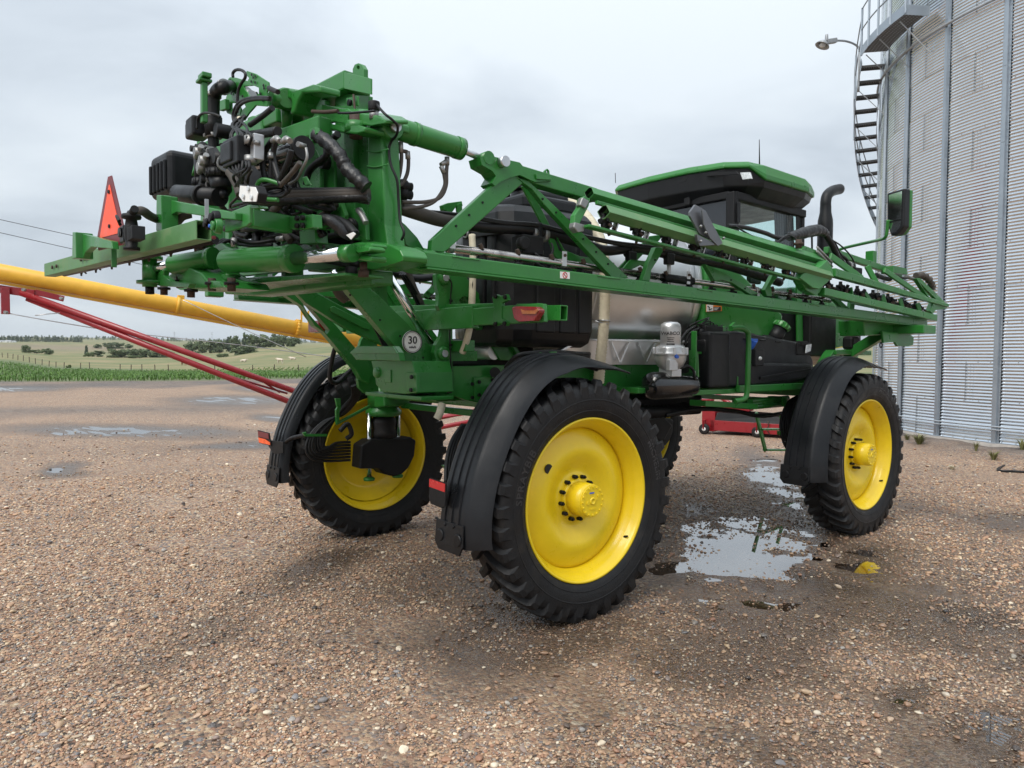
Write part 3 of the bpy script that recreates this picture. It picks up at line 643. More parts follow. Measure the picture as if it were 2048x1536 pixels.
# ------------------------------------------------------------------ cattle
def cow(u, y, D, hd, m, label, lying=False):
    p = A(u, y, D=D); z = gz(p.x, p.y); t = thing('cow', (p.x, p.y, z), label, 'cow', 'cattle in the pasture')
    verts = [(-.75,0,1.15),(-.35,0,1.12),(.1,0,1.08),(.6,0,1.18),(.9,0,1.38),(1.15,0,1.42),(1.45,0,1.25)]
    rad = [(.24,.30),(.33,.36),(.35,.38),(.30,.36),(.17,.22),(.14,.17),(.09,.1)]
    ed = [(i, i+1) for i in range(6)]
    dz = -.55 if lying else 0
    def leg(i0, x, s, hind):
        n = len(verts)
        if lying: verts.extend([(x, s*.28, .95), (x+.18, s*.42, .72), (x-.2, s*.44, .66)])
        elif hind: verts.extend([(x, s*.18, .95), (x+.08, s*.2, .72), (x-.12, s*.2, .45), (x-.06, s*.2, .04)])
        else: verts.extend([(x, s*.17, .9), (x+.02, s*.18, .5), (x, s*.18, .28), (x+.02, s*.18, .04)])
        k = len(verts)-n; rad.extend([(.15,.17),(.1,.11),(.06,.06),(.07,.06)][:k]); ed.append((i0, n)); ed.extend([(n+i, n+i+1) for i in range(k-1)])
    leg(0, -.68, 1, True); leg(0, -.68, -1, True); leg(3, .5, 1, False); leg(3, .5, -1, False)
    n = len(verts); verts.extend([(1.1,.16,1.45),(1.1,-.16,1.45),(-.98,0,1.2),(-1.05,0,.75)]); rad.extend([(.05,.03),(.05,.03),(.05,.05),(.04,.04)]); ed.extend([(5,n),(5,n+1),(0,n+2),(n+2,n+3)])
    me = bpy.data.meshes.new('body'); me.from_pydata([(a, b, c+dz) for a, b, c in verts], ed, []); me.materials.append(MATS[m])
    o = bpy.data.objects.new('body', me); COL.objects.link(o); o.parent = t; o.rotation_euler[2] = hd
    md = o.modifiers.new('skin', 'SKIN'); md.use_smooth_shade = True
    for i, rr in enumerate(rad): me.skin_vertices[0].data[i].radius = rr
    me.skin_vertices[0].data[0].use_root = True
    o.modifiers.new('sub', 'SUBSURF').levels = 1; o.modifiers['sub'].render_levels = 1
    return t
_lat = math.atan2(RH[1], RH[0])
cow(560, 730, 195, _lat+PI-.3, 'cow_cream', 'cream cow standing in the pasture left of the fender')
cow(487, 721, 225, _lat, 'cow_cream', 'cream cow lying in the pasture under the auger', True)
cow(585, 722, 228, _lat+PI, 'cow_cream', 'cream cow lying beside the sprayer fender', True)
cow(367, 727, 205, _lat+2.7, 'cow_rust', 'reddish brown cow grazing behind the lower red auger leg')
# ------------------------------------------------------------------ far farm buildings, pylons
def shed(u, y, D, wpx, hpx, label):
    p = A(u, y, D=D); z = gz(p.x, p.y); wd = wpx*D/CF; h = hpx*D/CF; t = thing('farm_shed', (p.x, p.y, z), label, 'shed', 'far farm sheds')
    R = Matrix.Rotation(_lat, 3, 'Z'); b = MB(); b.box((p.x, p.y, z+h*.3), (wd, wd*.5, h*.9), R); b.build('wall', 'white_wall', t)
    b = MB(); pts = [V((p.x,p.y,z))+R@V(q) for q in ((-wd*.52,-wd*.29,h*.74),(-wd*.52,0,h*1.1),(-wd*.52,wd*.29,h*.74))]
    b.plate([pts], R@V((wd*1.04,0,0))); b.build('roof', 'grey_roof', t)
    b = MB(); b.box(V((p.x,p.y,z+h*.3))+R@V((wd*.1,-wd*.26,0)), (wd*.22, wd*.03, h*.5), R); b.build('door', 'grey_roof', t)
shed(4, 686.5, 900, 13, 3.4, 'white far shed cut by the left edge of the photo'); shed(17, 687.5, 880, 12, 4.2, 'white far shed right of the one at the left edge'); shed(28, 686, 905, 8, 3, 'small grey far shed at the end of the windbreak')
def pylon(u, D, ytop, label):
    p = A(u, 685, D=D); z = gz(p.x, p.y); h = (A(u, ytop, D=D).z-z); t = thing('pylon', (p.x,p.y,z), label, 'pylon', 'far transmission pylons')
    b = MB()
    for sx in (-1,1): b.tube([(p.x+RH[0]*sx*1.8, p.y+RH[1]*sx*1.8, z-1), (p.x, p.y, z+h)], .32, 5)
    b.build('mast', 'galv_dull', t)
    for k in (.72, .86):
        b = MB(); b.beam((p.x-RH[0]*4, p.y-RH[1]*4, z+h*k), (p.x+RH[0]*4, p.y+RH[1]*4, z+h*k), .4, .4); b.build('crossarm', 'galv_dull', t)
pylon(349, 2100, 663, 'thin far pylon left of the tree row'); pylon(424, 2150, 663, 'thin far pylon above the tree row')
# ------------------------------------------------------------------ overhead wires
def wire(p0, p1, sag, label):
    p0, p1 = V(p0), V(p1); b = MB(); pts = [p0.lerp(p1, i/24)-V((0,0,4*sag*(i/24)*(1-i/24))) for i in range(25)]
    b.tube(pts, .022, 5); o = b.build('overhead_wire', 'wire'); tag(o, label, 'wire', 'overhead wires'); return o
def pole(p, h, label):
    t = thing('utility_pole', p, label, 'pole', 'utility poles'); b = MB(); b.cyl(p, V(p)+V((0,0,h)), .16, .11, 12); b.build('shaft', 'wood_post', t)
    b = MB(); q = V(p)+V((0,0,h-.5)); b.beam(q-V((.2,1.1,0)), q+V((.2,1.1,0)), .1, .12); b.build('crossarm', 'wood_post', t)
for (ua, va), (ub, vb), sg, lb in (((-260,380),(820,610),.2,'upper of the two overhead wires at left'),((-260,405),(820,640),.2,'lower of the two overhead wires at left')):
    wire(A(ua, va, D=48), A(ub, vb, D=62), sg, lb)
for (u, v, D), lb in (((-260,380,48),'wooden utility pole left of the frame carrying the wires'),((820,600,62),'wooden utility pole far behind the sprayer mast')):
    p = A(u, v, D=D); pole((p.x, p.y, gz(p.x, p.y)), p.z-gz(p.x, p.y)+.3, lb)
# ================================================================== grain bin
DT = .2160; TH0 = 3.777   # stiffener spacing and phase
BC = V((BINC[0], BINC[1], BINZ)); RH_ = .0677*12; NR = 15; BTOP = RH_*NR
bin_ = thing('grain_bin', tuple(BC), 'tall round corrugated galvanised steel grain bin with outside stair', 'grain bin')
b = MB(); b.lathe([(BINR-.25,-.45),(BINR+.12,-.45),(BINR+.12,-.01),(BINR-.25,-.01)], BC, (0,0,1), 96); b.build('footing', 'concrete', bin_)
def panel_mesh(span, nseg):
    b = MB(); vs = []; rows = 12*8
    for i in range(rows+1):
        z = RH_*i/rows; r_ = BINR+.0095*math.cos(2*PI*12*i/rows)
        for j in range(nseg+1):
            a = span*j/nseg; vs.append((r_*math.cos(a), r_*math.sin(a), z))
    n = nseg+1; b.add(vs, [(i*n+j, i*n+j+1, (i+1)*n+j+1, (i+1)*n+j) for i in range(rows) for j in range(nseg)], 0, True)
    bd = []
    for k in range(12):
        for c in range(3): bd.append((.006+c*.011, (k+.5)*RH_/12))
    for c in np.arange(.05, span, .042): bd.append((c, .02))
    for a, z in bd:
        r0 = BINR-.0095 if z > .03 else BINR+.004; q = V((math.cos(a), math.sin(a), 0)); s = V((-q.y, q.x, 0)); c0 = q*r0+V((0,0,z))
        h = .011; b.add([c0-s*h-V((0,0,h)), c0+s*h-V((0,0,h)), c0+s*h+V((0,0,h)), c0-s*h+V((0,0,h)), c0+q*.014], [(0,1,4),(1,2,4),(2,3,4),(3,0,4)], 1)
    # lap edge of the sheet
    q = V((1,0,0)); b.box(q*(BINR+.004)+V((0,.002,RH_/2)), (.012, .002, RH_), None, 2)
    return b.mesh('wall_panel', ['galv_sheet','galv_dull','galv_dark'])
PM = panel_mesh(2*DT, 14)
NP = 15
for k in range(NR):
    for j in range(-7, 8):
        a0 = TH0-DT*.5+(k % 2)*DT+2*DT*j
        if not (TH0-2.2 < a0 < TH0+2.9): continue
        o = bpy.data.objects.new('wall_panel', PM); COL.objects.link(o); o.parent = bin_; o.location = (0,0,k*RH_); o.rotation_euler[2] = a0; o.scale = (1-.0006*(k % 2), 1-.0006*(k % 2), 1)
        o['label'] = 'corrugated galvanised wall sheet with bolted seam'
b = MB(); b.lathe([(BINR-.02,.0),(BINR-.02,BTOP)], BC, (0,0,1), 64); b.build('inner_wall', 'galv_dull', bin_)
b = MB(); b.lathe([(BINR+.10,BTOP-.05),(BINR+.10,BTOP+.02),(BINR*.55,BTOP+1.6),(.5,BTOP+3.2),(.02,BTOP+3.25)], BC, (0,0,1), 64, smooth=False); b.build('roof', 'galv_rib', bin_)
def stiff_mesh(h):
    b = MB(); w1, w2, d = .085, .045, .055
    prof = [(-w1,.012),(-w2,.012),(-w2+.008,d),(w2-.008,d),(w2,.012),(w1,.012)]
    vs = [V((BINR+y_, x_, z)) for z in (0, h) for x_, y_ in prof]; n = 6
    b.add(vs, [(i, i+1, n+i+1, n+i) for i in range(5)])
    k = 0
    for z in np.arange(.07, h, .135):
        for s in (-1, 1):
            c = V((BINR+.011, s*.066, z+.03*s)); b.cyl(c, c+V((.012,0,0)), .011, .008, 6, 1)
    b.box((BINR+d+.001, 0, h-.012), (.004, .075, .006), None, 2)
    return b.mesh('stiffener', ['galv_rib','galv_dull','galv_dark'])
SH = BTOP/8; SM = stiff_mesh(SH)
for j in range(-7, 12):
    a = TH0+DT*j
    for k in range(8):
        o = bpy.data.objects.new('stiffener', SM); COL.objects.link(o); o.parent = bin_; o.location = (0,0,k*SH); o.rotation_euler[2] = a
for j in range(-3, 11):
    a = TH0+DT*j; b = MB(); q = V((math.cos(a), math.sin(a), 0)); s = V((-q.y,q.x,0)); c = BC+q*(BINR+.05)+V((0,0,-.004)); b.beam(c-s*.11, c+s*.11, .12, .012); b.build('base_plate', 'galv_dull', bin_)
def arc(r_, z, a0, a1, n): return [BC+V((r_*math.cos(a0+(a1-a0)*i/n), r_*math.sin(a0+(a1-a0)*i/n), z)) for i in range(n+1)]
b = MB(); b.tube(arc(BINR+.10, 9.25-BINZ, TH0-1.3, TH0+2.0, 120), .032, 8); b.build('wind_ring', 'galv_dull', bin_)
for z in (.52, .585):
    b = MB(); b.tube(arc(BINR+.075, z-BINZ, TH0-.5, TH0+2.0, 90), .014, 6); b.build('conduit', 'galv', bin_)
# stair climbing round the bin to a platform
def bp(deg, r_, z): a = math.radians(deg); return V((BC.x+r_*math.cos(a), BC.y+r_*math.sin(a), z))
RI, RO = BINR+.10, BINR+.66
ZT, TT = 9.78, -141.
def sz(deg): return ZT-(TT-deg)*(4.15/44)
st = MB()
for r_ in (RI, RO):
    pts = [bp(d, r_, sz(d)-.06) for d in np.arange(-206, TT+.1, 2.2)]
    for p0, p1 in zip(pts[:-1], pts[1:]): st.beam(p0, p1, .012, .22)
stair = st.build('staircase', 'galv_rib', bin_)
rise = .265; nst = 23
tmesh = None
for i in range(nst):
    z = ZT-rise*(i+1); d = TT-(ZT-z)*(44/4.15); q = V((math.cos(math.radians(d)), math.sin(math.radians(d)), 0)); s = V((-q.y,q.x,0))
    if tmesh is None:
        t_ = MB(); W_ = RO-RI-.02; dp = .25
        t_.box((W_/2+.01,0,0), (W_, dp, .006), None, 0)
        for yy in (-dp/2, dp/2): t_.box((W_/2+.01, yy, -.025), (W_, .004, .055), None, 0)
        for ix in range(9):
            for iy in range(3):
                c = V((.05+ix*.056+(iy % 2)*.02, (iy-1)*.075, -.004)); t_.cyl(c, c-V((0,0,.004)), .014, n=6, m=1)
        tmesh = t_.mesh('tread', ['galv_dark','galv'])
    o = bpy.data.objects.new('tread', tmesh); COL.objects.link(o); o.parent = stair; p = bp(d, RI, z); o.location = p; o.rotation_euler[2] = math.radians(d)
pl = MB()
degs = np.arange(TT, -122.9, 3.0)
for d0, d1 in zip(degs[:-1], degs[1:]):
    pl.add([bp(d0,RI,ZT),bp(d1,RI,ZT),bp(d1,RO+.05,ZT),bp(d0,RO+.05,ZT),bp(d0,RI,ZT-.03),bp(d1,RI,ZT-.03),bp(d1,RO+.05,ZT-.03),bp(d0,RO+.05,ZT-.03)], [(0,1,2,3),(7,6,5,4),(0,4,5,1),(1,5,6,2),(2,6,7,3),(3,7,4,0)])
    pl.beam(bp(d0,RO+.05,ZT-.0), bp(d1,RO+.05,ZT-.0), .012, .22, m=1)
    for rr_ in np.arange(RI+.05, RO, .085):
        for dd in np.arange(d0+.3, d1, .62):
            c = bp(dd, rr_, ZT-.031); pl.cyl(c, c-V((0,0,.003)), .016, n=6, m=1)
pl.beam(bp(degs[-1],RI,ZT), bp(degs[-1],RO+.05,ZT), .012, .22, m=1)
plat = pl.build('platform', ['galv_dark','galv_rib'], bin_)
for d in list(np.arange(TT, -122, 4.6)):
    b = MB(); b.beam(bp(d,RO+.05,ZT-.1), bp(d,RO+.05,ZT+1.1), .04, .04, up=(1,0,0)); b.build('rail_post', 'galv_rib', plat)
for h in (.55, 1.08):
    b = MB(); b.tube([bp(d,RO+.05,ZT+h) for d in np.arange(TT, -122, 2)], .018, 6); b.build('handrail', 'galv_rib', plat)
for d in np.arange(-200, TT-2, 8.5):
    b = MB(); b.beam(bp(d,RO+.02,sz(d)-.1), bp(d,RO+.02,sz(d)+1.05), .035, .035, up=(1,0,0)); b.build('rail_post', 'galv_rib', stair)
for h in (.52, 1.04):
    b = MB(); b.tube([bp(d,RO+.02,sz(d)+h) for d in np.arange(-204, TT, 2.5)], .017, 6); b.build('handrail', 'galv_rib', stair)
for d in np.arange(-198, -124, 7.3):
    b = MB(); zz = min(sz(d), ZT)-.15; b.beam(bp(d,RO-.02,zz), bp(d+1.5,BINR+.02,zz-.75), .02, .02); b.build('brace', 'galv_dull', stair)
# yard light on the stair rail
yl = thing('yard_light', tuple(bp(TT-2.5, RO+.03, ZT-.9)), 'grey yard lamp on a curved arm at the top of the bin stair', 'lamp')
_d = A(1722, 100, D=20.2); yb = bp(TT-2.5, RO+.03, ZT+.05)
b = MB(); b.tube([bp(TT-2.5,RO+.03,ZT-.9), yb, A(1718,97,D=20.3), A(1708,88,D=20.2), A(1690,82,D=20), A(1668,81,D=19.9)], .028, 8, sub=5); b.build('arm', 'galv_dull', yl)
b = MB(); c0 = A(1672,81,D=19.9); c1 = A(1653,84,D=19.8); b.beam(c0, c1, .13, .12); b.cyl(c1+V((0,0,.02)), c1+V((0,0,.2)), .05, .04, 10); b.build('housing', 'galv_dull', yl, .015)
c2 = A(1646,88,D=19.8); ax = V((-.25,-.35,-1)).normalized(); b = MB(); b.lathe([(.03,-.08),(.08,-.075),(.14,-.02),(.19,.055),(.175,.055),(.12,.0)], c2, ax, 20); b.build('reflector', 'galv_dull', yl)
b = MB(); b.sph(c2+ax*.02, .09, sc=(1,1,.8)); b.build('lamp_globe', 'lens_clear', yl)
# ------------------------------------------------------------------ weeds, hose and clod at the bin's foot
def weed(u, v, h, wd, n, m, label, seed):
    p = A(u, v, Z=.08); z = gz(p.x, p.y); r = random.Random(seed); b = MB(); vs, fs = [], []
    for i in range(n):
        a = r.uniform(0, 6.28); l = wd*r.uniform(.3, 1); hh = h*r.uniform(.5, 1); c, s = math.cos(a), math.sin(a); o_ = V((p.x+c*wd*.15*r.random(), p.y+s*wd*.15*r.random(), z-.01)); w_ = .007; i0 = len(vs)
        vs += [o_+V((-s*w_, c*w_, 0)), o_+V((s*w_, -c*w_, 0)), o_+V((c*l*.4-s*w_, s*l*.4+c*w_, hh*.7)), o_+V((c*l*.4+s*w_, s*l*.4-c*w_, hh*.7)), o_+V((c*l, s*l, hh))]; fs += [(i0,i0+1,i0+3,i0+2),(i0+2,i0+3,i0+4)]
    b.add(vs, fs); o = b.build('weed', m, fix=False); tag(o, label, 'weed', 'weeds along the bin')
weed(1838, 892, .26, .24, 130, 'weed', 'wide grass tuft on the soil bank by the bin', 1)
weed(1952, 908, .22, .09, 40, 'weed', 'small upright weed in front of the bin footing', 2)
weed(1987, 918, .20, .18, 60, 'weed', 'pale straggly weed right of the small upright weed', 3)
weed(2044, 912, .26, .2, 70, 'weed', 'grass tuft at the right edge by the hose', 4)
weed(1814, 886, .16, .14, 40, 'weed', 'faint dry tuft left of the wide grass tuft', 5)
weed(1905, 930, .10, .12, 50, 'cream_hose', 'small yellow dry clump on the gravel', 6)
b = MB(); b.tube([A(u,v,Z=.02)+V((0,0,.0)) for u,v in ((2120,905),(2060,912),(2034,920),(2012,930),(1996,938),(2004,942),(2030,943),(2070,945),(2120,946))], .022, 8, sub=6); o = b.build('hose', 'hose'); tag(o, 'black hose lying on the gravel at the right edge', 'hose')
# ================================================================== grain auger behind the sprayer
a0 = A(-420, 463, D=11.3); aL = A(0, 544.5, D=13.0); aR = A(700, 676, D=16.5); adir = (aR-aL).normalized()
a0 = aL-adir*3.4; aE = aR+adir*1.35
ag = thing('grain_auger', (A(770,855,D=15.5).x, A(770,855,D=15.5).y, 0), 'long yellow grain auger tube on red wheeled legs behind the sprayer', 'auger')
AR = .152
b = MB(); b.cyl(a0, aE, AR, n=36); b.build('tube', 'auger_yellow', ag)
b = MB(); b.beam(a0-V((0,0,AR+.03)), aE-V((0,0,AR+.03)), .05, .05); b.build('truss_rail', 'auger_yellow', ag)
for u in (355, 594, -60):
    k = (u-0)/700; c = aL+(aR-aL)*(k*13/(16.5-k*3.5)); b = MB(); b.cyl(c-adir*.03, c+adir*.03, AR+.022, n=36)
    if u == 594:
        for i in range(16):
            a = 2*PI*i/16; s, u2 = ortho(adir); q = c+(s*math.cos(a)+u2*math.sin(a))*(AR+.028); b.cyl(q-adir*.05, q+adir*.05, .009, n=6)
    b.build('collar', 'auger_yellow', ag)
def aup(u): k = u/700; return aL+(aR-aL)*(k*13/(16.5-k*3.5))
c = aup(362); b = MB(); b.box(c+V((0,0,AR+.03)), (.08,.12,.07)); b.build('cable_bracket', 'auger_yellow', ag, .006)
for u in (603, 617):
    c = aup(u); b = MB(); b.beam(c, c+V((0,0,.42)), .03, .03); b.build('guard_post', 'auger_yellow', ag)
b = MB(); b.tube([aup(603)+V((0,0,.36)), aup(617)+V((0,0,.2))], .014, 6); b.build('guard_bar', 'auger_yellow', ag)
AX = A(772, 850, D=15.6)
for (u0, v0, D0), off, lb in (((40,585,13.1),(-.25,-.1,0),'upper red leg'),((54,596,13.2),(.25,.15,-.12),'lower red leg')):
    p1 = A(574, 777, D=14.9) if lb[0] == 'u' else A(562, 797, D=14.8); p0 = A(u0, v0, D=D0); p2 = p1+(p1-p0)*.38
    b = MB(); b.cyl(p0, p2, .058, n=18); b.build('leg', 'red', ag, label=lb+' of the auger')
for (p, q, r_) in ((A(451,750,D=14.55), A(575,787,D=15.0), .022), (A(516,757,D=14.7), A(560,785,D=14.9), .018), (AX+V((0,0,-.08)), A(1160,778,D=18.6), .05), (AX+V((.3,.2,-.2)), A(1160,800,D=18.6), .05), (AX, A(1140,800,D=18.2), .025)):
    b = MB(); b.cyl(p, q, r_, n=12); b.build('brace', 'red', ag)
b = MB(); b.beam(A(0,578,D=13.05), A(70,588,D=13.2), .10, .14); b.build('clevis', 'red', ag, .008)
b = MB(); b.beam(A(10,575,D=13.0), A(11,628,D=13.0), .13, .13, up=(1,0,0)); b.build('drop_post', 'red', ag, .008)
b = MB(); b.beam(A(70,584,D=13.2), A(128,598,D=13.4), .05, .10); b.build('gusset', 'red', ag, .006)
for u, v, D in ((50,580,12.95),(14,625,12.9),(125,597,13.2)):
    b = MB(); c = A(u, v, D=D); b.cyl(c, c-_F*.06, .028, n=10); b.build('bolt', 'clamp', ag)
b = MB(); b.tube([A(18,627,D=13), A(120,645,D=13.4), A(252,665,D=14), A(480,690,D=15), A(720,722,D=16.3)], .009, 5, sub=4); b.build('cable', 'steel', ag)
b = MB(); b.tube([A(366,600,D=14.4), A(470,650,D=14.9), A(612,714,D=15.6)], .008, 5, sub=3); b.build('cable', 'steel', ag)
b = MB(); b.tube([A(70,631,D=13), A(95,628,D=13.1), A(120,626,D=13.2)], .009, 5); b.build('cable_tail', 'steel', ag)
# axle wheels
axd = V((RH[0], RH[1], 0))*.25+V((_F.x,_F.y,0)).normalized(); axd.normalize()
b = MB(); b.beam(AX-axd*1.2, AX+axd*1.2, .1, .1); b.build('axle', 'red', ag)
for s in (-1, 1):
    c = AX+axd*1.25*s; c.z = .36; b = MB(); b.lathe([(.2,-.09),(.33,-.1),(.36,-.05),(.36,.05),(.33,.1),(.2,.09)], c, axd, 32); wl = b.build('wheel', 'rubber', ag)
    b = MB(); b.lathe([(0,-.03),(.06,-.04),(.2,-.07),(.2,.07),(.06,.04),(0,.03)], c, axd, 24); b.build('rim', 'white', wl)
    b = MB(); b.beam(c+V((0,0,.0)), AX+axd*1.15*s, .08, .08); b.build('strut', 'red', ag)
# ------------------------------------------------------------------ red hopper on caster wheels (auger intake)
hp0 = A(1420, 868, Z=0); hp1 = A(1600, 880, Z=0); hx = (hp1-hp0).normalized(); hn = V((hx.y*-1, hx.x, 0)); hn = hn if hn.dot(_F) > 0 else -hn
hop = thing('auger_hopper', tuple((hp0+hp1)/2), 'low red hopper with dark rubber rim on small caster wheels', 'hopper')
def H(s, d, z): return hp0+hx*s+hn*d+V((0,0,z))
Lh = (hp1-hp0).length
b = MB(); b.plate([[H(.0,0,.10),H(Lh+.6,0,.08),H(Lh+.6,0,.34),H(.0,0,.36)]], hn*.04); b.plate([[H(.0,1.25,.10),H(Lh+.6,1.25,.08),H(Lh+.6,1.25,.34),H(.0,1.25,.36)]], hn*-.04); b.box(H(Lh/2,.62,.14), (Lh,1.2,.06), Matrix((hx,hn,V((0,0,1)))).transposed()); b.plate([[H(0,.05,.1),H(0,1.2,.1),H(0,1.2,.36),H(0,.05,.36)]], hx*.04); b.build('pan', 'red', hop, .006)
b = MB(); b.plate([[H(.12,.0,.37),H(.5,0,.36),H(Lh+.6,0,.345),H(Lh+.6,.05,.50),H(1.4,.05,.52),H(1.2,.04,.56),H(.2,.04,.56)]], hn*.03); b.plate([[H(.12,1.2,.37),H(Lh+.6,1.2,.345),H(Lh+.6,1.15,.50),H(.2,1.15,.56)]], hn*.03); b.plate([[H(.12,.0,.37),H(.12,1.2,.37),H(.16,1.15,.55),H(.16,.06,.55)]], hx*.03); b.build('rubber_rim', 'plastic_black', hop)
b = MB(); b.box(H(-.05,.25,.38), (.35,.5,.62), Matrix((hx,hn,V((0,0,1)))).transposed()); b.box(H(.45,.5,.66), (.9,.35,.12), Matrix((hx,hn,V((0,0,1)))).transposed()); b.build('gearbox', 'red', hop, .02)
b = MB(); b.beam(H(-.3,.5,.62), H(.5,.5,.68), .16, .16); b.beam(H(-.35,.45,.75), H(-.05,.35,.5), .12, .12); b.cyl(H(-.35,.45,.82), H(-.35,.45,.88), .28, n=20); b.build('swivel', 'red', hop, .01)
b = MB(); b.tube([H(.5,.6,.62),H(.2,.7,.8),H(-.1,.8,.98)], .06, 10); b.build('spout', 'red', hop)
for s, d in ((-.1,-.15),(1.22,-.1),(1.9,1.35),(.1,1.4)):
    c = H(s, d, .135); b = MB(); b.lathe([(.05,-.035),(.12,-.045),(.135,-.03),(.135,.03),(.12,.045),(.05,.035)], c, hn, 24); wl = b.build('caster_wheel', 'rubber', hop)
    b = MB(); b.lathe([(0,-.045),(.03,-.045),(.055,-.03),(.055,.03),(.03,.045),(0,.045)], c, hn, 16); b.build('hub', 'white', wl)
    b = MB(); b.beam(c-hn*.07, c+V((0,0,.22))-hn*.07, .05, .012); b.beam(c+hn*.07, c+V((0,0,.22))+hn*.07, .05, .012); b.beam(c-hn*.08+V((0,0,.22)), c+hn*.08+V((0,0,.22)), .06, .03); b.build('caster_fork', 'red', hop)
b = MB(); b.box(H(2.55,-.008,.22), (.10,.004,.06), Matrix((hx,hn,V((0,0,1)))).transposed()); b.build('decal', 'white', hop)
b = MB(); b.tube([H(1.45,-.03,.42),H(1.47,-.04,.3),H(1.42,-.03,.2),H(1.5,-.03,.1)], .012, 6); b.build('chain', 'rust', hop)
# ================================================================== the sprayer
spr = thing('crop_sprayer', (0, 2.17, 0), 'green self-propelled crop sprayer with folded booms and yellow wheels', 'sprayer')
def part(b, name, mats='green', bevel=.006, parent=None, label=None, seg=2): return b.build(name, mats, spr if parent is None else parent, bevel, label, seg)
def bar(name, p0, p1, w, h, mats='green', bevel=.006, parent=None, up=(0,0,1), **k):
    return part(MB().beam(p0, p1, w, h, up, **k), name, mats, bevel, parent)
def pipe(name, pts, r, mats='hose', parent=None, n=10, sub=6, **k):
    b = MB(); b.tube(pts, r, n, sub=sub, **k); return part(b, name, mats, 0, parent)
def rod(name, p0, p1, r, mats='green', parent=None, n=20, r1=None, bevel=0): return part(MB().cyl(p0, p1, r, r1, n), name, mats, bevel, parent)
def ring(c, ax, r, n=14, a0=0.): s, u = ortho(ax); return [V(c)+(s*math.cos(a0+2*PI*i/n)+u*math.sin(a0+2*PI*i/n))*r for i in range(n)]
TRK = 1.614; WZC = .8825; WB = 4.334; TYR = .9025
# ---------------------------------------------------------------- wheel (axis +X outward, centre at origin)
def tyre_mesh():
    b = MB(); prof = [(.602,-.150),(.622,-.172),(.66,-.190),(.72,-.203),(.78,-.205),(.82,-.198),(.848,-.180),(.858,-.15),(.862,-.08),(.864,0)]
    prof = prof+[(r, -x) for r, x in reversed(prof[:-1])]
    b.lathe(prof, (0,0,0), (1,0,0), 120)
    for r_ in (.665, .745):                       # moulded rings on the side wall
        for s in (-1, 1): b.lathe([(r_-.006, s*.187 if r_ < .7 else s*.2035),(r_, s*.196 if r_ < .7 else s*.2085),(r_+.006, s*.192 if r_ < .7 else s*.2045)], (0,0,0), (1,0,0), 120)
    NL = 35
    for side in (-1, 1):
        for k in range(NL):
            c0 = 2*PI*(k+(.5 if side > 0 else 0))/NL
            sec = [(.004,.0,.9015,.853,.044,.066),(.06,.058,.9015,.852,.040,.064),(.12,.112,.8990,.848,.042,.068),(.172,.148,.8935,.838,.050,.074),(.198,.160,.880,.812,.052,.074),(.2085,.163,.845,.785,.044,.066),(.2075,.164,.79,.765,.03,.045)]
            vs = []
            for x, da, rt, rb, wt, wb in sec:
                a = c0+da
                for r_, wd in ((rb,wb),(rt,wt),(rt,-wt),(rb,-wb)):
                    t = a+wd/2/r_*1.25; vs.append((side*x, r_*math.cos(t), r_*math.sin(t)))
            n = len(sec); fs = []
            for i in range(n-1):
                for j in range(3): fs.append((i*4+j, i*4+j+1, i*4+5+j, i*4+4+j))
            fs.append((0,1,2,3)); fs.append((n*4-1,n*4-2,n*4-3,n*4-4)); b.add(vs, fs)
    return b
def rim_mesh():
    b = MB()
    b.lathe([(.600,-.150),(.612,-.160),(.610,-.172),(.596,-.170),(.585,-.155),(.570,-.135),(.556,-.12),(.545,-.10),(.543,-.02),(.530,.0),(.530,.05),(.545,.07),(.556,.10),(.566,.12),(.580,.140),(.590,.155),(.598,.172),(.612,.172),(.614,.160),(.600,.150)], (0,0,0), (1,0,0), 96)
    # dished disc
    b.lathe([(.535,-.002),(.525,.020),(.50,.034),(.455,.052),(.40,.072),(.365,.078),(.325,.070),(.275,.044),(.225,.018),(.195,.012),(.19,.014),(.175,.020),(.12,.020),(0,.020)], (0,0,0), (1,0,0), 96)
    b.lathe([(.53,-.018),(.40,.05),(.365,.056),(.22,.0),(0,.0)], (0,0,0), (1,0,0), 64)
    return b
TYM = tyre_mesh(); tyb = TYM.mesh('tyre', 'rubber')
import bmesh
def recalc(me):
    q = bmesh.new(); q.from_mesh(me); bmesh.ops.remove_doubles(q, verts=q.verts, dist=1e-5); bmesh.ops.recalc_face_normals(q, faces=q.faces); q.to_mesh(me); q.free(); return me
recalc(tyb); rmm = recalc(rim_mesh().mesh('wheel', 'yellow'))
hb = MB(); hb.cyl((.018,0,0), (.195,0,0), .130, .122, 40); hb.cyl((.195,0,0), (.203,0,0), .118, .115, 40); hb.lathe([(.146,.02),(.146,.04),(.138,.05),(.125,.05)], (0,0,0), (1,0,0), 40)
for i in range(16):
    a = 2*PI*i/16; c = V((.203, .103*math.cos(a), .103*math.sin(a))); hb.cyl(c, c+V((.008,0,0)), .0085, .0075, 6)
hb.lathe([(.028,.203),(.026,.210),(.018,.210),(.016,.206),(0,.206)], (0,0,0), (1,0,0), 20); hb.cyl((.203,-.05,-.01), (.209,-.05,-.01), .014, n=12); hb.cyl((.203,.055,.035), (.209,.055,.035), .011, n=12); hb.box((.204,.0,-.058), (.004,.06,.014)); hb.box((.204,.048,.012), (.004,.034,.02))
hubm = recalc(hb.mesh('hub', 'yellow'))
nb = MB(); nb.cyl((.018,0,0), (.058,0,0), .0155, n=6); nb.cyl((.058,0,0), (.070,0,0), .012, .008, n=8); nutm = recalc(nb.mesh('lug_nut', 'plastic_matte'))
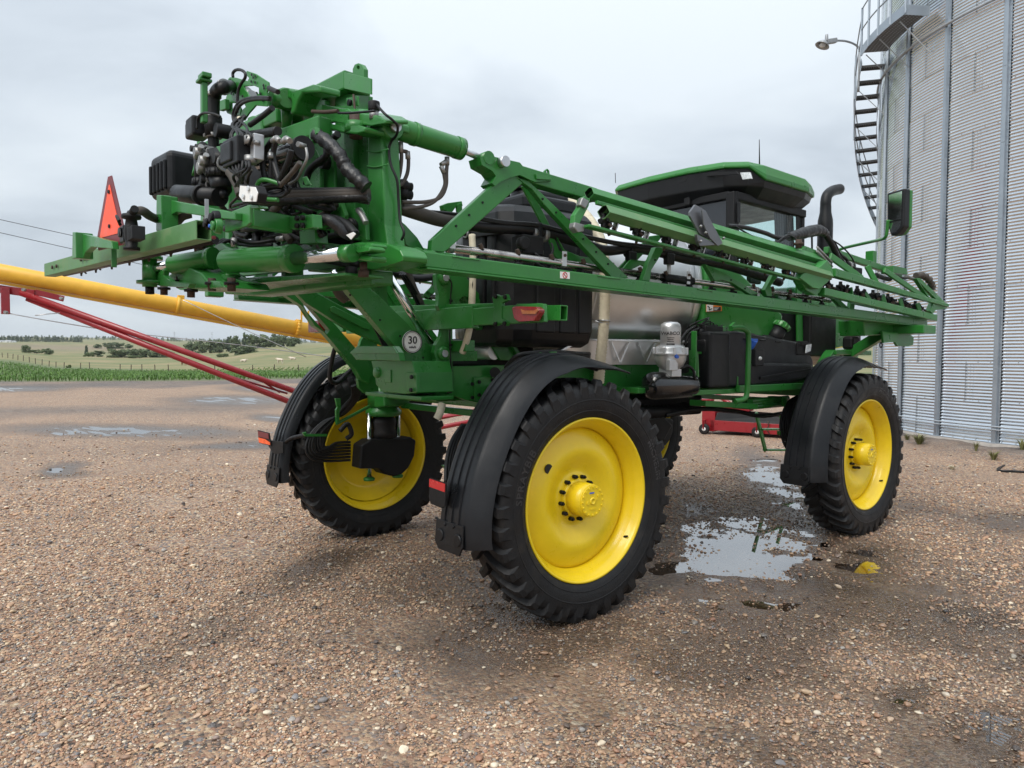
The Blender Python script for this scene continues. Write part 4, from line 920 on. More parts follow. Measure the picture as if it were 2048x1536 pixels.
db = MB(); db.box((.2055,-.012,.062), (.002,.046,.010)); decm = db.mesh('hub_decal', 'blue')
hh = MB(); hh.cyl((.066,0,0), (.0735,0,0), .036, n=24); hole = hh.mesh('disc_hole', 'ink')
vb = MB(); vb.cyl((.11,0,0), (.145,.0,.012), .010, .007, 8); vlv = vb.mesh('valve', 'plastic_matte')
def wheel(x, y, steer, mir, label):
    M = Matrix.Translation((x, y, WZC)) @ Matrix.Rotation(steer, 4, 'Z') @ Matrix.Diagonal((mir,1,1,1))
    w_ = bpy.data.objects.new('wheel', rmm); COL.objects.link(w_); w_.parent = spr; w_.matrix_parent_inverse = Matrix.Translation(-V(spr['_o'])); w_.matrix_basis = M; w_['label'] = label
    def sub(nm, me, mt=None):
        o = bpy.data.objects.new(nm, me); COL.objects.link(o); o.parent = w_
        if mt is not None: o.matrix_basis = mt
        return o
    t = sub('tyre', tyb); sub('hub', hubm); sub('hub_decal', decm)
    for i in range(12):
        a = 2*PI*(i+.3)/12; sub('lug_nut', nutm, Matrix.Translation((0, .163*math.cos(a), .163*math.sin(a))))
    a = math.radians(142); sub('disc_hole', hole, Matrix.Translation((0,.405*math.cos(a),.405*math.sin(a))) @ Matrix.Rotation(0,4,'X'))
    a = math.radians(-38); sub('valve', vlv, Matrix.Translation((0,.565*math.cos(a),.565*math.sin(a))))
    return w_
wR = wheel(TRK, 0, 0, 1, 'near rear wheel, closest to the camera'); wFR = wheel(TRK, WB, .0435, 1, 'front wheel beside the grain bin')
wheel(-TRK, 0, 0, -1, 'far rear wheel seen from its inner side'); wheel(-TRK, WB, .0435, -1, 'far front wheel mostly hidden')
def tyre_text(wh, s, size, deg_mid, r_, x=.2045, up_out=True):
    me = text_mesh(s, size, .004, 'tyre_text', .001, 1.12); co = np.zeros(len(me.vertices)*3); me.vertices.foreach_get('co', co); co = co.reshape(-1,3)
    a = math.radians(deg_mid)-co[:,0]/r_*(1 if up_out else -1); rr = r_+co[:,1]*(1 if up_out else -1)
    xx = x-np.abs(rr-.755)*.09+co[:,2]
    # viewed from +X: Y forward runs to the right of the picture
    out = np.stack([xx, rr*np.cos(a), rr*np.sin(a)], -1); me.vertices.foreach_set('co', out.ravel()); me.update()
    o = bpy.data.objects.new('tyre_lettering', me); COL.objects.link(o); o.parent = wh; return o
mat('tyre_text', (.032,.032,.034), .45, vary=.1)
tyre_text(wFR, 'MICHELIN', .085, 62, .735)
tyre_text(wR, 'SPRAYBIB', .085, 160, .70)
tyre_text(wR, 'MICHELIN', .07, 20, .735)
# ---------------------------------------------------------------- fenders: ribbed black plastic swept round each wheel
FPATH = [(.44,1.845),(.30,1.885),(.14,1.92),(-.06,1.955),(-.24,1.955),(-.40,1.915),(-.55,1.83),(-.68,1.71),(-.80,1.55),(-.90,1.37),(-.98,1.18),(-1.03,1.0),(-1.055,.86),(-1.06,.73),(-1.055,.66)]
def fender(xc, y0, mir, steer, label, refl):
    P = smooth_path([V((0,a,b)) for a, b in FPATH], 5); K = len(P); b = MB()
    #      lateral, radial (+ = away from tyre)
    prof = [(-.225,-.09),(-.217,-.045),(-.205,-.01),(-.188,0),(-.168,0),(-.165,.009),(-.136,.009),(-.133,0),(-.090,0),(-.087,.010),(-.058,.010),(-.055,0),(-.012,0),(-.009,.010),(.02,.010),(.023,0),(.075,0),(.092,-.006),(.112,-.02),(.168,-.078),(.198,-.112),(.204,-.126)]
    n = len(prof); vs = []
    for i, p in enumerate(P):
        d = (P[min(i+1,K-1)]-P[max(i-1,0)]).normalized(); nr = V((0, d.z*-1, d.y)); 
        if nr.dot(p-V((0,0,WZC))) < 0: nr = -nr
        t = i/(K-1); fl = min(1, t/.30)**1.3             # the front end tapers to a thin lip
        flare = 1+.10*max(0, (t-.75)/.25)
        for q, r_ in prof:
            vs.append(p+V((q*(.86+.14*fl)*flare,0,0))+nr*((r_ if r_ > 0 else r_*(.2+.8*fl))))
    M = Matrix.Translation((xc, y0, 0)) @ Matrix.Diagonal((mir,1,1,1)) @ Matrix.Translation((0,0,0))
    vs = [M @ v_ for v_ in vs]
    b.add(vs, [(i*n+j, i*n+j+1, (i+1)*n+j+1, (i+1)*n+j) for i in range(K-1) for j in range(n-1)], 0, True)
    o = part(b, 'fender', 'fender', 0, None, label); md = o.modifiers.new('solid', 'SOLIDIFY'); md.thickness = .012; md.offset = -1
    es = o.modifiers.new('split', 'EDGE_SPLIT'); es.split_angle = math.radians(50)
    # mud flap
    f = MB(); W_ = [V((s*.285, -1.235, .80)) for s in (-1,1)]; 
    pts = [V((-.235,-1.072,.82)), V((.085,-1.072,.82)), V((.095,-1.085,.68)), V((.06,-1.085,.62)), V((-.19,-1.085,.62)), V((-.235,-1.085,.67))]
    f.plate([[M@p for p in pts]], M.to_3x3()@V((0,.012,0)))
    for sx in (-.2, .08):
        c = M@V((sx*.75-.02,-1.080,.72)); f.cyl(c, c+V((0,-.012,0)), .045, .04, 20); 
    f.cyl(M@V((-.12,-1.06,.80)), M@V((-.12,-1.085,.80)), .012, n=8); f.cyl(M@V((-.02,-1.06,.80)), M@V((-.02,-1.085,.80)), .012, n=8)
    part(f, 'mud_flap', 'plastic_black', .004, o)
    for zz in (.0,):                              # fender struts
        s = MB(); s.tube([M@V((-.20,-.15,1.955)), M@V((-.33,-.12,1.82)), M@V((-.42,-.05,1.62)), M@V((-.5,0,1.45))], .024, 8, sub=4); part(s, 'fender_bracket', 'green', 0, o)
    if refl:
        r_ = MB(); cx = -.15; r_.plate([[M@V((cx-.115,-1.105,1.10)), M@V((cx+.085,-1.105,1.09)), M@V((cx+.085,-1.115,.94)), M@V((cx+.05,-1.115,.915)), M@V((cx-.09,-1.115,.925)), M@V((cx-.115,-1.115,.96))]], M.to_3x3()@V((0,.01,0))); rp_ = part(r_, 'reflector_plate', 'plastic_matte', .003, o)
        if refl == 'red':
            q = MB(); q.plate([[M@V((cx-.11,-1.109,1.095)), M@V((cx+.08,-1.109,1.085)), M@V((cx+.08,-1.111,1.03)), M@V((cx-.11,-1.111,1.04))]], M.to_3x3()@V((0,-.004,0))); part(q, 'reflector', 'reflector', 0, o)
    return o
fR = fender(TRK-.01, 0, 1, 0, 'black ribbed fender over the near rear wheel', 'red')
fL = fender(-TRK-.09, 0, -1, 0, 'black ribbed fender over the far rear wheel', None)
fF = fender(TRK-.03, WB+.02, 1, 0, 'black ribbed fender over the near front wheel', None)
fG = fender(-TRK+.03, WB+.02, -1, 0, 'black ribbed fender over the far front wheel', None)
# slanted red and orange reflector of the far rear fender
b = MB(); b.plate([P2([(536,880),(566,884),(566,906),(548,908),(537,893)], Y=-1.118)], V((0,.012,0))); part(b, 'reflector_arm', 'plastic_matte', .002, fL)
b = MB(); b.plate([P2([(515,860),(538,866),(542,892),(518,886)], Y=-1.13)], V((0,.01,0))); rp_ = part(b, 'reflector_plate', 'plastic_matte', .002, fL)
b = MB(); b.plate([P2([(516.5,862),(537,867),(538,878),(517,873)], Y=-1.134)], V((0,-.003,0))); part(b, 'reflector', 'smv_border', 0, fL)
b = MB(); b.plate([P2([(517,875),(530,878),(540,885),(540.5,890),(518.5,885)], Y=-1.134)], V((0,-.003,0))); part(b, 'reflector', 'reflector_orange', 0, fL)
# ---------------------------------------------------------------- chassis
for s in (-1, 1):
    b = MB(); b.beam((s*.50,-.40 if s < 0 else -.55,1.70), (s*.50,5.9,1.70), .13, .27); part(b, 'frame_rail', 'green', .012)
for y in (.35, .7, 2.4, 3.6, 5.6):
    b = MB(); b.beam((-.45,y,1.68), (.45,y,1.68), .16, .2); part(b, 'cross_member', 'green', .01)
for y in (0, WB):
    b = MB(); b.beam((-1.25,y,1.60), (1.25,y,1.60), .22, .20); ax_ = part(b, 'axle_beam', 'green', .015)
    for s in (-1, 1):
        b = MB(); b.beam((s*1.02,y,1.50), (s*1.38,y,1.46), .30, .16); part(b, 'axle_arm', 'green', .015)
        k = MB(); k.lathe([(.155,0),(.19,.02),(.19,.06),(.15,.10),(.15,.14)], (s*1.30,y,1.30), (0,0,1), 28); part(k, 'pivot_flange', 'green', 0)
        k = MB(); k.lathe([(.10,0),(.125,.02),(.135,.07),(.120,.11),(.135,.16),(.13,.21),(.10,.24)], (s*1.30,y,1.06), (0,0,1), 28); part(k, 'air_spring', 'rubber', 0)
        for dy in (-.17, .17):
            rod('strut_rod', (s*1.30,y+dy,.66), (s*1.30,y+dy,1.34), .028, 'chrome', n=16)
            k = MB(); k.lathe([(.03,0),(.058,.004),(.062,.025),(.045,.04),(.03,.045)], (s*1.30,y+dy,.625), (0,0,1), 18); part(k, 'strut_foot', 'green', 0)
        # wheel-motor cover
        k = MB(); sy = 1
        pts = [(-.34,.78),(-.32,1.02),(-.22,1.07),(.26,1.07),(.33,1.03),(.31,.86),(.24,.74),(.16,.68),(.05,.665),(-.06,.70),(-.12,.765)]
        k.plate([[V((s*1.18,y+a,z)) for a, z in pts]], V((s*.20,0,0))); part(k, 'motor_cover', 'plastic_matte', .02, seg=3)
        rod('hub_motor', (s*1.36,y,WZC), (s*1.60,y,WZC), .17, 'plastic_matte', n=28)
    b = MB(); b.beam((-1.1,y+.12,1.42), (1.1,y+.12,1.42), .06, .06); part(b, 'tie_rod', 'green', .006)
for s in (1,-1):   # pads under the rail in front of the rear axle
    b = MB(); b.cyl((s*.64,1.35,1.78), (s*.64,1.35,1.87), .055, .07, 16); part(b, 'rubber_mount', 'rubber', 0)
    b = MB(); b.box((s*.60,1.35,1.74), (.10,.30,.09)); part(b, 'mount_bracket', 'green', .006)
def bolt(c, n_, r_=.016, h=.014, m='plastic_matte', parent=None, nm='bolt'):
    c = V(c); n_ = V(n_).normalized(); return part(MB().cyl(c, c+n_*h, r_, r_*.9, 6), nm, m, 0, parent)
# hoses curling to the far rear hub
for k in range(7):
    q = k*.017; X = -1.02+.008*(k % 3)
    pts = [A(722-k*3,766+k*1,X=-.75), A(716-k*2,796-k*.5,X=-.85), A(688-k*1,828-k*1.5,X=X), A(650+k*2,842+k*1,X=X), A(622+k*4,868,X=X), A(612+k*6,898-k*1,X=X), A(625+k*5.5,918-k*4,X=X), A(655+k*3,922-k*6,X=-1.08), A(700,920-k*6,X=-1.16)]
    pipe('hydraulic_hose', pts, .0135, 'hose')
pipe('hydraulic_hose', [A(672,690,X=-.7), A(664,720,X=-.75), A(660,757,X=-.8), A(675,765,X=-.85), A(700,742,X=-.9), A(735,718,X=-.9)], .022)
pipe('hydraulic_hose', [A(612,870,X=-1.05), A(585,876,X=-1.3), A(572,884,X=-1.5)], .02)
pipe('hydraulic_hose', [A(680,862,X=-1.1), A(695,848,X=-1.1), A(703,868,X=-1.1), A(692,878,X=-1.12)], .024)
b = MB(); b.plate([P2([(606,866),(613,864),(612,868),(655,868),(655,873),(610,873)], X=-.99)], V((-.03,0,0))); part(b, 'hose_clamp', 'green', .003)
b = MB(); b.plate([P2([(671,797),(681,797),(682,818),(679,822),(679,844),(673,848),(672,820),(675,815)], X=-.97)], V((-.03,0,0))); part(b, 'hose_bracket', 'green', .003)
bar('hose_bracket', A(672,848,X=-.98), A(740,812,X=-1.1), .02, .03)
b = MB(); b.plate([P2([(712,773),(745,772),(746,778),(713,779)], X=-.8)], V((-.06,0,0))); part(b, 'hose_clamp', 'green', .003)
# white placards on the strut
for (u0,u1) in ((787,800),(801,813)):
    b = MB(); b.plate([P2([(u0,806),(u1,804.5),(u1-1,811),(u0-1,812.5)], X=-1.06)], V((.003,0,0))); part(b, 'placard', 'white', 0)
# near rear hub hoses seen behind the fender
for k in range(3):
    pipe('hydraulic_hose', [A(925+k*4,850,X=1.1), A(905+k*5,880,X=1.15), A(894+k*5,920,X=1.2), A(892+k*6,965,X=1.25)], .016)
b = MB(); b.plate([P2([(882,930),(905,928),(905,938),(890,940)], X=1.12)], V((.04,0,0))); part(b, 'hose_clamp', 'green', .003)
# front axle hoses beside the near front fender
for k in range(5):
    pipe('hydraulic_hose', [A(1596,792,X=1.05), A(1574+k*4,808+k*3,X=1.0+.01*k), A(1561+k*5,850,X=1.0+.01*k), A(1570+k*5,890-k*2,X=1.05), A(1588+k*3,910-k*3,X=1.1)], .017)
b = MB(); b.plate([P2([(1560,862),(1600,860),(1600,868),(1560,870)], X=1.02)], V((-.04,0,0))); part(b, 'hose_clamp', 'green', .003)
# rear frame: mast plates that carry the lift arms
MX = .66
def PLT(name, pix, X, th=.03, holes=(), mats='green', bevel=.005, parent=None, label=None):
    b = MB(); b.plate([P2(pix, X=X)]+[P2(h, X=X) for h in holes], V((-th,0,0))); return part(b, name, mats, bevel, parent, label)
def circ_px(u, v, ru, rv=None, n=16): rv = ru if rv is None else rv; return [(u+ru*math.cos(2*PI*i/n), v+rv*math.sin(2*PI*i/n)) for i in range(n)]
mastpix = [(872,548),(880,545),(925,548),(932,556),(960,600),(960,640),(920,640),(905,655),(905,760),(908,796),(880,797),(868,785),(866,770),(870,752),(868,735),(872,718),(868,705),(872,690),(882,672),(886,650),(884,630),(876,612),(878,590),(873,570)]
PLT('mast_plate', mastpix, MX, .05, holes=[[(918,600),(926,592),(936,594),(944,606),(930,606),(920,606)]])
PLT('mast_plate', [(u-150, v*.985+2) for u, v in mastpix], -MX, .05)
for c in ((886,707),(884,757),(888,556)):
    p = A(*c, X=MX); b = MB(); b.lathe([(.058,0),(.055,.02),(.045,.03),(.030,.03)], p, (1,0,0), 24); bo = part(b, 'pivot_boss', 'green', 0); rod('pivot_pin', p+V((.02,0,0)), p+V((.036,0,0)), .028, 'steel', bo)
for c in ((888,633),(900,600),(884,732),(895,785),(884,622),(882,745)):
    bolt(A(*c, X=MX), (1,0,0), .010)
pipe('cable', [A(893,556,X=MX+.03), A(903,566,X=MX+.03), A(901,600,X=MX+.02), A(900,690,X=MX+.02), A(904,760,X=MX+.02), A(902,782,X=MX+.02)], .006)
for c in ((901,602),(900,690),(899,784)):
    bolt(A(*c, X=MX+.01), (1,0,0), .012, .02)
# A-frame legs running forward from the mast to the rails
def prism_beam(name, a, b_, w, h, **k): return bar(name, a, b_, w, h, **k)
PLT('mast_brace', [(925,545),(942,565),(1042,706),(1040,722),(1000,720),(960,650),(905,560)], MX-.02, .10)
PLT('mast_brace', [(1010,668),(1018,664),(1016,680),(1042,708),(1040,720)], MX+.02, .04)
PLT('mast_brace', [(u-150, v*.985+2) for u, v in [(925,545),(942,565),(1042,706),(1040,722),(1000,720),(960,650),(905,560)]], -MX+.02, .10)
# rear box of the chassis
b = MB(); b.box((.05,-.30,1.72), (.80,.50,.24)); part(b, 'rear_frame_box', 'green', .02)
PLT('gusset_plate', [(905,733),(1010,730),(1010,800),(985,812),(930,800),(905,790)], .655, .03)
PLT('gusset_plate', [(948,755),(990,750),(992,806),(950,800)], .675, .02)
for c in ((958,764),(958,790),(944,768),(944,795),(985,760),(985,797)): bolt(A(*c, X=.68), (1,0,0), .017)
rod('frame_plug', A(990,745,X=.60), A(990,745,X=.74), .045, 'plastic_matte')
b = MB(); b.plate([P2([(905,702),(955,702),(955,722),(905,722)], X=.66)], V((-.06,0,0))); part(b, 'light_stub', 'green', .005)
bar('stub_tube', (.40, A(912,712,X=.66).y, 2.02), (.86, A(912,712,X=.66).y, 2.02), .09, .09, open_start=False)
# lower pivot block between the arms
b = MB(); b.plate([P2([(742,722),(824,722),(830,745),(832,786),(810,788),(790,786),(765,784),(752,770),(748,745)], Y=-.86)], V((0,.35,0))); part(b, 'pivot_block', 'green', .012)
b = MB(); b.plate([P2([(812,745),(832,745),(834,784),(813,784)], Y=-.88)], V((0,.03,0))); part(b, 'stop_plate', 'green', .004)
for c in ((824,754),(823,780)): bolt(A(*c, Y=-.89), (0,-1,0), .018)
p = A(755,745,Y=-.86); b = MB(); b.lathe([(.045,0),(.043,.02),(.03,.025),(0,.025)], p, (0,-1,0), 20); part(b, 'pivot_boss', 'green', 0)
b = MB(); b.plate([P2([(769,740),(781,740),(781,765),(769,765)], Y=-.87)], V((0,.02,0))); part(b, 'slot_frame', 'green_light', .003)
b = MB(); b.box(A(815,791,Y=-.7), (.9,.3,.03)); part(b, 'belly_plate', 'green', .005)
rod('turret', (-1.3,0,1.40), (-1.3,0,1.62), .17, 'green', n=32)
b = MB(); b.box((.05,.30,1.97), (.9,.5,.26)); part(b, 'pump_housing', 'plastic_matte', .03)
b = MB(); b.cyl((-.5,.0,1.98), (.62,.0,1.98), .07, n=20); part(b, 'sump_pipe', 'stainless', 0)
# ---------------------------------------------------------------- parallel lift arms
ARX = .56
PLT('lift_arm', [(690,573),(700,566),(728,568),(752,586),(872,702),(876,715),(870,745),(868,772),(852,768),(835,752),(822,738),(795,700),(700,586)], ARX, .09)
PLT('lift_arm', [(571,590),(585,583),(606,585),(628,600),(706,690),(735,722),(745,745),(738,768),(722,758),(712,740),(604,612)], -.56, .09, holes=[[(606,608),(614,606),(660,660),(654,668),(630,652)]])
PLT('lift_arm', [(590,583),(604,578),(630,583),(672,606),(760,652),(778,672),(782,690),(770,692),(690,655),(612,606)], -.25, .07)
PLT('arm_web', [(660,615),(668,612),(742,650),(740,660),(726,656),(662,624)], -.235, .03, mats='green_light')
b = MB(); b.plate([P2([(701,706),(716,692),(788,692),(797,705),(800,722),(712,720)], Y=-1.02)], V((0,.05,0))); part(b, 'arm_cross_plate', 'green', .006)
b = MB(); b.plate([P2([(716,692),(788,692),(797,706),(701,706)], Y=-1.025)], V((0,-.012,-.004))); part(b, 'arm_cross_lip', 'green_light', .003)
for X_, pts in ((ARX,[(838,690),(700,590),(760,640),(800,672),(846,715),(850,735)]),):
    for c in pts: bolt(A(*c, X=X_), (1,0,0), .009, .006)
# lift cylinder: chrome rod
rod('lift_cylinder_rod', A(770,540,X=.40), A(864,693,X=.40), .034, 'chrome')
rod('lift_cylinder_body', A(752,512,X=.40), A(772,544,X=.40), .055, 'green')
rod('lift_cylinder_eye', A(864,700,X=.46), A(864,700,X=.34), .05, 'green')
rod('lift_cylinder_rod', A(662,540,X=-.4), A(700,600,X=-.4), .034, 'chrome')
PLT('link_plate', [(742,540),(760,536),(775,556),(775,600),(790,640),(782,650),(760,640),(748,590)], .34, .04)
p = A(757,566,X=.35); b = MB(); b.lathe([(.035,0),(.03,.02),(0,.02)], p, (1,0,0), 18); part(b, 'pivot_pin', 'rust', 0)
for c, o_ in (((765,578),0),((830,600),1)): pass
for k in range(5):
    pipe('hydraulic_hose', [A(700+k*4,570,X=-.05+.03*k), A(715+k*4,600,X=-.05+.03*k), A(740+k*4,640,X=0), A(762+k*3,680,X=0), A(775,720,X=0)], .013)
pipe('wrapped_hose', [A(668,560,X=.05), A(682,586,X=.05), A(694,596,X=.05)], .055, 'hose_dusty')
pipe('hydraulic_hose', [A(815,540,X=.1), A(828,575,X=.1), A(842,606,X=.1), A(850,640,X=.05)], .028, 'hose_dusty')
for k in range(3): pipe('hydraulic_hose', [A(800+k*5,548,X=.15), A(822+k*5,585,X=.12), A(842+k*4,625,X=.1), A(848,660,X=.1)], .010)
# speed disc
p = A(825,684,X=.66); b = MB(); b.cyl(p-V((.01,0,0)), p, .088, n=48); sg = part(b, 'speed_disc', 'white', 0, label='round white speed plate reading 30 mile/h')
b = MB(); b.lathe([(.088,.0005),(.088,.003),(.0815,.003),(.0815,.0005)], p, (1,0,0), 48); b.lathe([(.0755,.0005),(.0755,.0022),(.0735,.0022),(.0735,.0005)], p, (1,0,0), 48); part(b, 'disc_ring', 'ink', 0, sg)
place_text(text_mesh('30', .085, .002, 'ink', .0012), p+V((.002,0,.012)), (0,1,0), (0,0,1), 'disc_number', sg)
place_text(text_mesh('mile/h', .026, .002, 'ink', .0004), p+V((.002,0,-.040)), (0,1,0), (0,0,1), 'disc_unit', sg)
# ---------------------------------------------------------------- rear light bar
LY = -.55
bar('light_bar', (-1.0, LY, 2.235), (1.10, LY, 2.235), .06, .17)
PLT_ = MB(); PLT_.plate([P2([(985,592),(995,588),(1003,600),(1003,640),(995,650),(985,646)], Y=LY-.04)], V((0,.02,0)))
b = MB(); b.plate([P2([(984,594),(992,588),(1000,592),(1012,588),(1016,600),(1003,606),(1003,636),(1016,644),(1012,652),(1000,646),(992,652),(984,648),(988,620)], Y=LY-.035)], V((0,.03,0))); part(b, 'clamp_plate', 'green', .005)
for c in ((992,593),(1011,594),(992,648),(1010,647)): bolt(A(*c, Y=LY-.04), (0,-1,0), .018)
bar('light_arm', (1.08, LY, 2.235), (1.85, LY, 2.235), .05, .13, open_start=False)
b = MB(); b.plate([P2([(1040,608),(1094,608),(1096,644),(1042,646)], Y=LY-.03)], V((0,-.035,0))); part(b, 'lamp_bracket', 'green', .004)
bar('light_tube', A(1128,626,Y=LY+.15)+V((0,0,0)), A(1060,626,Y=LY+.15), .07, .105, open_start=True)
b = MB(); b.plate([P2([(1034,616),(1040,613),(1083,614),(1091,620),(1090,626),(1080,642),(1047,644),(1038,638)], Y=LY-.075)], V((0,-.05,0))); tl = part(b, 'tail_lamp', 'lens_red', .008)
b = MB(); b.plate([P2([(1043,618),(1050,621),(1070,621),(1076,617),(1078,621),(1073,628),(1046,628)], Y=LY-.126)], V((0,-.008,0))); part(b, 'indicator_lens', 'lens_amber', .003, tl)
b = MB(); b.plate([P2([(775,612),(1000,606),(1000,640),(775,636)], Y=LY+.02)], V((0,.05,0))); part(b, 'light_bar_web', 'green', .005)
# tail lamp on the far side
bar('light_arm', (-1.08, LY, 2.235), (-1.75, LY, 2.235), .05, .13)
b = MB(); b.box((-1.62,LY-.06,2.235), (.26,.07,.12)); part(b, 'tail_lamp', 'lens_red', .008)
# ---------------------------------------------------------------- tanks
def superell(a, b_, e, n=64): 
    out = []
    for i in range(n):
        t = 2*PI*i/n; c, s = math.cos(t), math.sin(t); out.append((a*math.copysign(abs(c)**e, c), b_*math.copysign(abs(s)**e, s)))
    return out
def loft(b, secs, m=0, caps=True, smooth=True):
    n = len(secs[0]); vs = [p for s in secs for p in s]
    b.add(vs, [(i*n+j, i*n+(j+1) % n, (i+1)*n+(j+1) % n, (i+1)*n+j) for i in range(len(secs)-1) for j in range(n)], m, smooth)
    if caps: b.add(secs[0], [tuple(range(n))], m); b.add(secs[-1], [tuple(reversed(range(n)))], m)
    return b
def sec(y, a, b_, e, cz, n=64): return [V((p, y, cz+q)) for p, q in superell(a, b_, e, n)]
b = MB(); loft(b, [sec(.82,.93,.66,.80,2.66), sec(.84,.97,.70,.80,2.66), sec(2.36,.97,.70,.80,2.66), sec(2.42,.95,.68,.80,2.66), sec(2.46,.86,.6,.8,2.66)]); tank = part(b, 'solution_tank', 'stainless', 0, label='brushed stainless steel solution tank')
for y in (.86, 1.02, 2.30):
    b = MB(); loft(b, [sec(y-.02,.974,.704,.80,2.66), sec(y,.979,.709,.80,2.66), sec(y+.02,.974,.704,.80,2.66)], caps=False); part(b, 'weld_band', 'stainless', 0, tank)
for y in (1.05, 1.75, 2.3):
    b = MB(); b.plate([[V((.90,y,2.12)),V((.86,y,1.88)),V((.50,y,1.86)),V((.62,y,2.06))]], V((0,.012,0))); part(b, 'saddle_rib', 'stainless', .002, tank)
b = MB(); b.plate([[V((.905,.55,2.10)),V((.905,2.4,2.12)),V((.86,2.4,1.87)),V((.86,.55,1.87))]], V((-.008,0,0))); part(b, 'tank_skirt', 'stainless', .002, tank)
b = MB(); b.plate([[V((.93,.35,1.94)),V((.93,.72,2.10)),V((.93,2.35,2.105)),V((.93,2.35,2.09)),V((.93,.74,2.085)),V((.93,.38,1.93))]], V((-.07,0,0))); part(b, 'skirt_flange', 'stainless', .002, tank)
for y in (1.25, 1.62, 2.05):
    for d in (-.12, .12):
        b = MB(); b.beam((.915,y,1.885), (.915,y+d,2.08), .006, .016); part(b, 'skirt_brace', 'stainless', 0, tank)
# black moulded rear tank with vertical flutes
def rsec(y, a, b_, e, n=96, fl=0.):
    out = []
    for p, q in superell(a, b_, e, n): out.append(V((p, y, 2.64+q)))
    return out
PLAN = [(.36,-.13),(.84,-.15),(.95,-.06),(1.0,.10),(1.005,.80),(-.94,.80),(-.70,.50),(-.10,.12)]
def plv(z, s=1., n=0): return [V((.05+(x-.05)*s, .40+(y-.40)*s, z)) for x, y in PLAN]
b = MB(); loft(b, [plv(2.02,.90), plv(2.06,.97), plv(2.16,1.0), plv(3.02,1.0), plv(3.12,.985), plv(3.18,.93), plv(3.21,.80)], smooth=False); bt = part(b, 'rinse_tank', 'plastic_black', .03, seg=3, label='black moulded plastic rear tank')
for x0, x1 in ((.38,.52),(.56,.70),(.73,.83)):
    b = MB(); b.beam(((x0+x1)/2,-.145,2.20), ((x0+x1)/2,-.145,2.98), x1-x0, .07, up=(0,1,0)); part(b, 'tank_flute', 'plastic_black', .025, bt, seg=3)
for y0, y1 in ((.14,.34),(.40,.58),(.62,.76)):
    b = MB(); b.beam((1.0,(y0+y1)/2,2.14), (1.0,(y0+y1)/2,3.0), .035, y1-y0, up=(0,1,0)); part(b, 'tank_flute', 'plastic_black', .014, bt, seg=3)
b = MB(); b.box((.55,.42,3.24), (.66,.62,.14)); b.box((.60,.50,3.33), (.4,.4,.10)); part(b, 'tank_top', 'plastic_black', .04, bt, seg=3)
b = MB(); b.plate([P2([(922,460),(1008,455),(1010,466),(925,478)], Y=-.20)], V((0,.04,0))); part(b, 'tank_strap', 'plastic_black', .006, bt)
b = MB(); c = A(934,468,Y=-.21); b.cyl(c, c+V((0,-.02,0)), .035, n=24); wsh = part(b, 'washer', 'clamp', 0, bt); b = MB(); b.cyl(c+V((0,-.02,0)), c+V((0,-.035,0)), .02, n=6); part(b, 'bolt', 'plastic_matte', 0, wsh)
# lid assembly and breather on top
c = A(1058,385,X=.2); b = MB(); b.cyl((c.x,c.y,3.40), (c.x,c.y,3.52), .19, .17, 28); b.cyl((c.x,c.y,3.50), (c.x,c.y,3.56), .2, .19, 28); part(b, 'tank_lid', 'plastic_black', .008, bt)
b = MB(); b.cyl((c.x+.02,c.y-.3,3.4), (c.x+.02,c.y-.3,3.62), .045, n=14); b.sph((c.x+.02,c.y-.3,3.63), .06); part(b, 'breather', 'plastic_black', 0, bt)
b = MB(); c = A(1052,420,X=.45); b.box(c+V((0,0,.0)), (.10,.16,.24)); part(b, 'hose_mount', 'plastic_matte', .01, bt)
b = MB(); c = A(1010,433,X=.5); b.box(c, (.12,.2,.05)); b.box(c+V((-.3,.1,.02)), (.2,.2,.08)); part(b, 'tank_boss', 'plastic_black', .01, bt)
pipe('hose', [A(1030,415,X=.5), A(1042,394,X=.48), A(1056,385,X=.45), A(1070,390,X=.4)], .018)
pipe('hose', [A(980,410,X=.4), A(1005,404,X=.4), A(1028,409,X=.45)], .012)
# cream corrugated fill hose over the tank and down the side
def corr(t, i): return 1.0+(.09 if i % 2 else -.09)
pts = smooth_path([A(1068,384,X=.30), A(1085,377,X=.34), A(1112,384,X=.42), A(1140,403,X=.55), A(1165,425,X=.68), A(1185,450,X=.82), A(1200,480,X=.94), A(1208,520,X=1.02), A(1210,570,X=1.04), A(1209,620,X=1.03), A(1206,670,X=1.02), A(1201,720,X=.98), A(1197,765,X=.9)], 16)
b = MB(); b.tube(pts, .048, 16, rf=corr); part(b, 'fill_hose', 'cream_hose', 0, label='cream corrugated fill hose')
b = MB(); b.tube(ring(A(1208,642,X=1.03), (0,.1,1), .053, 16)+[ring(A(1208,642,X=1.03), (0,.1,1), .053, 16)[0]], .006, 6); b.tube([A(1183,638,X=.97), A(1196,644,X=1.02), A(1216,648,X=1.08)], .006, 6); part(b, 'hose_hook', 'steel', 0)
pts = smooth_path([A(944,470,Y=-.36), A(946,520,Y=-.38), A(944,600,Y=-.4), A(940,650,Y=-.42), A(933,682,Y=-.45), A(925,705,Y=-.45)], 6)
b = MB(); b.tube(pts, .028, 12); part(b, 'drain_hose', 'cream_hose', 0, label='pale hose down the rear tank')
pts = smooth_path([A(884,808,Y=-.75), A(880,825,Y=-.78), A(874,838,Y=-.8)], 10); b = MB(); b.tube(pts, .030, 12, rf=corr); part(b, 'drain_hose', 'cream_hose', 0)
pipe('cable', [A(943,500,Y=-.37), A(946,560,Y=-.40), A(938,610,Y=-.42), A(928,640,Y=-.42)], .007)
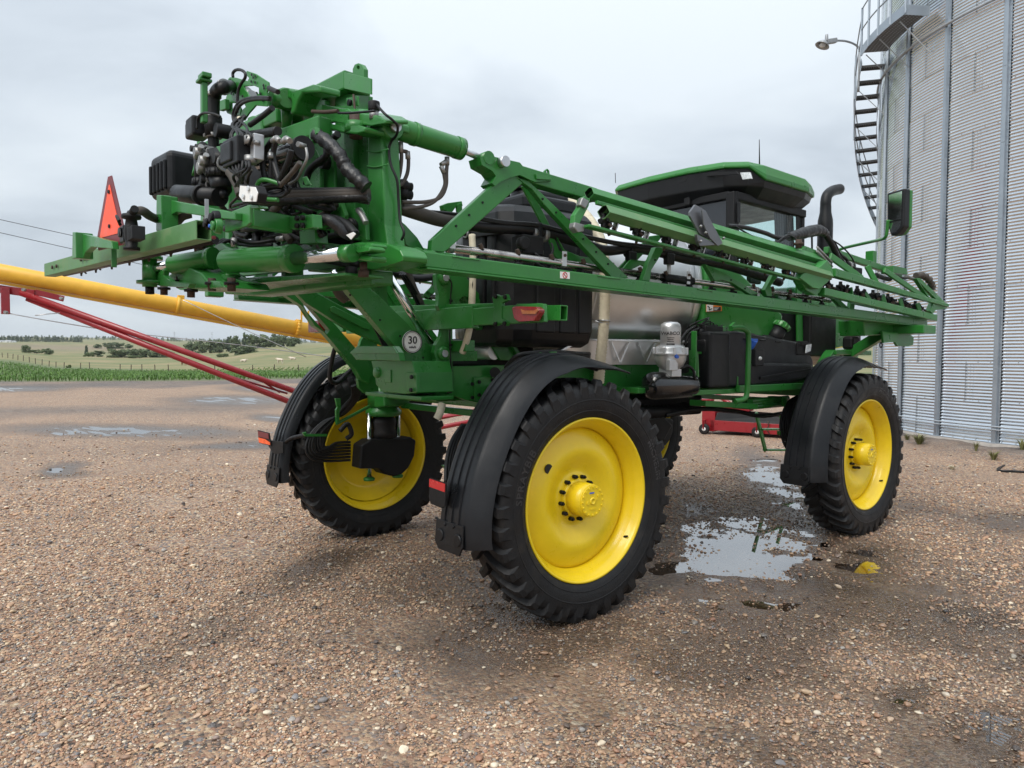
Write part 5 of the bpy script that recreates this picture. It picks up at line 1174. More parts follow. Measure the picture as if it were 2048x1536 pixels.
# hoses lying over the near fender
for k, (dy, r_) in enumerate(((0,.02),(7,.017),(12,.015))):
    pipe('hydraulic_hose', [A(1012,735+dy*.4,X=1.0), A(1035,712+dy,X=1.15), A(1070,706+dy,X=1.2), A(1110,704+dy*.8,X=1.2), A(1150,707+dy,X=1.15), A(1178,708+dy*.6,X=1.05)], r_)
b = MB(); b.plate([P2([(1101,704),(1114,703),(1114,716),(1102,718)], X=1.24)], V((-.05,0,0))); part(b, 'hose_clamp', 'green', .003)
# ---------------------------------------------------------------- green body panels between tank and cab
b = MB(); b.plate([[V((.97,2.50,1.95)),V((.97,2.42,2.3)),V((.97,2.48,2.9)),V((.97,2.75,3.0)),V((.97,3.35,2.72)),V((.97,3.9,2.45)),V((.97,3.95,2.02)),V((.97,3.2,1.95))]], V((-.30,0,0))); part(b, 'side_panel', 'green', .05, seg=4)
b = MB(); b.plate([[V((.99,3.02,2.02)),V((.99,3.02,2.12)),V((.99,3.7,2.10)),V((.99,3.78,2.02))]], V((-.04,0,0))); part(b, 'panel_ridge', 'green', .015, seg=3)
b = MB(); b.box((0,2.95,2.2), (1.6,.9,.9)); part(b, 'engine_deck', 'plastic_matte', .03)
b = MB(); b.box((0,2.85,2.75), (1.5,.65,.5)); part(b, 'deck_shroud', 'plastic_matte', .05)
b = MB(); b.plate([P2([(1412,608),(1443,606.5),(1443,622),(1412,624)], X=.975)], V((.003,0,0))); dc = part(b, 'warning_decal', 'orange', 0, label='orange and white warning decal')
b = MB(); b.plate([P2([(1413,609.5),(1426,609),(1426,622),(1413,623)], X=.979)], V((.002,0,0))); part(b, 'decal_pictogram_field', 'white', 0, dc)
b = MB(); b.plate([P2([(1427,614),(1441.5,613.3),(1441.5,621),(1427,622)], X=.979)], V((.002,0,0))); part(b, 'decal_text_field', 'ink', 0, dc)
for k in range(3): 
    b = MB(); b.plate([P2([(1428,615.6+k*2),(1438-2*k,615.1+k*2),(1438-2*k,615.9+k*2),(1428,616.4+k*2)], X=.982)], V((.0015,0,0))); part(b, 'decal_line', 'white', 0, dc)
b = MB(); b.tube([A(1415,612,X=.982), A(1419,615,X=.982), A(1418,619,X=.982), A(1424,617.5,X=.982)], .005, 6); part(b, 'decal_figure', 'ink', 0, dc)
# yellow caution label on the rail
b = MB(); b.plate([P2([(1256,757),(1277,756),(1277,771),(1256,772)], X=.57)], V((.003,0,0))); dc = part(b, 'caution_decal', 'auger_yellow', 0, label='yellow and black caution decal')
b = MB(); b.plate([P2([(1257.5,761.5),(1275.5,760.6),(1275.5,769.5),(1257.5,770.5)], X=.574)], V((.002,0,0))); part(b, 'decal_text_field', 'ink', 0, dc)
b = MB(); b.plate([P2([(1262,775),(1272,774.5),(1272,779),(1262,779.5)], X=.57)], V((.003,0,0))); part(b, 'serial_decal', 'white', 0)
# ---------------------------------------------------------------- air dryer, air tank
c = A(1341,690,X=1.12); b = MB(); b.lathe([(0,.36),(.06,.355),(.09,.335),(.097,.30),(.097,.12),(.09,.115)], V((c.x,c.y,1.92)), (0,0,1), 32); can = part(b, 'air_dryer_canister', 'aluminium', 0, label='grey air dryer canister lettered WABCO')
place_text(text_mesh('WABCO', .046, .002, 'ink', .0008), V((c.x,c.y,2.165))+V((CAMP.x-c.x,CAMP.y-c.y,0)).normalized()*.0975, V((-(CAMP.y-c.y),CAMP.x-c.x,0)), (0,0,1), 'canister_lettering', can)
for k, (dz, wd) in enumerate(((2.125,.07),(2.108,.055),(2.09,.062),(2.065,.075))):
    q = V((CAMP.x-c.x,CAMP.y-c.y,0)).normalized(); s = V((-q.y,q.x,0)); o0 = V((c.x,c.y,dz))+q*.0965; b = MB(); b.beam(o0-s*wd/2, o0+s*wd/2, .003, .005 if k < 3 else .010); part(b, 'canister_print', 'plastic_black', 0, can)
b = MB(); b.lathe([(.07,-.10),(.12,-.06),(.145,-.01),(.15,.04),(.16,.045),(.16,.065),(.15,.07),(.145,.11),(.125,.13),(.09,.14)], V((c.x,c.y,1.92)), (0,0,1), 28)
for i in range(10):
    a = 2*PI*i/10; b.box(V((c.x+.15*math.cos(a), c.y+.15*math.sin(a), 2.0)), (.03,.03,.07), Matrix.Rotation(a,3,'Z'))
b.box((c.x,c.y,1.83), (.16,.14,.14)); b.box((c.x+.1,c.y-.1,1.87), (.05,.12,.10)); dr = part(b, 'air_dryer_body', 'aluminium', .006)
b = MB(); cc = A(1352,712,X=1.24); b.cyl(cc-V((.03,0,0)), cc+V((.02,0,0)), .024, n=14); part(b, 'pressure_cap', 'blue', 0, dr)
b = MB(); b.box(A(1358,712,X=1.16), (.1,.16,.09)); part(b, 'valve_block', 'plastic_matte', .008, dr)
b = MB(); y0, y1 = 1.44, 2.14; z = 1.675; b.lathe([(0,0),(.07,.012),(.115,.04),(.13,.09),(.13,y1-y0-.09),(.115,y1-y0-.04),(.07,y1-y0-.012),(0,y1-y0)], (1.08,y0,z), (0,1,0), 36); part(b, 'air_tank', 'plastic_black', 0, label='glossy black air tank').data.materials[0] = MATS['dark_paint'] if 'dark_paint' in MATS else mat('dark_paint', (.008,.008,.009), .18, vary=.1, coat=.6)
pipe('air_line', [A(1356,722,X=1.15), A(1360,735,X=1.2), A(1375,732,X=1.2), A(1386,740,X=1.2), A(1389,755,X=1.2), A(1390,774,X=1.15)], .014)
rod('line_fitting', A(1389,742,X=1.2), A(1389,750,X=1.2), .013, 'clamp'); rod('line_fitting', A(1388,775,X=1.16), A(1393,772,X=1.16), .016, 'clamp')
rod('line_fitting', A(1357,725,X=1.17), A(1362,738,X=1.19), .013, 'clamp')
b = MB(); b.box((.80,1.75,1.63), (.5,.8,.05)); b.box((.7,1.75,1.8), (.06,1.1,.34)); part(b, 'air_tank_shelf', 'green', .006)
# valve cluster behind the dryer
c = A(1413,672,X=1.0); b = MB(); b.box(c, (.2,.30,.20)); b.box(c+V((.1,-.02,-.02)), (.05,.22,.13)); b.cyl(c+V((.05,-.2,.03)), c+V((.05,-.1,.03)), .04, n=12); vc = part(b, 'valve_cluster', 'plastic_black', .012)
r_ = random.Random(3)
for k in range(11):
    u0 = r_.uniform(1385,1440); v0 = r_.uniform(648,664); pipe('harness_wire', [A(u0,v0,X=1.05), A(u0+r_.uniform(-25,25),v0-r_.uniform(0,14),X=1.05), A(u0+r_.uniform(-30,40),v0+r_.uniform(-4,6),X=1.05), A(u0+r_.uniform(-10,50),v0+r_.uniform(4,14),X=1.0)], .008, parent=vc, n=6, sub=4)
pipe('air_line', [A(1365,705,X=1.1), A(1360,688,X=1.12), A(1372,665,X=1.1), A(1390,652,X=1.05)], .014); pipe('air_line', [A(1370,690,X=1.1), A(1378,668,X=1.1), A(1398,656,X=1.05)], .012)
b = MB(); b.plate([P2([(1445,655),(1450,690),(1436,702),(1392,704),(1392,708),(1440,708),(1456,692),(1452,652)], X=1.10)], V((-.08,0,0))); part(b, 'bracket', 'green', .004)
# ---------------------------------------------------------------- fuel tank with guard rail
b = MB(); fx0, fx1 = .62, 1.16
prof = [(2.30,1.64),(2.24,1.70),(2.22,2.12),(2.32,2.20),(2.75,2.22),(3.4,2.17),(3.9,2.13),(4.12,2.05),(4.26,1.92),(4.28,1.80),(4.15,1.70),(3.6,1.63)]
b.plate([[V((fx1,y,z)) for y, z in prof]], V((fx0-fx1,0,0))); ft = part(b, 'fuel_tank', 'plastic_black', .06, seg=4, label='black moulded fuel tank on the near side')
b = MB(); b.plate([[V((1.19,2.95,1.66)),V((1.19,2.95,1.90)),V((1.19,4.16,1.88)),V((1.19,4.22,1.80)),V((1.19,4.1,1.72))]], V((-.1,0,0))); part(b, 'tank_step', 'plastic_black', .03, ft, seg=3)
b = MB(); b.plate([[V((1.21,3.1,1.745)),V((1.21,4.12,1.83)),V((1.21,4.12,1.81)),V((1.21,3.1,1.715))]], V((-.05,0,0))); part(b, 'tank_groove', 'plastic_matte', .004, ft)
b = MB(); b.box((1.12,2.40,1.92), (.16,.34,.56)); part(b, 'tank_end_cap', 'plastic_black', .03, ft, seg=3)
for k in range(3):
    b = MB(); b.beam((1.0,2.9+.3*k,2.215-.01*k), (1.17,2.9+.3*k,2.14-.01*k), .12, .02); part(b, 'tank_rib', 'plastic_black', .008, ft)
n0 = A(1545,684,X=1.0); n1 = A(1562,655,X=1.05); b = MB(); b.cyl(n0, n1, .085, .075, 24); nk = part(b, 'filler_neck', 'plastic_black', 0, ft)
nd = (n1-n0).normalized(); b = MB(); b.cyl(n1-nd*.01, n1+nd*.05, .09, .088, 24)
for i in range(12):
    for q in [ring(n1, nd, .091, 12)[i]]: b.cyl(q, q+nd*.045, .01, n=6)
b.cyl(n1+nd*.05, n1+nd*.07, .05, n=12); part(b, 'filler_cap', 'green_light', .004, ft)
bc = A(1508,690,X=1.2); b = MB(); b.cyl(bc-V((.05,0,.03)), bc+V((.0,0,.05)), .04, .04, 8); b.box(bc+V((0,0,.05)), (.03,.10,.03)); part(b, 'blue_cap', 'blue', .004, ft)
b = MB(); b.box(A(1515,715,X=1.2), (.06,.16,.18)); part(b, 'gauge_box', 'plastic_black', .01, ft); b = MB(); c = A(1520,717,X=1.235); b.sph(c, .022); part(b, 'sight_bulb', 'lens_clear', 0, ft)
c = A(1600,698,X=1.12); b = MB(); b.box(c, (.12,.30,.14)); b.box(c+V((.02,-.02,.06)), (.1,.16,.06)); wlp = part(b, 'work_lamp', 'plastic_matte', .012, ft)
b = MB(); b.plate([P2([(1612,690),(1622,688),(1620,702),(1610,706)], X=1.20)], V((.01,0,0))); part(b, 'work_lamp_lens', 'lens_clear', .002, ft)
# green tubular guard in front of the tank
pipe('guard_rail', [A(1462,657,X=1.28), A(1480,656,X=1.30), A(1492,661,X=1.31), A(1497,675,X=1.31), A(1496,740,X=1.31), A(1494,785,X=1.30), A(1488,798,X=1.29), A(1470,802,X=1.25)], .027, 'green')
bar('tank_cradle', (1.12,2.0,1.60), (1.12,3.6,1.60), .10, .05); bar('tank_cradle', (1.20,2.7,1.625), (1.20,4.0,1.63), .05, .07)
for y in (2.05, 2.75): bar('tank_strap', (1.14,y,1.62), (1.14,y,2.2) if y < 2.5 else (1.14,y,1.75), .06, .02, up=(0,1,0))
b = MB(); b.plate([P2([(1397,708),(1400,788),(1396,788),(1394,700)], X=1.16)], V((-.1,0,0))); part(b, 'cradle_post', 'green', .004)
b = MB(); b.plate([P2([(1462,652),(1470,644),(1482,652),(1482,672),(1466,674)], X=1.1)], V((-.03,0,0))); part(b, 'rail_bracket', 'green', .004)
# steering / step links below the tank
for v, r_ in ((800,.03),(806,.022),(812,.03)):
    rod('step_link', A(1500,v+2,X=.95), A(1575,v-4,X=.95), r_, 'green')
for q in ([(1495,798),(1506,797),(1507,818),(1496,819)],[(1566,794),(1574,793),(1574,812),(1567,813)]):
    b = MB(); b.plate([P2(q, X=1.0)], V((-.2,0,0))); part(b, 'link_bracket', 'green', .004)
bar('running_board', A(1395,806,X=1.0), A(1500,812,X=1.0), .20, .06)
pipe('hydraulic_hose', [A(1330,830,X=.8), A(1400,818,X=.85), A(1470,822,X=.9), A(1520,832,X=.9), A(1570,826,X=.9)], .025)
pts = smooth_path([A(1268,818,X=.7), A(1300,824,X=.75), A(1340,822,X=.75), A(1370,815,X=.7)], 10); b = MB(); b.tube(pts, .06, 14, rf=corr); part(b, 'corrugated_duct', 'plastic_matte', 0)
b = MB(); b.box((.2,2.2,1.42), (.7,1.6,.22)); part(b, 'belly_pan', 'plastic_matte', .03)
b = MB(); b.plate([P2([(1292,840),(1330,835),(1346,850),(1330,880),(1300,880)], X=-.9)], V((-.2,0,0))); part(b, 'motor_guard', 'plastic_matte', .02)
# ladder at the far front corner
lx = -.95
for du in (0, 48):
    bar('ladder_rail', A(1512+du,825,X=lx), A(1531+du,902,X=lx), .03, .07)
for t in (.43, .97):
    a = A(1512,825,X=lx).lerp(A(1531,902,X=lx), t); b2 = A(1560,825,X=lx).lerp(A(1579,902,X=lx), t); bar('ladder_rung', a, b2+(b2-a)*.6, .10, .03)
# ---------------------------------------------------------------- cab
ROOF = [(-1.0,3.2),(-.85,3.02),(-.3,2.96),(.3,2.98),(.72,3.08),(.92,3.26),(1.0,3.46),(1.0,4.35),(.9,4.66),(.55,4.86),(0,4.93),(-.55,4.86),(-.9,4.66),(-1.0,4.35)]
def rlev(s, z, dy=0., tilt=0., up=0.): return [V((x*s, 3.9+(y-3.9)*s+dy, z+tilt*(y-3.9)+(up if y < 3.3 else 0))) for x, y in ROOF]
b = MB(); loft(b, [rlev(.80,3.70), rlev(.86,3.74), rlev(.955,3.83), rlev(.975,3.90,tilt=-.01,up=.115)], smooth=False); rf_ = part(b, 'roof_liner', 'plastic_black', .012)
b = MB(); loft(b, [rlev(.965,3.895,tilt=-.01,up=.115), rlev(1.0,3.90,tilt=-.01,up=.115), rlev(1.0,3.955,tilt=-.01,up=.085), rlev(.965,4.06,tilt=-.02,up=.02), rlev(.80,4.115,tilt=-.02), rlev(.4,4.125,tilt=-.02)], smooth=False); roof = part(b, 'cab_roof', 'green', .012, label='angular green cab roof')
b = MB(); b.box((-.35,3.5,4.14), (.12,.2,.03)); part(b, 'roof_hatch', 'green', .01, roof)
# rear roof lamp and vent
b = MB(); b.plate([P2([(1483,346),(1502,345),(1506,358),(1488,360)], Y=3.14)], V((0,-.03,0))); part(b, 'roof_lamp', 'lens_clear', .004, rf_)
b = MB(); b.plate([P2([(1419,345),(1474,343),(1479,349),(1413,353)], Y=3.05)], V((0,-.015,0))); part(b, 'roof_vent', 'plastic_matte', .003, rf_)
b = MB(); b.plate([P2([(1348,352),(1380,347),(1374,362),(1356,369)], Y=3.02)], V((0,-.015,0))); part(b, 'liner_panel', 'plastic_matte', .003, rf_)
CZ0, CZ1, CY0, CY1, CXh = 2.02, 3.76, 3.16, 4.66, .80
def pil(x0, y0, x1, y1, w_, nm='pillar'): return bar(nm, (x0,y0,CZ0), (x1,y1,CZ1), w_, w_, 'plastic_matte', .015, up=(1,0,0))
for s in (-1, 1):
    pil(s*CXh, CY0, s*(CXh-.02), CY0, .11); pil(s*CXh*.93, CY1, s*(CXh-.05), CY1-.05, .08)
    b = MB(); b.add([V((s*.80,CY0+.04,2.62)),V((s*.80,CY1-.04,2.55)),V((s*.78,CY1-.09,3.68)),V((s*.79,CY0+.05,3.70))], [(0,1,2,3)]); part(b, 'door_glass', 'cab_glass', 0)
    b = MB(); b.plate([[V((s*.815,CY0,2.02)),V((s*.815,CY1,2.02)),V((s*.815,CY1-.02,2.60)),V((s*.815,CY0,2.66))]], V((-s*.05,0,0))); part(b, 'door_panel', 'plastic_black', .015)
    b = MB(); b.beam((s*.80,CY0,3.72), (s*.79,CY1-.05,3.70), .08, .09); part(b, 'door_header', 'plastic_matte', .012)
    b = MB(); b.beam((s*.815,CY1-.16,2.6), (s*.80,CY1-.2,3.66), .012, .07, up=(0,1,0)); part(b, 'door_frame', 'plastic_matte', .004)
b = MB(); b.plate([[V((-.76,CY0-.01,2.02)),V((.76,CY0-.01,2.02)),V((.76,CY0-.01,2.8)),V((-.76,CY0-.01,2.8))]], V((0,.04,0))); part(b, 'rear_wall', 'plastic_black', .01)
b = MB(); b.plate([[V((-.75,CY0,2.8)),V((.75,CY0,2.8)),V((.73,CY0,3.72)),V((-.73,CY0,3.72))]], V((0,.01,0))); part(b, 'rear_window', 'dark_glass', 0)
b = MB(); b.box((.0,CY0+.25,3.1), (1.3,.05,1.0)); part(b, 'rear_blind', 'plastic_matte', 0)
for x0,x1 in ((-.76,.76),):
    b = MB(); b.beam((x0,CY0-.01,3.73), (x1,CY0-.01,3.73), .08, .08); part(b, 'rear_header', 'plastic_matte', .01)
b = MB(); b.add([V((-.72,CY1,2.35)),V((.72,CY1,2.35)),V((.70,CY1-.08,3.70)),V((-.70,CY1-.08,3.70))], [(0,1,2,3)]); part(b, 'windscreen', 'cab_glass', 0)
b = MB(); b.box((0,3.9,2.0), (1.6,1.5,.06)); part(b, 'cab_floor', 'plastic_matte', .01)
b = MB(); b.box((0,3.65,2.5), (.5,.5,.14)); b.box((0,3.45,2.85), (.48,.14,.62), Matrix.Rotation(.12,3,'X')); b.box((0,3.40,3.25), (.26,.1,.2)); b.box((0,3.65,2.22), (.35,.35,.5)); part(b, 'seat', 'plastic_black', .05, seg=3)
b = MB(); b.beam((0,4.4,2.05), (0,4.22,2.75), .09, .09); b.tube(ring((0,4.18,2.8), (0,-.6,.8), .19, 24)+[ring((0,4.18,2.8), (0,-.6,.8), .19, 24)[0]], .016, 8); part(b, 'steering_column', 'plastic_matte', 0)
b = MB(); b.box((.36,3.85,2.62), (.12,.5,.10)); b.box((.42,4.15,2.95), (.06,.24,.2)); part(b, 'armrest', 'plastic_matte', .015)
# curtain on the near door
b = MB(); vs = []
for i in range(25):
    y = 4.02+.42*i/24; x = .755+.012*math.sin(i*2.1); vs += [V((x,y,3.66)), V((x+.004,y+.03,3.28))]
b.add(vs, [(2*i,2*i+1,2*i+3,2*i+2) for i in range(24)], 0, True); part(b, 'sun_blind', 'plastic_black', 0)
for z in (3.62, 3.50, 3.40): bolt((.845,CY0+.03,z), (1,0,0), .012, .006, 'clamp')
b = MB(); b.box((.862,CY0,3.53), (.012,.05,.22)); part(b, 'door_hinge', 'plastic_black', .004)
b = MB(); c = A(1376,395,Y=3.10); b.box(c, (.09,.06,.2)); part(b, 'wiper_motor', 'plastic_matte', .02)
rod('antenna', A(1519,330,X=.35), A(1518.6,279,X=.35), .009, 'plastic_matte', n=8, r1=.004)
rod('antenna', A(1231,366,X=-.6), A(1230.5,346,X=-.6), .004, 'plastic_matte', n=6)
# grab rail
pipe('grab_rail', [V((.86,4.60,2.5)), V((.90,4.62,2.6)), V((.90,4.62,3.4)), V((.85,4.60,3.5))], .012, 'plastic_matte')
# ---------------------------------------------------------------- exhaust stack
e0 = A(1651,560,X=.62); b = MB()
ex = e0.x; ey = A(1650,470,X=.62).y
ez = lambda v: A(1650, v, X=.62).z
pts = [(ez(560),.096),(ez(450),.096),(ez(440),.092),(ez(425),.072),(ez(412),.070)]
for (z0,r0),(z1,r1) in zip(pts[:-1],pts[1:]): b.cyl((ex,ey,z0), (ex,ey,z1), r0, r1, 28, caps=False)
b.tube(smooth_path([V((ex,ey,ez(414))), V((ex,ey,ez(402))), A(1655,390,X=.62), A(1664,381,X=.62)+V((0,.02,0)), A(1672,379,X=.62)+V((0,.10,.02))], 6), .068, 24); part(b, 'exhaust_stack', 'plastic_black', 0, label='dark curved exhaust stack')
# ---------------------------------------------------------------- hood, cooling box, front
b = MB(); b.plate([[V((.62,4.75,2.05)),V((.62,4.75,2.85)),V((.62,5.4,2.82)),V((.62,6.2,2.62)),V((.62,6.45,2.35)),V((.62,6.5,1.95)),V((.62,6.3,1.85))]], V((-1.24,0,0))); hood = part(b, 'hood', 'green', .10, seg=4)
b = MB(); b.box((.80,4.86,2.28), (.30,.62,.62)); part(b, 'cooler_box', 'plastic_matte', .02)
b = MB(); b.plate([[V((.66,5.9,1.98)),V((.66,5.9,2.45)),V((.66,6.2,2.5)),V((.66,6.42,2.3)),V((.66,6.44,2.0))]], V((-.06,0,0))); part(b, 'hood_screen', 'plastic_black', .02)
b = MB(); b.plate([P2([(1658,705),(1655,680),(1662,668),(1674,666),(1688,674),(1694,690),(1694,705)], X=.68)], V((-.04,0,0))); part(b, 'hood_grille', 'green_light', .006)
for k in range(14):
    b = MB(); b.tube([A(1660,702-k*2.4,X=.695), A(1674,700-k*2.6,X=.70), A(1690,697-k*2.0,X=.695)], .006, 5); part(b, 'grille_louvre', 'green', 0)
b = MB(); b.plate([P2([(1670,697),(1686,694),(1687,699),(1671,701)], X=.715)], V((.003,0,0))); part(b, 'hood_decal', 'white', 0); b = MB(); b.plate([P2([(1672,695.5),(1684,693),(1686,694.2),(1671,697.2)], X=.716)], V((.003,0,0))); part(b, 'hood_decal', 'yellow', 0)
c = A(1636,692,X=.8); b = MB(); b.cyl(c+V((0,-.15,.02)), c+V((0,.15,.05)), .085, .075, 20); part(b, 'intake_pipe', 'pipe_steel', 0)
b = MB(); b.plate([P2([(1595,540),(1603,538),(1607,700),(1597,700)], X=.86)], V((-.03,0,0))); part(b, 'cab_edge_trim', 'green', .004)
b = MB(); b.plate([P2([(1595,563),(1602,562),(1602.5,572),(1595,573)], X=.865)], V((.003,0,0))); part(b, 'trim_decal', 'yellow', 0)
b = MB(); b.plate([P2([(1594,575),(1602,574),(1603,700),(1595,700)], X=.862)], V((.003,0,0))); part(b, 'trim_stripe', 'green_worn', 0)
pipe('blue_hose', [A(1560,551,X=.9), A(1580,548,X=.9), A(1600,552,X=.9)], .018, 'blue')
# front platform and boom cradle
cy = A(1790,665,X=1.55).y
b = MB(); b.beam((.95,cy,A(1770,660,X=1.5).z), (1.95,cy,A(1770,660,X=1.5).z), .34, .10); part(b, 'cradle_deck', 'green', .012)
b = MB(); b.plate([P2([(1728,640),(1822,648),(1822,672),(1790,668),(1730,672)], X=1.60)], V((-.3,0,0))); part(b, 'cradle_box', 'green', .012)
b = MB(); b.plate([P2([(1765,662),(1820,668),(1828,674),(1827,690),(1818,693),(1795,692),(1790,684),(1768,686)], X=1.66)], V((-.03,0,0))); part(b, 'cradle_plate', 'green', .006)
bar('cradle_strut', A(1692,712,X=1.0), A(1772,664,X=1.5), .10, .12); bar('cradle_strut', (-1.0, A(1692,712,X=1.0).y, 1.98), (-1.5,cy,2.25), .10, .12)
for k in range(4):
    t = .25+.18*k; c = A(1692,712,X=1.0).lerp(A(1772,664,X=1.5), t); b = MB(); b.cyl(c+V((.056,0,.0)), c+V((.060,0,0)), .028, n=14); part(b, 'lightening_hole', 'ink', 0)
b = MB(); b.beam((-1.95,cy,2.3), (-.95,cy,2.3), .34, .10); part(b, 'cradle_deck', 'green', .012)
b = MB(); b.tube(ring(A(1762,690,X=1.6), (1,0,0), .03, 12)+[ring(A(1762,690,X=1.6), (1,0,0), .03, 12)[0]], .008, 6); part(b, 'tow_ring', 'plastic_matte', 0)
b = MB(); b.box((.85,5.35,2.02), (.5,.9,.06)); part(b, 'front_step', 'green', .01)
c = A(1702,686,X=1.05); b = MB(); b.box(c, (.14,.2,.16)); part(b, 'horn', 'plastic_matte', .03)
bar('axle_post', (1.05,WB,1.55), (1.0,WB+.6,1.98), .12, .14)
# ---------------------------------------------------------------- mirror on its arm
pipe('mirror_arm', [A(1678,500,X=1.0), A(1692,495,X=1.1), A(1740,484,X=1.5), A(1762,479,X=1.72), A(1771,474,X=1.80), A(1774,462,X=1.82), A(1776,440,X=1.84)], .018, 'green')
mdir = V((-.20,-1,0)).normalized(); mside = V((1,-.2,0)).normalized()
mc = A(1790,424,X=1.90)
b = MB(); 
def MP(a, z, d=0): return mc+mside*a*.9+V((0,0,z*.92))-mdir*d
hs = [(-.115,.245),(.12,.26),(.12,-.19),(.045,-.27),(-.045,-.28),(-.105,-.12)]
b.plate([[MP(a,z) for a, z in hs]], -mdir*.10); mh = part(b, 'mirror_housing', 'plastic_black', .015, label='large black rear view mirror')
b = MB(); b.plate([[MP(a*.98,z*.98,.10) for a, z in hs]], -mdir*.05); part(b, 'mirror_shell', 'green', .012, mh)
b = MB(); b.plate([[MP(-.085,.215,-.006),MP(.09,.23,-.006),MP(.088,-.10,-.006),MP(-.078,-.10,-.006)]], -mdir*.004); part(b, 'mirror_glass', 'chrome', 0, mh)
b = MB(); b.plate([[MP(-.075,-.125,-.006),MP(.088,-.12,-.006),MP(.08,-.18,-.006),MP(.035,-.24,-.006),MP(-.035,-.25,-.006)]], -mdir*.004); part(b, 'wide_mirror_glass', 'chrome', 0, mh)
b = MB(); b.box(A(1742,520,X=1.2), (.10,.10,.22)); part(b, 'marker_post', 'green', .008)
# ---------------------------------------------------------------- booms
nzb = MB(); nzb.cyl((0,0,.05),(0,0,-.05), .018, n=10, m=0); nzb.sph((0,0,.0), .030, 0, 10, 6); nzb.cyl((-.045,0,0),(.045,0,0), .016, n=8, m=0); nzb.cyl((0,-.04,-.02),(0,.04,-.02), .014, n=8, m=0); nzb.cyl((0,0,-.05),(0,0,-.085), .014, .010, 8, 1); nzb.cyl((.03,.02,-.03),(.05,.035,-.05), .011, n=8, m=1)
NZM = nzb.mesh('nozzle_body', ['plastic_matte','rust'])
cap = MB(); cap.cyl((0,0,.0),(0,0,.035), .018, .016, 8, 0); cap.cyl((0,0,-.01),(0,0,.0), .012, n=8, m=1); CAPM = cap.mesh('nozzle_cap', ['rust','plastic_matte'])
def inst(name, me, loc, parent, rot=(0,0,0)):
    o = bpy.data.objects.new(name, me); COL.objects.link(o); o.parent = parent
    o.location = loc; o.rotation_euler = rot
    if '_o' in parent: o.matrix_parent_inverse = Matrix.Translation(-V(parent['_o']))
    return o
def lerp_px(p0, p1, t): return (p0[0]+(p1[0]-p0[0])*t, p0[1]+(p1[1]-p0[1])*t)
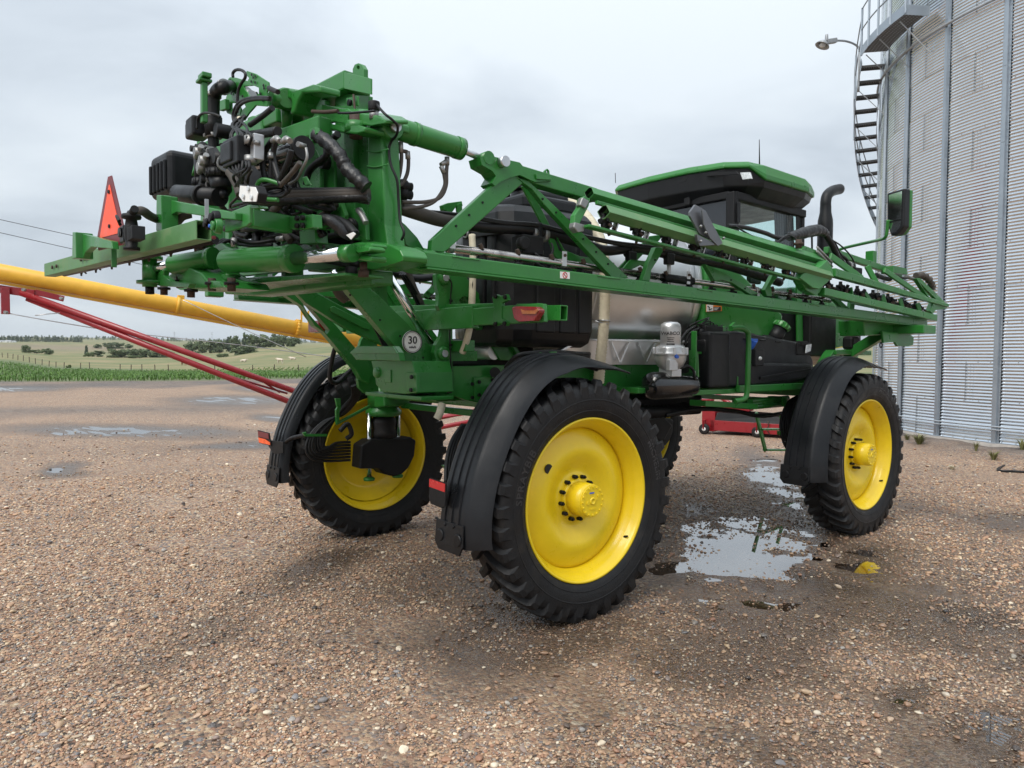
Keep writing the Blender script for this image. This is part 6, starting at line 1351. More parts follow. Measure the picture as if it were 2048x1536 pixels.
def boom(mir, full):
    """mir = +1 near boom, -1 far boom (mirrored about the machine's centre plane)"""
    def m_(p): return V((p.x*mir, p.y, p.z))
    def AA(u, v, X): return m_(A(u, v, X=X))
    def bb(nm, p0, p1, w, h, mats='green', par=None, bev=.006, **k): return bar(nm, p0, p1, w, h, mats, bev, par, **k)
    def pp(nm, pix, X, th, mats='green', par=None, holes=(), bev=.005):
        b = MB(); b.plate([[AA(u,v,X) for u, v in pix]]+[[AA(u,v,X) for u, v in h] for h in holes], V((-th*mir,0,0))); return part(b, nm, mats, bev, par)
    XO = 1.76; XI = 1.40
    # lower outer chord
    t0, t1 = A(852,503,X=XO), A(1852,637,X=XO); bz = .094
    b = MB(); p0 = V((XO-.07, t0.y, t0.z-bz/2)); p1 = V((XO-.07, t1.y+.05, t1.z-bz/2)); b.beam(m_(p0), m_(p1), .14, bz); root = part(b, 'boom', 'green', .008, None, 'near folded spray boom' if mir > 0 else 'far folded spray boom')
    b = MB(); b.beam(m_(p0-V((0,0,bz/2+.008))), m_(p1-V((0,0,bz/2+.008))), .17, .012); part(b, 'chord_flange', 'green', .003, root)
    q0 = V((XI, t0.y+.15, t0.z-.005)); q1 = V((XI, t1.y, t1.z-.005)); bb('inner_chord', m_(q0), m_(q1), .06, .06, par=root)
    for k in range(9):
        t = (k+.5)/9; a = p0.lerp(p1, t); c = q0.lerp(q1, t); bb('cross_tie', m_(V((a.x-.04,a.y,a.z-.01))), m_(V((c.x,c.y,c.z))), .05, .035, par=root)
    # top chord
    XT = 1.60
    bb('top_chord', AA(1000,338,XT), AA(1185,392,XT), .10, .10, par=root); bb('top_chord', AA(1180,390,XT), AA(1655,535,XT), .07, .07, par=root)
    # web members
    pp('web_strut', [(862,502),(890,504),(1046,366),(1030,352),(1004,350),(982,372),(864,480)], XT+.05, .05, par=root)
    pp('web_strut', [(1022,340),(1050,354),(1072,375),(1258,556),(1226,557),(1086,406),(1064,378),(1042,362)], XT+.05, .05, par=root)
    pp('web_plate', [(1044,372),(1060,372),(1100,450),(1118,500),(1168,530),(1140,532),(1112,515),(1092,462)], XI+.06, .02, par=root)
    pp('web_plate', [(1112,470),(1130,500),(1160,512),(1185,516),(1200,512),(1218,535),(1240,556),(1190,540),(1160,534),(1150,545),(1136,520)], XI+.08, .02, par=root)
    pp('web_strut', [(1286,561),(1300,563),(1303,540),(1316,520),(1330,496),(1312,494),(1296,530)], XT+.05, .05, par=root)
    pp('web_plate', [(1238,535),(1260,512),(1300,472),(1330,468),(1318,482),(1290,505),(1262,535),(1246,545)], XI+.06, .02, par=root)
    pp('web_plate', [(1240,545),(1262,518),(1290,522),(1310,515),(1302,540),(1282,530),(1262,540),(1252,556)], XI+.10, .02, par=root)
    pp('web_strut', [(1410,528),(1428,536),(1450,545),(1518,588),(1502,590),(1465,566),(1444,560),(1430,562)], XT+.05, .045, par=root)
    pp('web_strut', [(1534,592),(1545,593),(1542,572),(1556,553),(1546,550),(1530,580)], XT+.05, .045, par=root)
    pp('web_plate', [(1412,530),(1428,534),(1436,560),(1470,560),(1458,572),(1436,572)], XI+.06, .02, par=root)
    pp('web_strut', [(1660,590),(1670,590),(1698,616),(1684,616)], XT+.05, .04, par=root)
    pp('web_strut', [(1700,618),(1709,618),(1712,590),(1704,588)], XT+.05, .04, par=root)
    # spray line along the chord with nozzle bodies and hangers
    c0, c1 = A(893,495,X=1.57), A(1660,601,X=1.57); pz = [c0.lerp(c1, i/12) for i in range(13)]
    b = MB(); b.cyl(m_(c0), m_(c0.lerp(c1,.455)), .029, n=16); part(b, 'spray_pipe', 'pipe_steel', 0, root); b = MB(); b.cyl(m_(c0.lerp(c1,.50)), m_(c1), .026, n=16); part(b, 'spray_pipe', 'hose' if mir < 0 else 'pipe_steel', 0, root)
    b = MB(); b.cyl(m_(c0.lerp(c1,.44)), m_(c0.lerp(c1,.52)), .036, n=16); part(b, 'pipe_coupling', 'plastic_matte', 0, root)
    for k in range(15):
        c = c0.lerp(c1, .055+k*.065); inst('nozzle_body', NZM, m_(c-V((0,0,.055))), root, (0,0,.4*k)); inst('nozzle_cap', CAPM, m_(c+V((.02*mir,0,.02))), root, (.5,0,0))
    for u, v in ((905,470),(1129,507),(1377,545),(1517,578)):
        c = A(u, v+12, X=1.60); b = MB(); b.beam(m_(c-V((0,0,.05))), m_(c+V((0,0,.06))), .008, .045, up=(0,1,0)); hg = part(b, 'pipe_hanger', 'aluminium', .002, root); 
        b = MB(); b.cyl(m_(c+V((.004,0,.03))), m_(c+V((.012,0,.03))), .012, n=8); part(b, 'hanger_bolt', 'rust', 0, hg)
        d = (c1-c0).normalized(); cc = c0+d*((V((0,c.y,0))-V((0,c0.y,0))).dot(V((0,1,0)))/d.y); b = MB(); b.cyl(m_(cc-d*.022), m_(cc+d*.022), .034, n=16); part(b, 'pipe_clamp', 'clamp', 0, hg)
    # big supply hose above
    hp = [A(800,415,X=1.35), A(850,432,X=1.38), A(900,440,X=1.40), A(960,453,X=1.42), A(1040,458,X=1.44), A(1100,468,X=1.44), A(1160,485,X=1.44), A(1210,501,X=1.44), A(1265,497,X=1.44), A(1320,505,X=1.44), A(1380,520,X=1.44), A(1440,528,X=1.44), A(1500,546,X=1.44), A(1560,565,X=1.44)]
    b = MB(); b.tube([m_(p) for p in hp], .042, 14, sub=6); part(b, 'supply_hose', 'hose', 0, root)
    for k in range(2):
        b = MB(); b.tube([m_(p) for p in [A(830,428-k*7,X=1.44), A(900,432-k*5,X=1.46), A(952,438-k*4,X=1.47), A(1010,447-k*3,X=1.47), A(1075,452-k*3,X=1.48), A(1150,470-k*3,X=1.48), A(1230,488-k*4,X=1.48), A(1310,498-k*4,X=1.48), A(1400,516-k*4,X=1.48)]], .012, 8, sub=5); part(b, 'control_hose', 'hose', 0, root)
    for u, v in ((1066,466),(1088,470)):
        c = A(u, v, X=1.44); d = V((0,1,-.06)).normalized(); b = MB(); b.cyl(m_(c-d*.02), m_(c+d*.02), .050, n=18); part(b, 'hose_clamp', 'clamp', 0, root)
    # section valve with actuator on the hose
    c = A(1076,470,X=1.46); b = MB(); b.cyl(m_(c+V((0,0,.09))), m_(c-V((0,0,.24))), .034, n=16); b.box(m_(c+V((0,-.10,-.09))), (.14,.20,.14)); b.cyl(m_(c+V((0.04,-.2,-.09))), m_(c+V((.10,-.2,-.09))), .05, n=16); sv = part(b, 'section_valve', 'plastic_matte', .012, root)
    for dz in (-.04, -.13):
        b = MB(); b.cyl(m_(c+V((0,0,dz-.015))), m_(c+V((0,0,dz+.015))), .043, n=16); part(b, 'valve_clamp', 'clamp', 0, sv)
    b = MB(); b.tube([m_(c+V((.08,-.1,-.15))), m_(c+V((.12,-.02,-.2))), m_(c+V((.1,.06,-.12))), m_(c+V((.06,.08,-.06)))], .009, 6, sub=4); b.tube([m_(c+V((.08,-.16,-.18))), m_(c+V((.13,-.1,-.24))), m_(c+V((.06,.04,-.26)))], .012, 6, sub=4); part(b, 'valve_cable', 'hose', 0, sv)
    for u, v in ((1262,515),(1338,518)):
        c = A(u, v, X=1.47); b = MB(); b.box(m_(c), (.06,.09,.10)); part(b, 'hose_support', 'plastic_black', .01, root); b = MB(); b.cyl(m_(c+V((-.03,-.012,.05))), m_(c+V((-.03,.012,.05))), .05, n=16); part(b, 'support_clamp', 'plastic_matte', 0, root)
        if u > 1300: b = MB(); b.beam(m_(c-V((0,0,.04))), m_(c-V((0,0,.28))), .02, .035); part(b, 'support_leg', 'aluminium', .003, root)
    # apex casting and lifting eye
    pp('apex_plate', [(960,314),(978,311),(1010,318),(1040,325),(1052,340),(1100,352),(1104,362),(1070,364),(1040,350),(1018,356),(1004,362),(990,372),(984,366),(992,352),(985,342),(964,330)], XT+.075, .13, par=root)
    c = AA(1003,325,XT+.08); b = MB(); b.cyl(c, c+V((.05*mir,0,0)), .036, n=20); part(b, 'apex_pin', 'steel', 0, root)
    pp('lifting_eye', [(1089,352),(1090,341),(1095,337),(1099,341),(1101,356)], XT+.02, .02, par=root, holes=[circ_px(1095,343,2.2,3,10)])
    pp('gusset', [(1072,347),(1102,354),(1104,360),(1074,358)], XT+.09, .012, 'green_light', par=root)
    if mir > 0:
        for u, v in ((912,452),(938,430),(965,405),(1085,398),(1112,425),(1140,452),(1166,478),(1192,504),(1216,528),(1310,520),(1462,560),(1490,577)):
            c = A(u, v, X=XT+.051); b = MB(); b.cyl(c, c+V((.006,0,0)), .008, n=8); part(b, 'web_bolt', 'plastic_matte', 0, root)
        for u0, u1 in ((905,960),(1195,1240),(1395,1425),(1620,1640)):
            f_ = lambda u: 503+(u-852)*.134
            b = MB(); b.tube([A(u, f_(u)+3+random.uniform(-.6,.6), X=XO+.003) for u in np.linspace(u0, u1, 7)], .005, 6); part(b, 'weld_bead', 'green_light', 0, root)
    # decal
    if mir > 0:
        pts = P2([(1120,543),(1139,544.5),(1139,558),(1120,556.5)], X=XO+.001); b = MB(); b.plate([pts], V((.003,0,0))); dcl = part(b, 'boom_decal', 'white', 0, root, 'white warning decal on the boom')
        b = MB(); cc = A(1130,550.5,X=XO+.005); rg = ring(cc, (1,0,0), .020, 20); b.tube(rg+[rg[0]], .003, 5); b.tube([cc+V((0,-.014,.014)), cc+V((0,.014,-.014))], .003, 5); part(b, 'decal_symbol', 'reflector', 0, dcl)
    # ------------------------------------------------ folded outer wing lying along the top
    XW = 1.86
    def hexbar(nm, a, b2, w_, h_, rot, mats, open_=True):
        a, b2 = V(a), V(b2); d = (b2-a).normalized(); s, u = ortho(d); cr, sr = math.cos(rot), math.sin(rot)
        s2 = s*cr+u*sr; u2 = u*cr-s*sr
        pr = [(-.5,-.28),(-.22,-.5),(.5,-.5),(.5,.28),(.22,.5),(-.5,.5)]
        k = MB(); n = len(pr); o_ = [a+s2*(x*w_)+u2*(y*h_) for x, y in pr]; e_ = [b2+s2*(x*w_)+u2*(y*h_) for x, y in pr]; i_ = [a+s2*(x*w_*.86)+u2*(y*h_*.86) for x, y in pr]; f_ = [p+d*.3 for p in i_]
        k.add([m_(p) for p in o_+e_], [(j,(j+1)%n,n+(j+1)%n,n+j) for j in range(n)]+[tuple(range(n,2*n))]); k.add([m_(p) for p in o_+i_], [(j,(j+1)%n,n+(j+1)%n,n+j) for j in range(n)]); k.add([m_(p) for p in i_+f_], [(j,(j+1)%n,n+(j+1)%n,n+j) for j in range(n)]+[tuple(range(n,2*n))], 1)
        k.add([m_(a+d*.004-s2*(w_*.42)), m_(a+d*.004+s2*(w_*.42)), m_(a+d*.3+s2*(w_*.42)), m_(a+d*.3-s2*(w_*.42))], [(0,1,2,3)], 0)
        return part(k, nm, mats, .004, root)
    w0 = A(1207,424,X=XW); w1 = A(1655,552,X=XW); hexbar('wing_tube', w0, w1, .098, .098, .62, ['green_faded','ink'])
    w2 = A(1178,386,X=XW-.10); w3 = A(1640,520,X=XW-.10); hexbar('wing_tube', w2, w3, .080, .080, .55, ['green_worn','ink'])
    bb('wing_web', w0.lerp(w2,.5)*1 if mir > 0 else m_(w0.lerp(w2,.5)), m_(w1.lerp(w3,.5)), .03, .03, 'green', root)
    s0 = A(1172,452,X=XW-.02); s1 = A(1610,563,X=XW-.02); bb('nozzle_rail', m_(s0), m_(s1), .07, .022, 'green', root)
    for k in range(8):
        t = .06+k*.118; c = s0.lerp(s1, t)+V((0,0,.075)); inst('nozzle_body', NZM, m_(c), root, (0,0,.7*k)); inst('nozzle_body', NZM, m_(c+V((-.02,.05,-.025))), root, (.4,0,1.2*k)); bb('rail_hanger', m_(s0.lerp(s1,t+.035)+V((0,0,0))), m_(s0.lerp(s1,t+.05)+V((0,0,.11))), .05, .012, 'pipe_steel', root, .002)
    if mir > 0:
        b = MB(); b.plate([P2([(1163,398),(1170,392),(1181,398),(1178,412),(1160,446),(1166,462),(1155,464),(1148,450),(1150,430),(1160,415)], X=XW-.06)], V((-.05,0,0))); part(b, 'end_bracket', 'green_worn', .006, root)
        b = MB(); b.plate([P2([(1150,444),(1172,450),(1168,463),(1156,465),(1148,455)], X=XW-.04)], V((-.06,0,0))); b.plate([P2([(1166,394),(1180,402),(1172,418),(1160,410)], X=XW-.045)], V((-.05,0,0))); part(b, 'bracket_wear', 'clamp', .008, root)
        b = MB(); b.plate([P2([(1380,424),(1391,409),(1407,418),(1412,422),(1446,486),(1436,490),(1400,468),(1380,432)], X=XW+.06)], V((-.02,0,0))); b.plate([P2([(1404,420),(1412,422),(1446,486),(1436,492),(1420,476),(1408,450)], X=XW+.10)], V((-.012,0,0))); b.plate([P2([(1394,468),(1436,490),(1400,492),(1396,482)], X=XW+.09)], V((-.03,0,0))); part(b, 'rest_bracket', 'steel_dark' if 'steel_dark' in MATS else 'galv_dark', .004, root, 'grey bent rest bracket on the folded wing')
        for u, v in ((1399,454),(1409,467),(1399,484),(1445,478)):
            b = MB(); c = A(u, v, X=XW+.09); b.cyl(c, c+V((.02,0,.01)), .009, n=6); part(b, 'clamp_bolt', 'clamp', 0, root)
        pipe('wing_hose', [A(1455,452,X=1.72), A(1490,455,X=1.74), A(1530,466,X=1.75), A(1560,476,X=1.74), A(1600,470,X=1.70), A(1630,466,X=1.68)], .02, 'hose', root)
        pipe('wing_cable', [A(1470,452,X=1.75), A(1500,470,X=1.78), A(1530,484,X=1.78), A(1560,482,X=1.76), A(1575,475,X=1.74)], .008, 'hose', root)
        pipe('wing_cable', [A(1550,488,X=1.78), A(1562,478,X=1.77), A(1578,470,X=1.76), A(1592,478,X=1.74)], .008, 'hose', root)
        pipe('wrapped_hose', [A(1578,474,X=1.70), A(1600,468,X=1.70), A(1625,462,X=1.70), A(1640,461,X=1.70), A(1652,468,X=1.70)], .05, 'wrap', root, rf=lambda t, i: .75+.45*math.sin(PI*t)+.06*math.sin(i*1.9))
        for k in range(3): pipe('wing_hose', [A(1648,466,X=1.7), A(1662+k*3,486,X=1.7), A(1672+k*4,508,X=1.7), A(1680+k*6,526-k*4,X=1.7), A(1692+k*4,534,X=1.7)], .016 if k else .03, 'hose', root)
        pipe('wing_cable', [A(1660,478,X=1.72), A(1680,490,X=1.72), A(1700,510,X=1.72), A(1708,528,X=1.72), A(1700,544,X=1.72), A(1688,546,X=1.72)], .008, 'hose', root)
        c = A(1700,532,X=1.7); b = MB(); b.cyl(c-V((0,.09,0)), c+V((0,.05,0)), .045, n=16); b.box(c+V((0,.12,-.05)), (.08,.16,.08)); part(b, 'hinge_motor', 'plastic_matte', .008, root)
        b = MB(); b.cyl(c-V((0,.06,0)), c-V((0,.02,0)), .05, n=16); part(b, 'motor_clamp', 'clamp', 0, root)
        for dv in (0, 8): rod('breakaway_rod', A(1634,494+dv,X=1.80), A(1664,525+dv,X=1.80), .012, 'clamp', root)
    # hinge casting at the wing's end
    pp('wing_hinge', [(1605,548),(1640,534),(1655,520),(1664,535),(1667,548),(1655,565),(1638,578),(1625,575),(1600,556)], XW+.03, .10, 'green_worn', par=root)
    pp('hinge_plate', [(1616,570),(1636,560),(1650,566),(1640,585),(1630,590),(1612,580),(1600,560)], XW-.02, .08, par=root)
    pp('hinge_plate', [(1590,505),(1612,492),(1632,500),(1655,520),(1650,530),(1630,520),(1605,512)], XW-.08, .06, par=root)
    b = MB(); c = AA(1597,496,XW-.05); b.cyl(c, c+V((0,0,.08)), .03, n=14); b.cyl(c+V((0,0,.03)), c+V((0,0,.05)), .045, n=14); part(b, 'hinge_pin', 'rust', 0, root)
    # ------------------------------------------------ boom section beyond the hinge, to the tip
    XF = 1.83
    f0, f1 = A(1664,545,X=XF), A(1894,611,X=XF); bb('tip_chord', m_(f0), m_(f1), .08, .085, par=root, h1=.04, w1=.05)
    g0, g1 = A(1642,583,X=XF), A(1868,636,X=XF); bb('tip_chord', m_(g0), m_(g1), .08, .075, par=root)
    h0, h1 = A(1652,500,X=XF-.22), A(1800,549,X=XF-.22); bb('tip_top_chord', m_(h0), m_(h1), .06, .07, par=root)
    pp('tip_gusset', [(1833,557),(1840,556),(1870,584),(1896,610),(1868,604),(1855,592)], XF+.02, .04, par=root, holes=[[(1840,565),(1848,574),(1862,588),(1872,598),(1862,596),(1852,588)]])
    pp('tip_end', [(1868,604),(1896,611),(1893,618),(1872,620),(1866,628),(1860,622)], XF, .06, par=root)
    for a, c, th in (((1660,512),(1724,558),.07),((1734,532),(1752,566),.06),((1768,540),(1850,596),.06),((1830,557),(1854,594),.05)):
        bb('tip_web', AA(*a, XF-.06), AA(*c, XF), .03, th, par=root)
    for a, c in (((1700,575),(1704,600)),((1730,585),(1742,606)),((1765,590),(1770,612)),((1800,597),(1806,622)),((1835,606),(1840,628))):
        bb('tip_web', AA(*a, XF-.05), AA(*c, XF-.03), .02, .05, par=root)
    for k in range(7):
        t = .08+k*.135; c = g0.lerp(g1, t)+V((-.10,0,.13)); inst('nozzle_body', NZM, m_(c), root, (0,0,k)); inst('nozzle_body', NZM, m_(c+V((.03,.06,-.03))), root, (.5,.2,k))
        inst('nozzle_cap', CAPM, m_(c+V((.05,.03,-.07))), root)
    b = MB(); c0_ = A(1655,575,X=XF-.12); c1_ = A(1850,622,X=XF-.12); b.cyl(m_(c0_), m_(c1_), .024, n=12); part(b, 'tip_spray_pipe', 'plastic_black', 0, root)
    b = MB(); c0_ = A(1700,603,X=XO-.15); c1_ = A(1790,622,X=XO-.15); b.cyl(m_(c0_), m_(c1_), .026, n=12); part(b, 'tip_spray_pipe', 'pipe_steel', 0, root)
    bx_ = MB(); bx_.plate([[AA(u,v,XF-.10) for u, v in ((1788,531),(1814,537),(1816,549),(1786,546))]], V((-.14*mir,0,0))); part(bx_, 'tip_box', 'green', .006, root)
    pipe('tip_hose', [m_(p) for p in [A(1752,550,X=XF-.1), A(1768,556,X=XF-.1), A(1780,558,X=XF-.1), A(1783,550,X=XF-.1)]], .026, 'hose', root)
    pipe('wrapped_hose', [m_(p) for p in [A(1832,552,X=XF-.03), A(1846,551,X=XF-.02), A(1858,560,X=XF), A(1864,572,X=XF), A(1865,580,X=XF)]], .045, 'hose_dusty', root, rf=lambda t, i: .8+.25*math.sin(i*1.7))
    for k in range(4): pipe('tip_cable', [m_(p) for p in [A(1790+k*5,552+k*2,X=XF-.05), A(1810+k*4,556,X=XF-.05), A(1828+k*3,560+k,X=XF-.05), A(1842,575+k*3,X=XF-.05)]], .008, 'hose', root)
    if mir > 0:
        pipe('boom_stay', [A(1812,552,X=XF-.05), A(1830,560,X=XF-.05)], .02, 'clamp', root)
    return root
mat('steel_dark', (.16,.165,.175), .38, metal=.7, vary=.15)
boom(1, True); boom(-1, False)
# ---------------------------------------------------------------- rear centre frame
def PS(name, pix, S, d=.03, holes=(), mats='green', bevel=.005, parent=None, label=None, seg=2):
    b = MB(); b.plate([P2(pix, S=S)]+[P2(h, S=S) for h in holes], V((0,d,0))); return part(b, name, mats, bevel, parent, label, seg)
def SB(u, v, S): return A(u, v, S=S)
LAT = V((-1,-.09,0)).normalized()                  # towards the far side along the frame
# top beam with lifting lug
e0 = SB(715,166,-1.52); bar('top_beam', e0, e0+LAT*2.35, .20, .125, bevel=.012)
PS('lifting_lug', [(705,152),(705,138),(709,129),(716,126),(723,129),(728,138),(728,156)], -1.60, .03, holes=[circ_px(716,135,3,4,12)])
PS('end_cap', [(688,144),(742,157),(742,189),(688,177)], -1.63, .012, mats='green_light')
# posts
for (u, S, w_) in ((705,-1.46,.22), (640,-1.42,.10)):
    p = SB(u, 186, S); q = SB(u-6, 545, S); bar('frame_post', p, V((p.x,p.y,q.z)), .16, w_, up=(1,0,0), bevel=.012)
for dx in (.9, 1.9, 2.35):
    p = e0+LAT*dx; bar('frame_post', p, V((p.x,p.y,2.45)), .14, .10, up=(1,0,0), bevel=.01)
PS('post_face', [(670,186),(738,192),(735,260),(735,495),(690,500),(672,480)], -1.56, .03)
PS('post_rib', [(688,240),(704,240),(712,480),(690,480)], -1.60, .04)
PS('latch_plate', [(692,196),(715,192),(716,212),(692,210)], -1.645, .015); b = MB(); c = SB(702,206,-1.66); b.cyl(c, c+V((0,-.02,0)), .02, n=10); part(b, 'latch_knob', 'plastic_matte', 0)
pipe('latch_rod', [SB(707,190,-1.66), SB(708,200,-1.67), SB(710,222,-1.68)], .007, 'rust')
# upper hinge bracket and post cap
b = MB(); b.plate([P2([(645,212),(693,217),(700,222),(758,232),(770,240),(770,247),(740,252),(722,250),(700,245),(645,232)], S=-1.74)], V((0,.16,.03))); part(b, 'hinge_bracket', 'green', .012, seg=3)
PS('hinge_side', [(643,208),(694,220),(694,247),(668,243),(643,247)], -1.78, .03)
PS('hinge_lower', [(645,245),(690,252),(716,250),(730,255),(728,264),(710,268),(690,266),(668,260),(645,258)], -1.80, .14, bevel=.01)
for c in ((712,256),):
    p = SB(*c, -1.74); rod('hinge_pin', p+V((0,0,.08)), p-V((0,0,.06)), .04, 'rust'); rod('hinge_collar', p+V((0,0,.03)), p-V((0,0,.03)), .07, 'green')
pipe('indicator_rod', [SB(625,223,-1.86), SB(650,224,-1.86), SB(676,222,-1.86)], .012, 'rust'); pipe('indicator_rod', [SB(676,226,-1.86), SB(700,226,-1.84), SB(750,222,-1.8)], .007, 'plastic_black')
# sensor on the tower top
p = SB(748,222,-1.72); rod('sensor_post', p-V((0,0,.05)), p+V((0,0,.0)), .028, 'clamp'); b = MB(); b.cyl(p, p+V((0,0,.055)), .035, n=16); part(b, 'sensor', 'plastic_matte', .006)
pipe('sensor_cable', [p+V((.03,0,.03)), SB(770,228,-1.74), SB(785,240,-1.7), SB(795,252,-1.66), SB(793,270,-1.64), SB(783,282,-1.62), SB(778,300,-1.62), SB(782,330,-1.62), SB(794,360,-1.60), SB(797,400,-1.58), SB(800,440,-1.58), SB(808,465,-1.58), SB(803,480,-1.58)], .008, 'hose')
# ---------------------------------------------------------------- boom tower (near side)
front = [(735,258),(742,246),(757,249),(762,262),(770,450),(776,492),(774,500),(735,492)]
tw = PS('boom_tower', front, -1.66, .125, bevel=.018, seg=3, label='tapered green boom hinge tower')
PS('tower_head', [(733,235),(742,228),(760,233),(768,241),(768,256),(748,256),(735,250)], -1.68, .18, bevel=.012)
for v in (302, 332): pipe('weld_line', [SB(734,v,-1.668), SB(752,v+2,-1.668), SB(777,v-4,-1.668)], .004, 'green_worn', tw)
bar('tower', V((-1.62,-1.62,3.35)), V((-1.62,-1.62,2.6)), .2, .2, up=(1,0,0), w1=.3, h1=.25, bevel=.02)
# lower hinge plates
b = MB(); b.plate([P2([(704,489),(720,484),(745,483),(785,492),(800,500),(806,512),(804,522),(780,530),(745,540),(716,535),(700,520)], S=-1.74)], V((0,.17,.0))); part(b, 'hinge_base', 'green', .02, seg=3)
PS('hinge_lug', [(690,490),(712,484),(744,486),(744,496),(712,498),(712,508),(744,512),(742,524),(712,520),(690,512)], -1.92, .10, bevel=.012)
PS('hinge_lug', [(708,494),(730,490),(740,494),(740,502),(715,506),(708,502)], -1.95, .10, bevel=.012)
for c in ((692,497),(692,512)): bolt(SB(*c, -1.93), (0,-1,0), .016, .012, 'green')
p = SB(727,524,-1.86); rod('hinge_bolt', p, p-V((0,0,.07)), .022, 'rust'); rod('hinge_nut', p-V((0,0,.05)), p-V((0,0,.085)), .034, 'rust', n=6)
p = SB(703,534,-1.80); rod('hinge_nut', p, p-V((0,0,.07)), .04, 'plastic_matte', n=6)
b = MB(); c = A(831,514,X=1.72); b.cyl(c, c+V((.05,-.02,0)), .052, n=24); kp = part(b, 'pivot_cap', 'green', 0); b = MB(); b.cyl(c+V((.05,-.02,0)), c+V((.053,-.0212,0)), .036, n=24); part(b, 'pivot_pin', 'rust', 0, kp)
b = MB(); b.plate([P2([(800,500),(840,500),(870,500),(880,508),(880,545),(845,545),(800,530)], X=1.68)], V((-.14,0,0))); part(b, 'boom_root', 'green', .015)
# upper tilt cylinder
u0, u1, u2 = A(797,258,X=1.62), A(916,296,X=1.62), A(968,319,X=1.62)
cy_ = MB(); cy_.cyl(u0, u1, .068, n=32); cyl_ = part(cy_, 'tilt_cylinder', 'green', .012, label='green hydraulic tilt cylinder above the boom')
d = (u1-u0).normalized(); rod('cylinder_gland', u1-d*.02, u1+d*.03, .072, 'green', cyl_); rod('cylinder_rod', u1, u2, .022, 'steel', cyl_)
rod('rod_eye', u2+V((.06,0,0)), u2-V((.06,0,0)), .045, 'green', cyl_)
p = A(788,255,X=1.70); rod('cylinder_eye', p, p-V((.16,0,0)), .065, 'green', cyl_); rod('cylinder_pin', p+V((.035,0,0)), p, .032, 'steel', cyl_); rod('cylinder_band', u0+d*.10, u0+d*.13, .073, 'green', cyl_)
for (a, pts) in ((0,[(801,288),(802,300),(803,312),(802,330),(799,350),(794,365)]),(1,[(803,302),(815,305),(817,320),(815,345),(806,365),(796,372)]),(2,[(894,315),(894,330),(893,345),(892,372),(880,395),(850,404),(803,404)]),(3,[(884,335),(888,350),(889,372),(872,400),(845,413),(803,418)])):
    pipe('cylinder_hose', [A(u, v, X=1.62) for u, v in pts], .012, 'hose_dusty', cyl_)
for pts in ([(801,284),(802,306)],[(815,303),(816,318)],[(894,314),(894,330)],[(882,332),(888,346)],[(894,322),(882,330)]):
    rod('hose_fitting', A(*pts[0], X=1.62), A(*pts[1], X=1.62), .016, 'clamp', cyl_, n=10)
for c in ((806,372),(806,388)): 
    p = A(*c, X=1.5); b = MB(); b.cyl(p-V((0,.06,0)), p+V((0,.06,0)), .03, n=12); b.sph(p, .045); part(b, 'hose_joint', 'plastic_matte', 0)
pipe('supply_hose', [A(800,415,X=1.45), A(830,425,X=1.45), A(880,440,X=1.45), A(910,442,X=1.44)], .045, 'hose_dusty')
b = MB(); b.plate([P2([(886,410),(895,406),(924,402),(926,412),(914,412),(905,424),(896,424),(888,420)], X=1.35)], V((-.05,0,0))); b.plate([P2([(915,408),(924,405),(926,435),(918,440)], X=1.36)], V((-.03,0,0))); part(b, 'hose_bracket', 'green', .004)
PLT('tower_brace', [(800,440),(812,450),(835,475),(850,500),(830,500),(812,490)], 1.5, .05)
# ---------------------------------------------------------------- upper diagonal beam and swing link
bar('swing_beam', SB(650,252,-1.84), SB(508,300,-1.88), .10, .115, bevel=.012)
hk = [(554.6,213.7),(545.8,211.8),(540,192),(549.7,178.6),(565,173.7),(594.6,178.6),(624,167.9),(640,170.8),(640,184.5),(604,186.4),(594.6,202),(586.8,225.5),(579,229),(583,208),(581,198),(567,195),(565,212)]
PS('swing_link', hk, -1.90, .14, bevel=.014, seg=3)
PS('swing_link', [(u+2, v+2) for u, v in hk], -1.70, .05, bevel=.01)
rod('link_rod', SB(575,205,-1.82), SB(573,262,-1.82), .045, 'green', r1=.03); rod('link_ball', SB(575,196,-1.9), SB(575,212,-1.76), .06, 'green')
p = SB(550,198,-1.95); rod('link_pin', p+V((0,.1,0)), p-V((0,.03,0)), .055, 'green', n=24)
bar('rear_beam', SB(566,232,-1.72), SB(500,262,-1.76), .10, .10, bevel=.01); PS('beam_cap', [(494,236),(505,231),(520,232),(524,262),(505,266),(494,258)], -1.80, .08, bevel=.01)
PS('frame_cheek', [(605,222),(640,200),(650,200),(650,245),(612,262)], -1.62, .04)
# ---------------------------------------------------------------- perforated valve plate, pipework
def c3(x, y): return (x/5.12+370, y/5.12+120)
vp = PS('valve_plate', [c3(*q) for q in [(408,500),(420,380),(440,330),(440,195),(460,175),(520,180),(640,215),(655,185),(622,150),(630,110),(720,140),(850,225),(857,285),(835,325),(835,475),(720,465),(650,545),(600,620),(555,595),(430,545)]], -2.06, .012,
   holes=[[c3(*q) for q in [(472,440),(520,440),(545,500),(500,525),(472,505)]], [c3(*q) for q in [(560,575),(590,505),(620,480),(600,440),(545,450),(570,500)]], [c3(*q) for q in [(600,270),(700,260),(755,285),(755,345),(720,375),(660,385),(635,330),(610,300)]]], bevel=.002)
for q in [(465,205),(475,245),(475,320),(475,345),(685,150),(720,165),(720,230),(680,220),(700,180),(805,260),(810,290),(775,345),(770,385),(800,415),(590,370)]:
    p = SB(*c3(*q), -2.066); b = MB(); b.cyl(p, p+V((0,-.004,0)), .009, n=8); part(b, 'plate_bolt', 'plastic_matte', 0, vp)
PS('plate_flange', [c3(*q) for q in [(345,420),(410,395),(415,500),(350,520)]], -2.1, .03)
S2 = -2.20
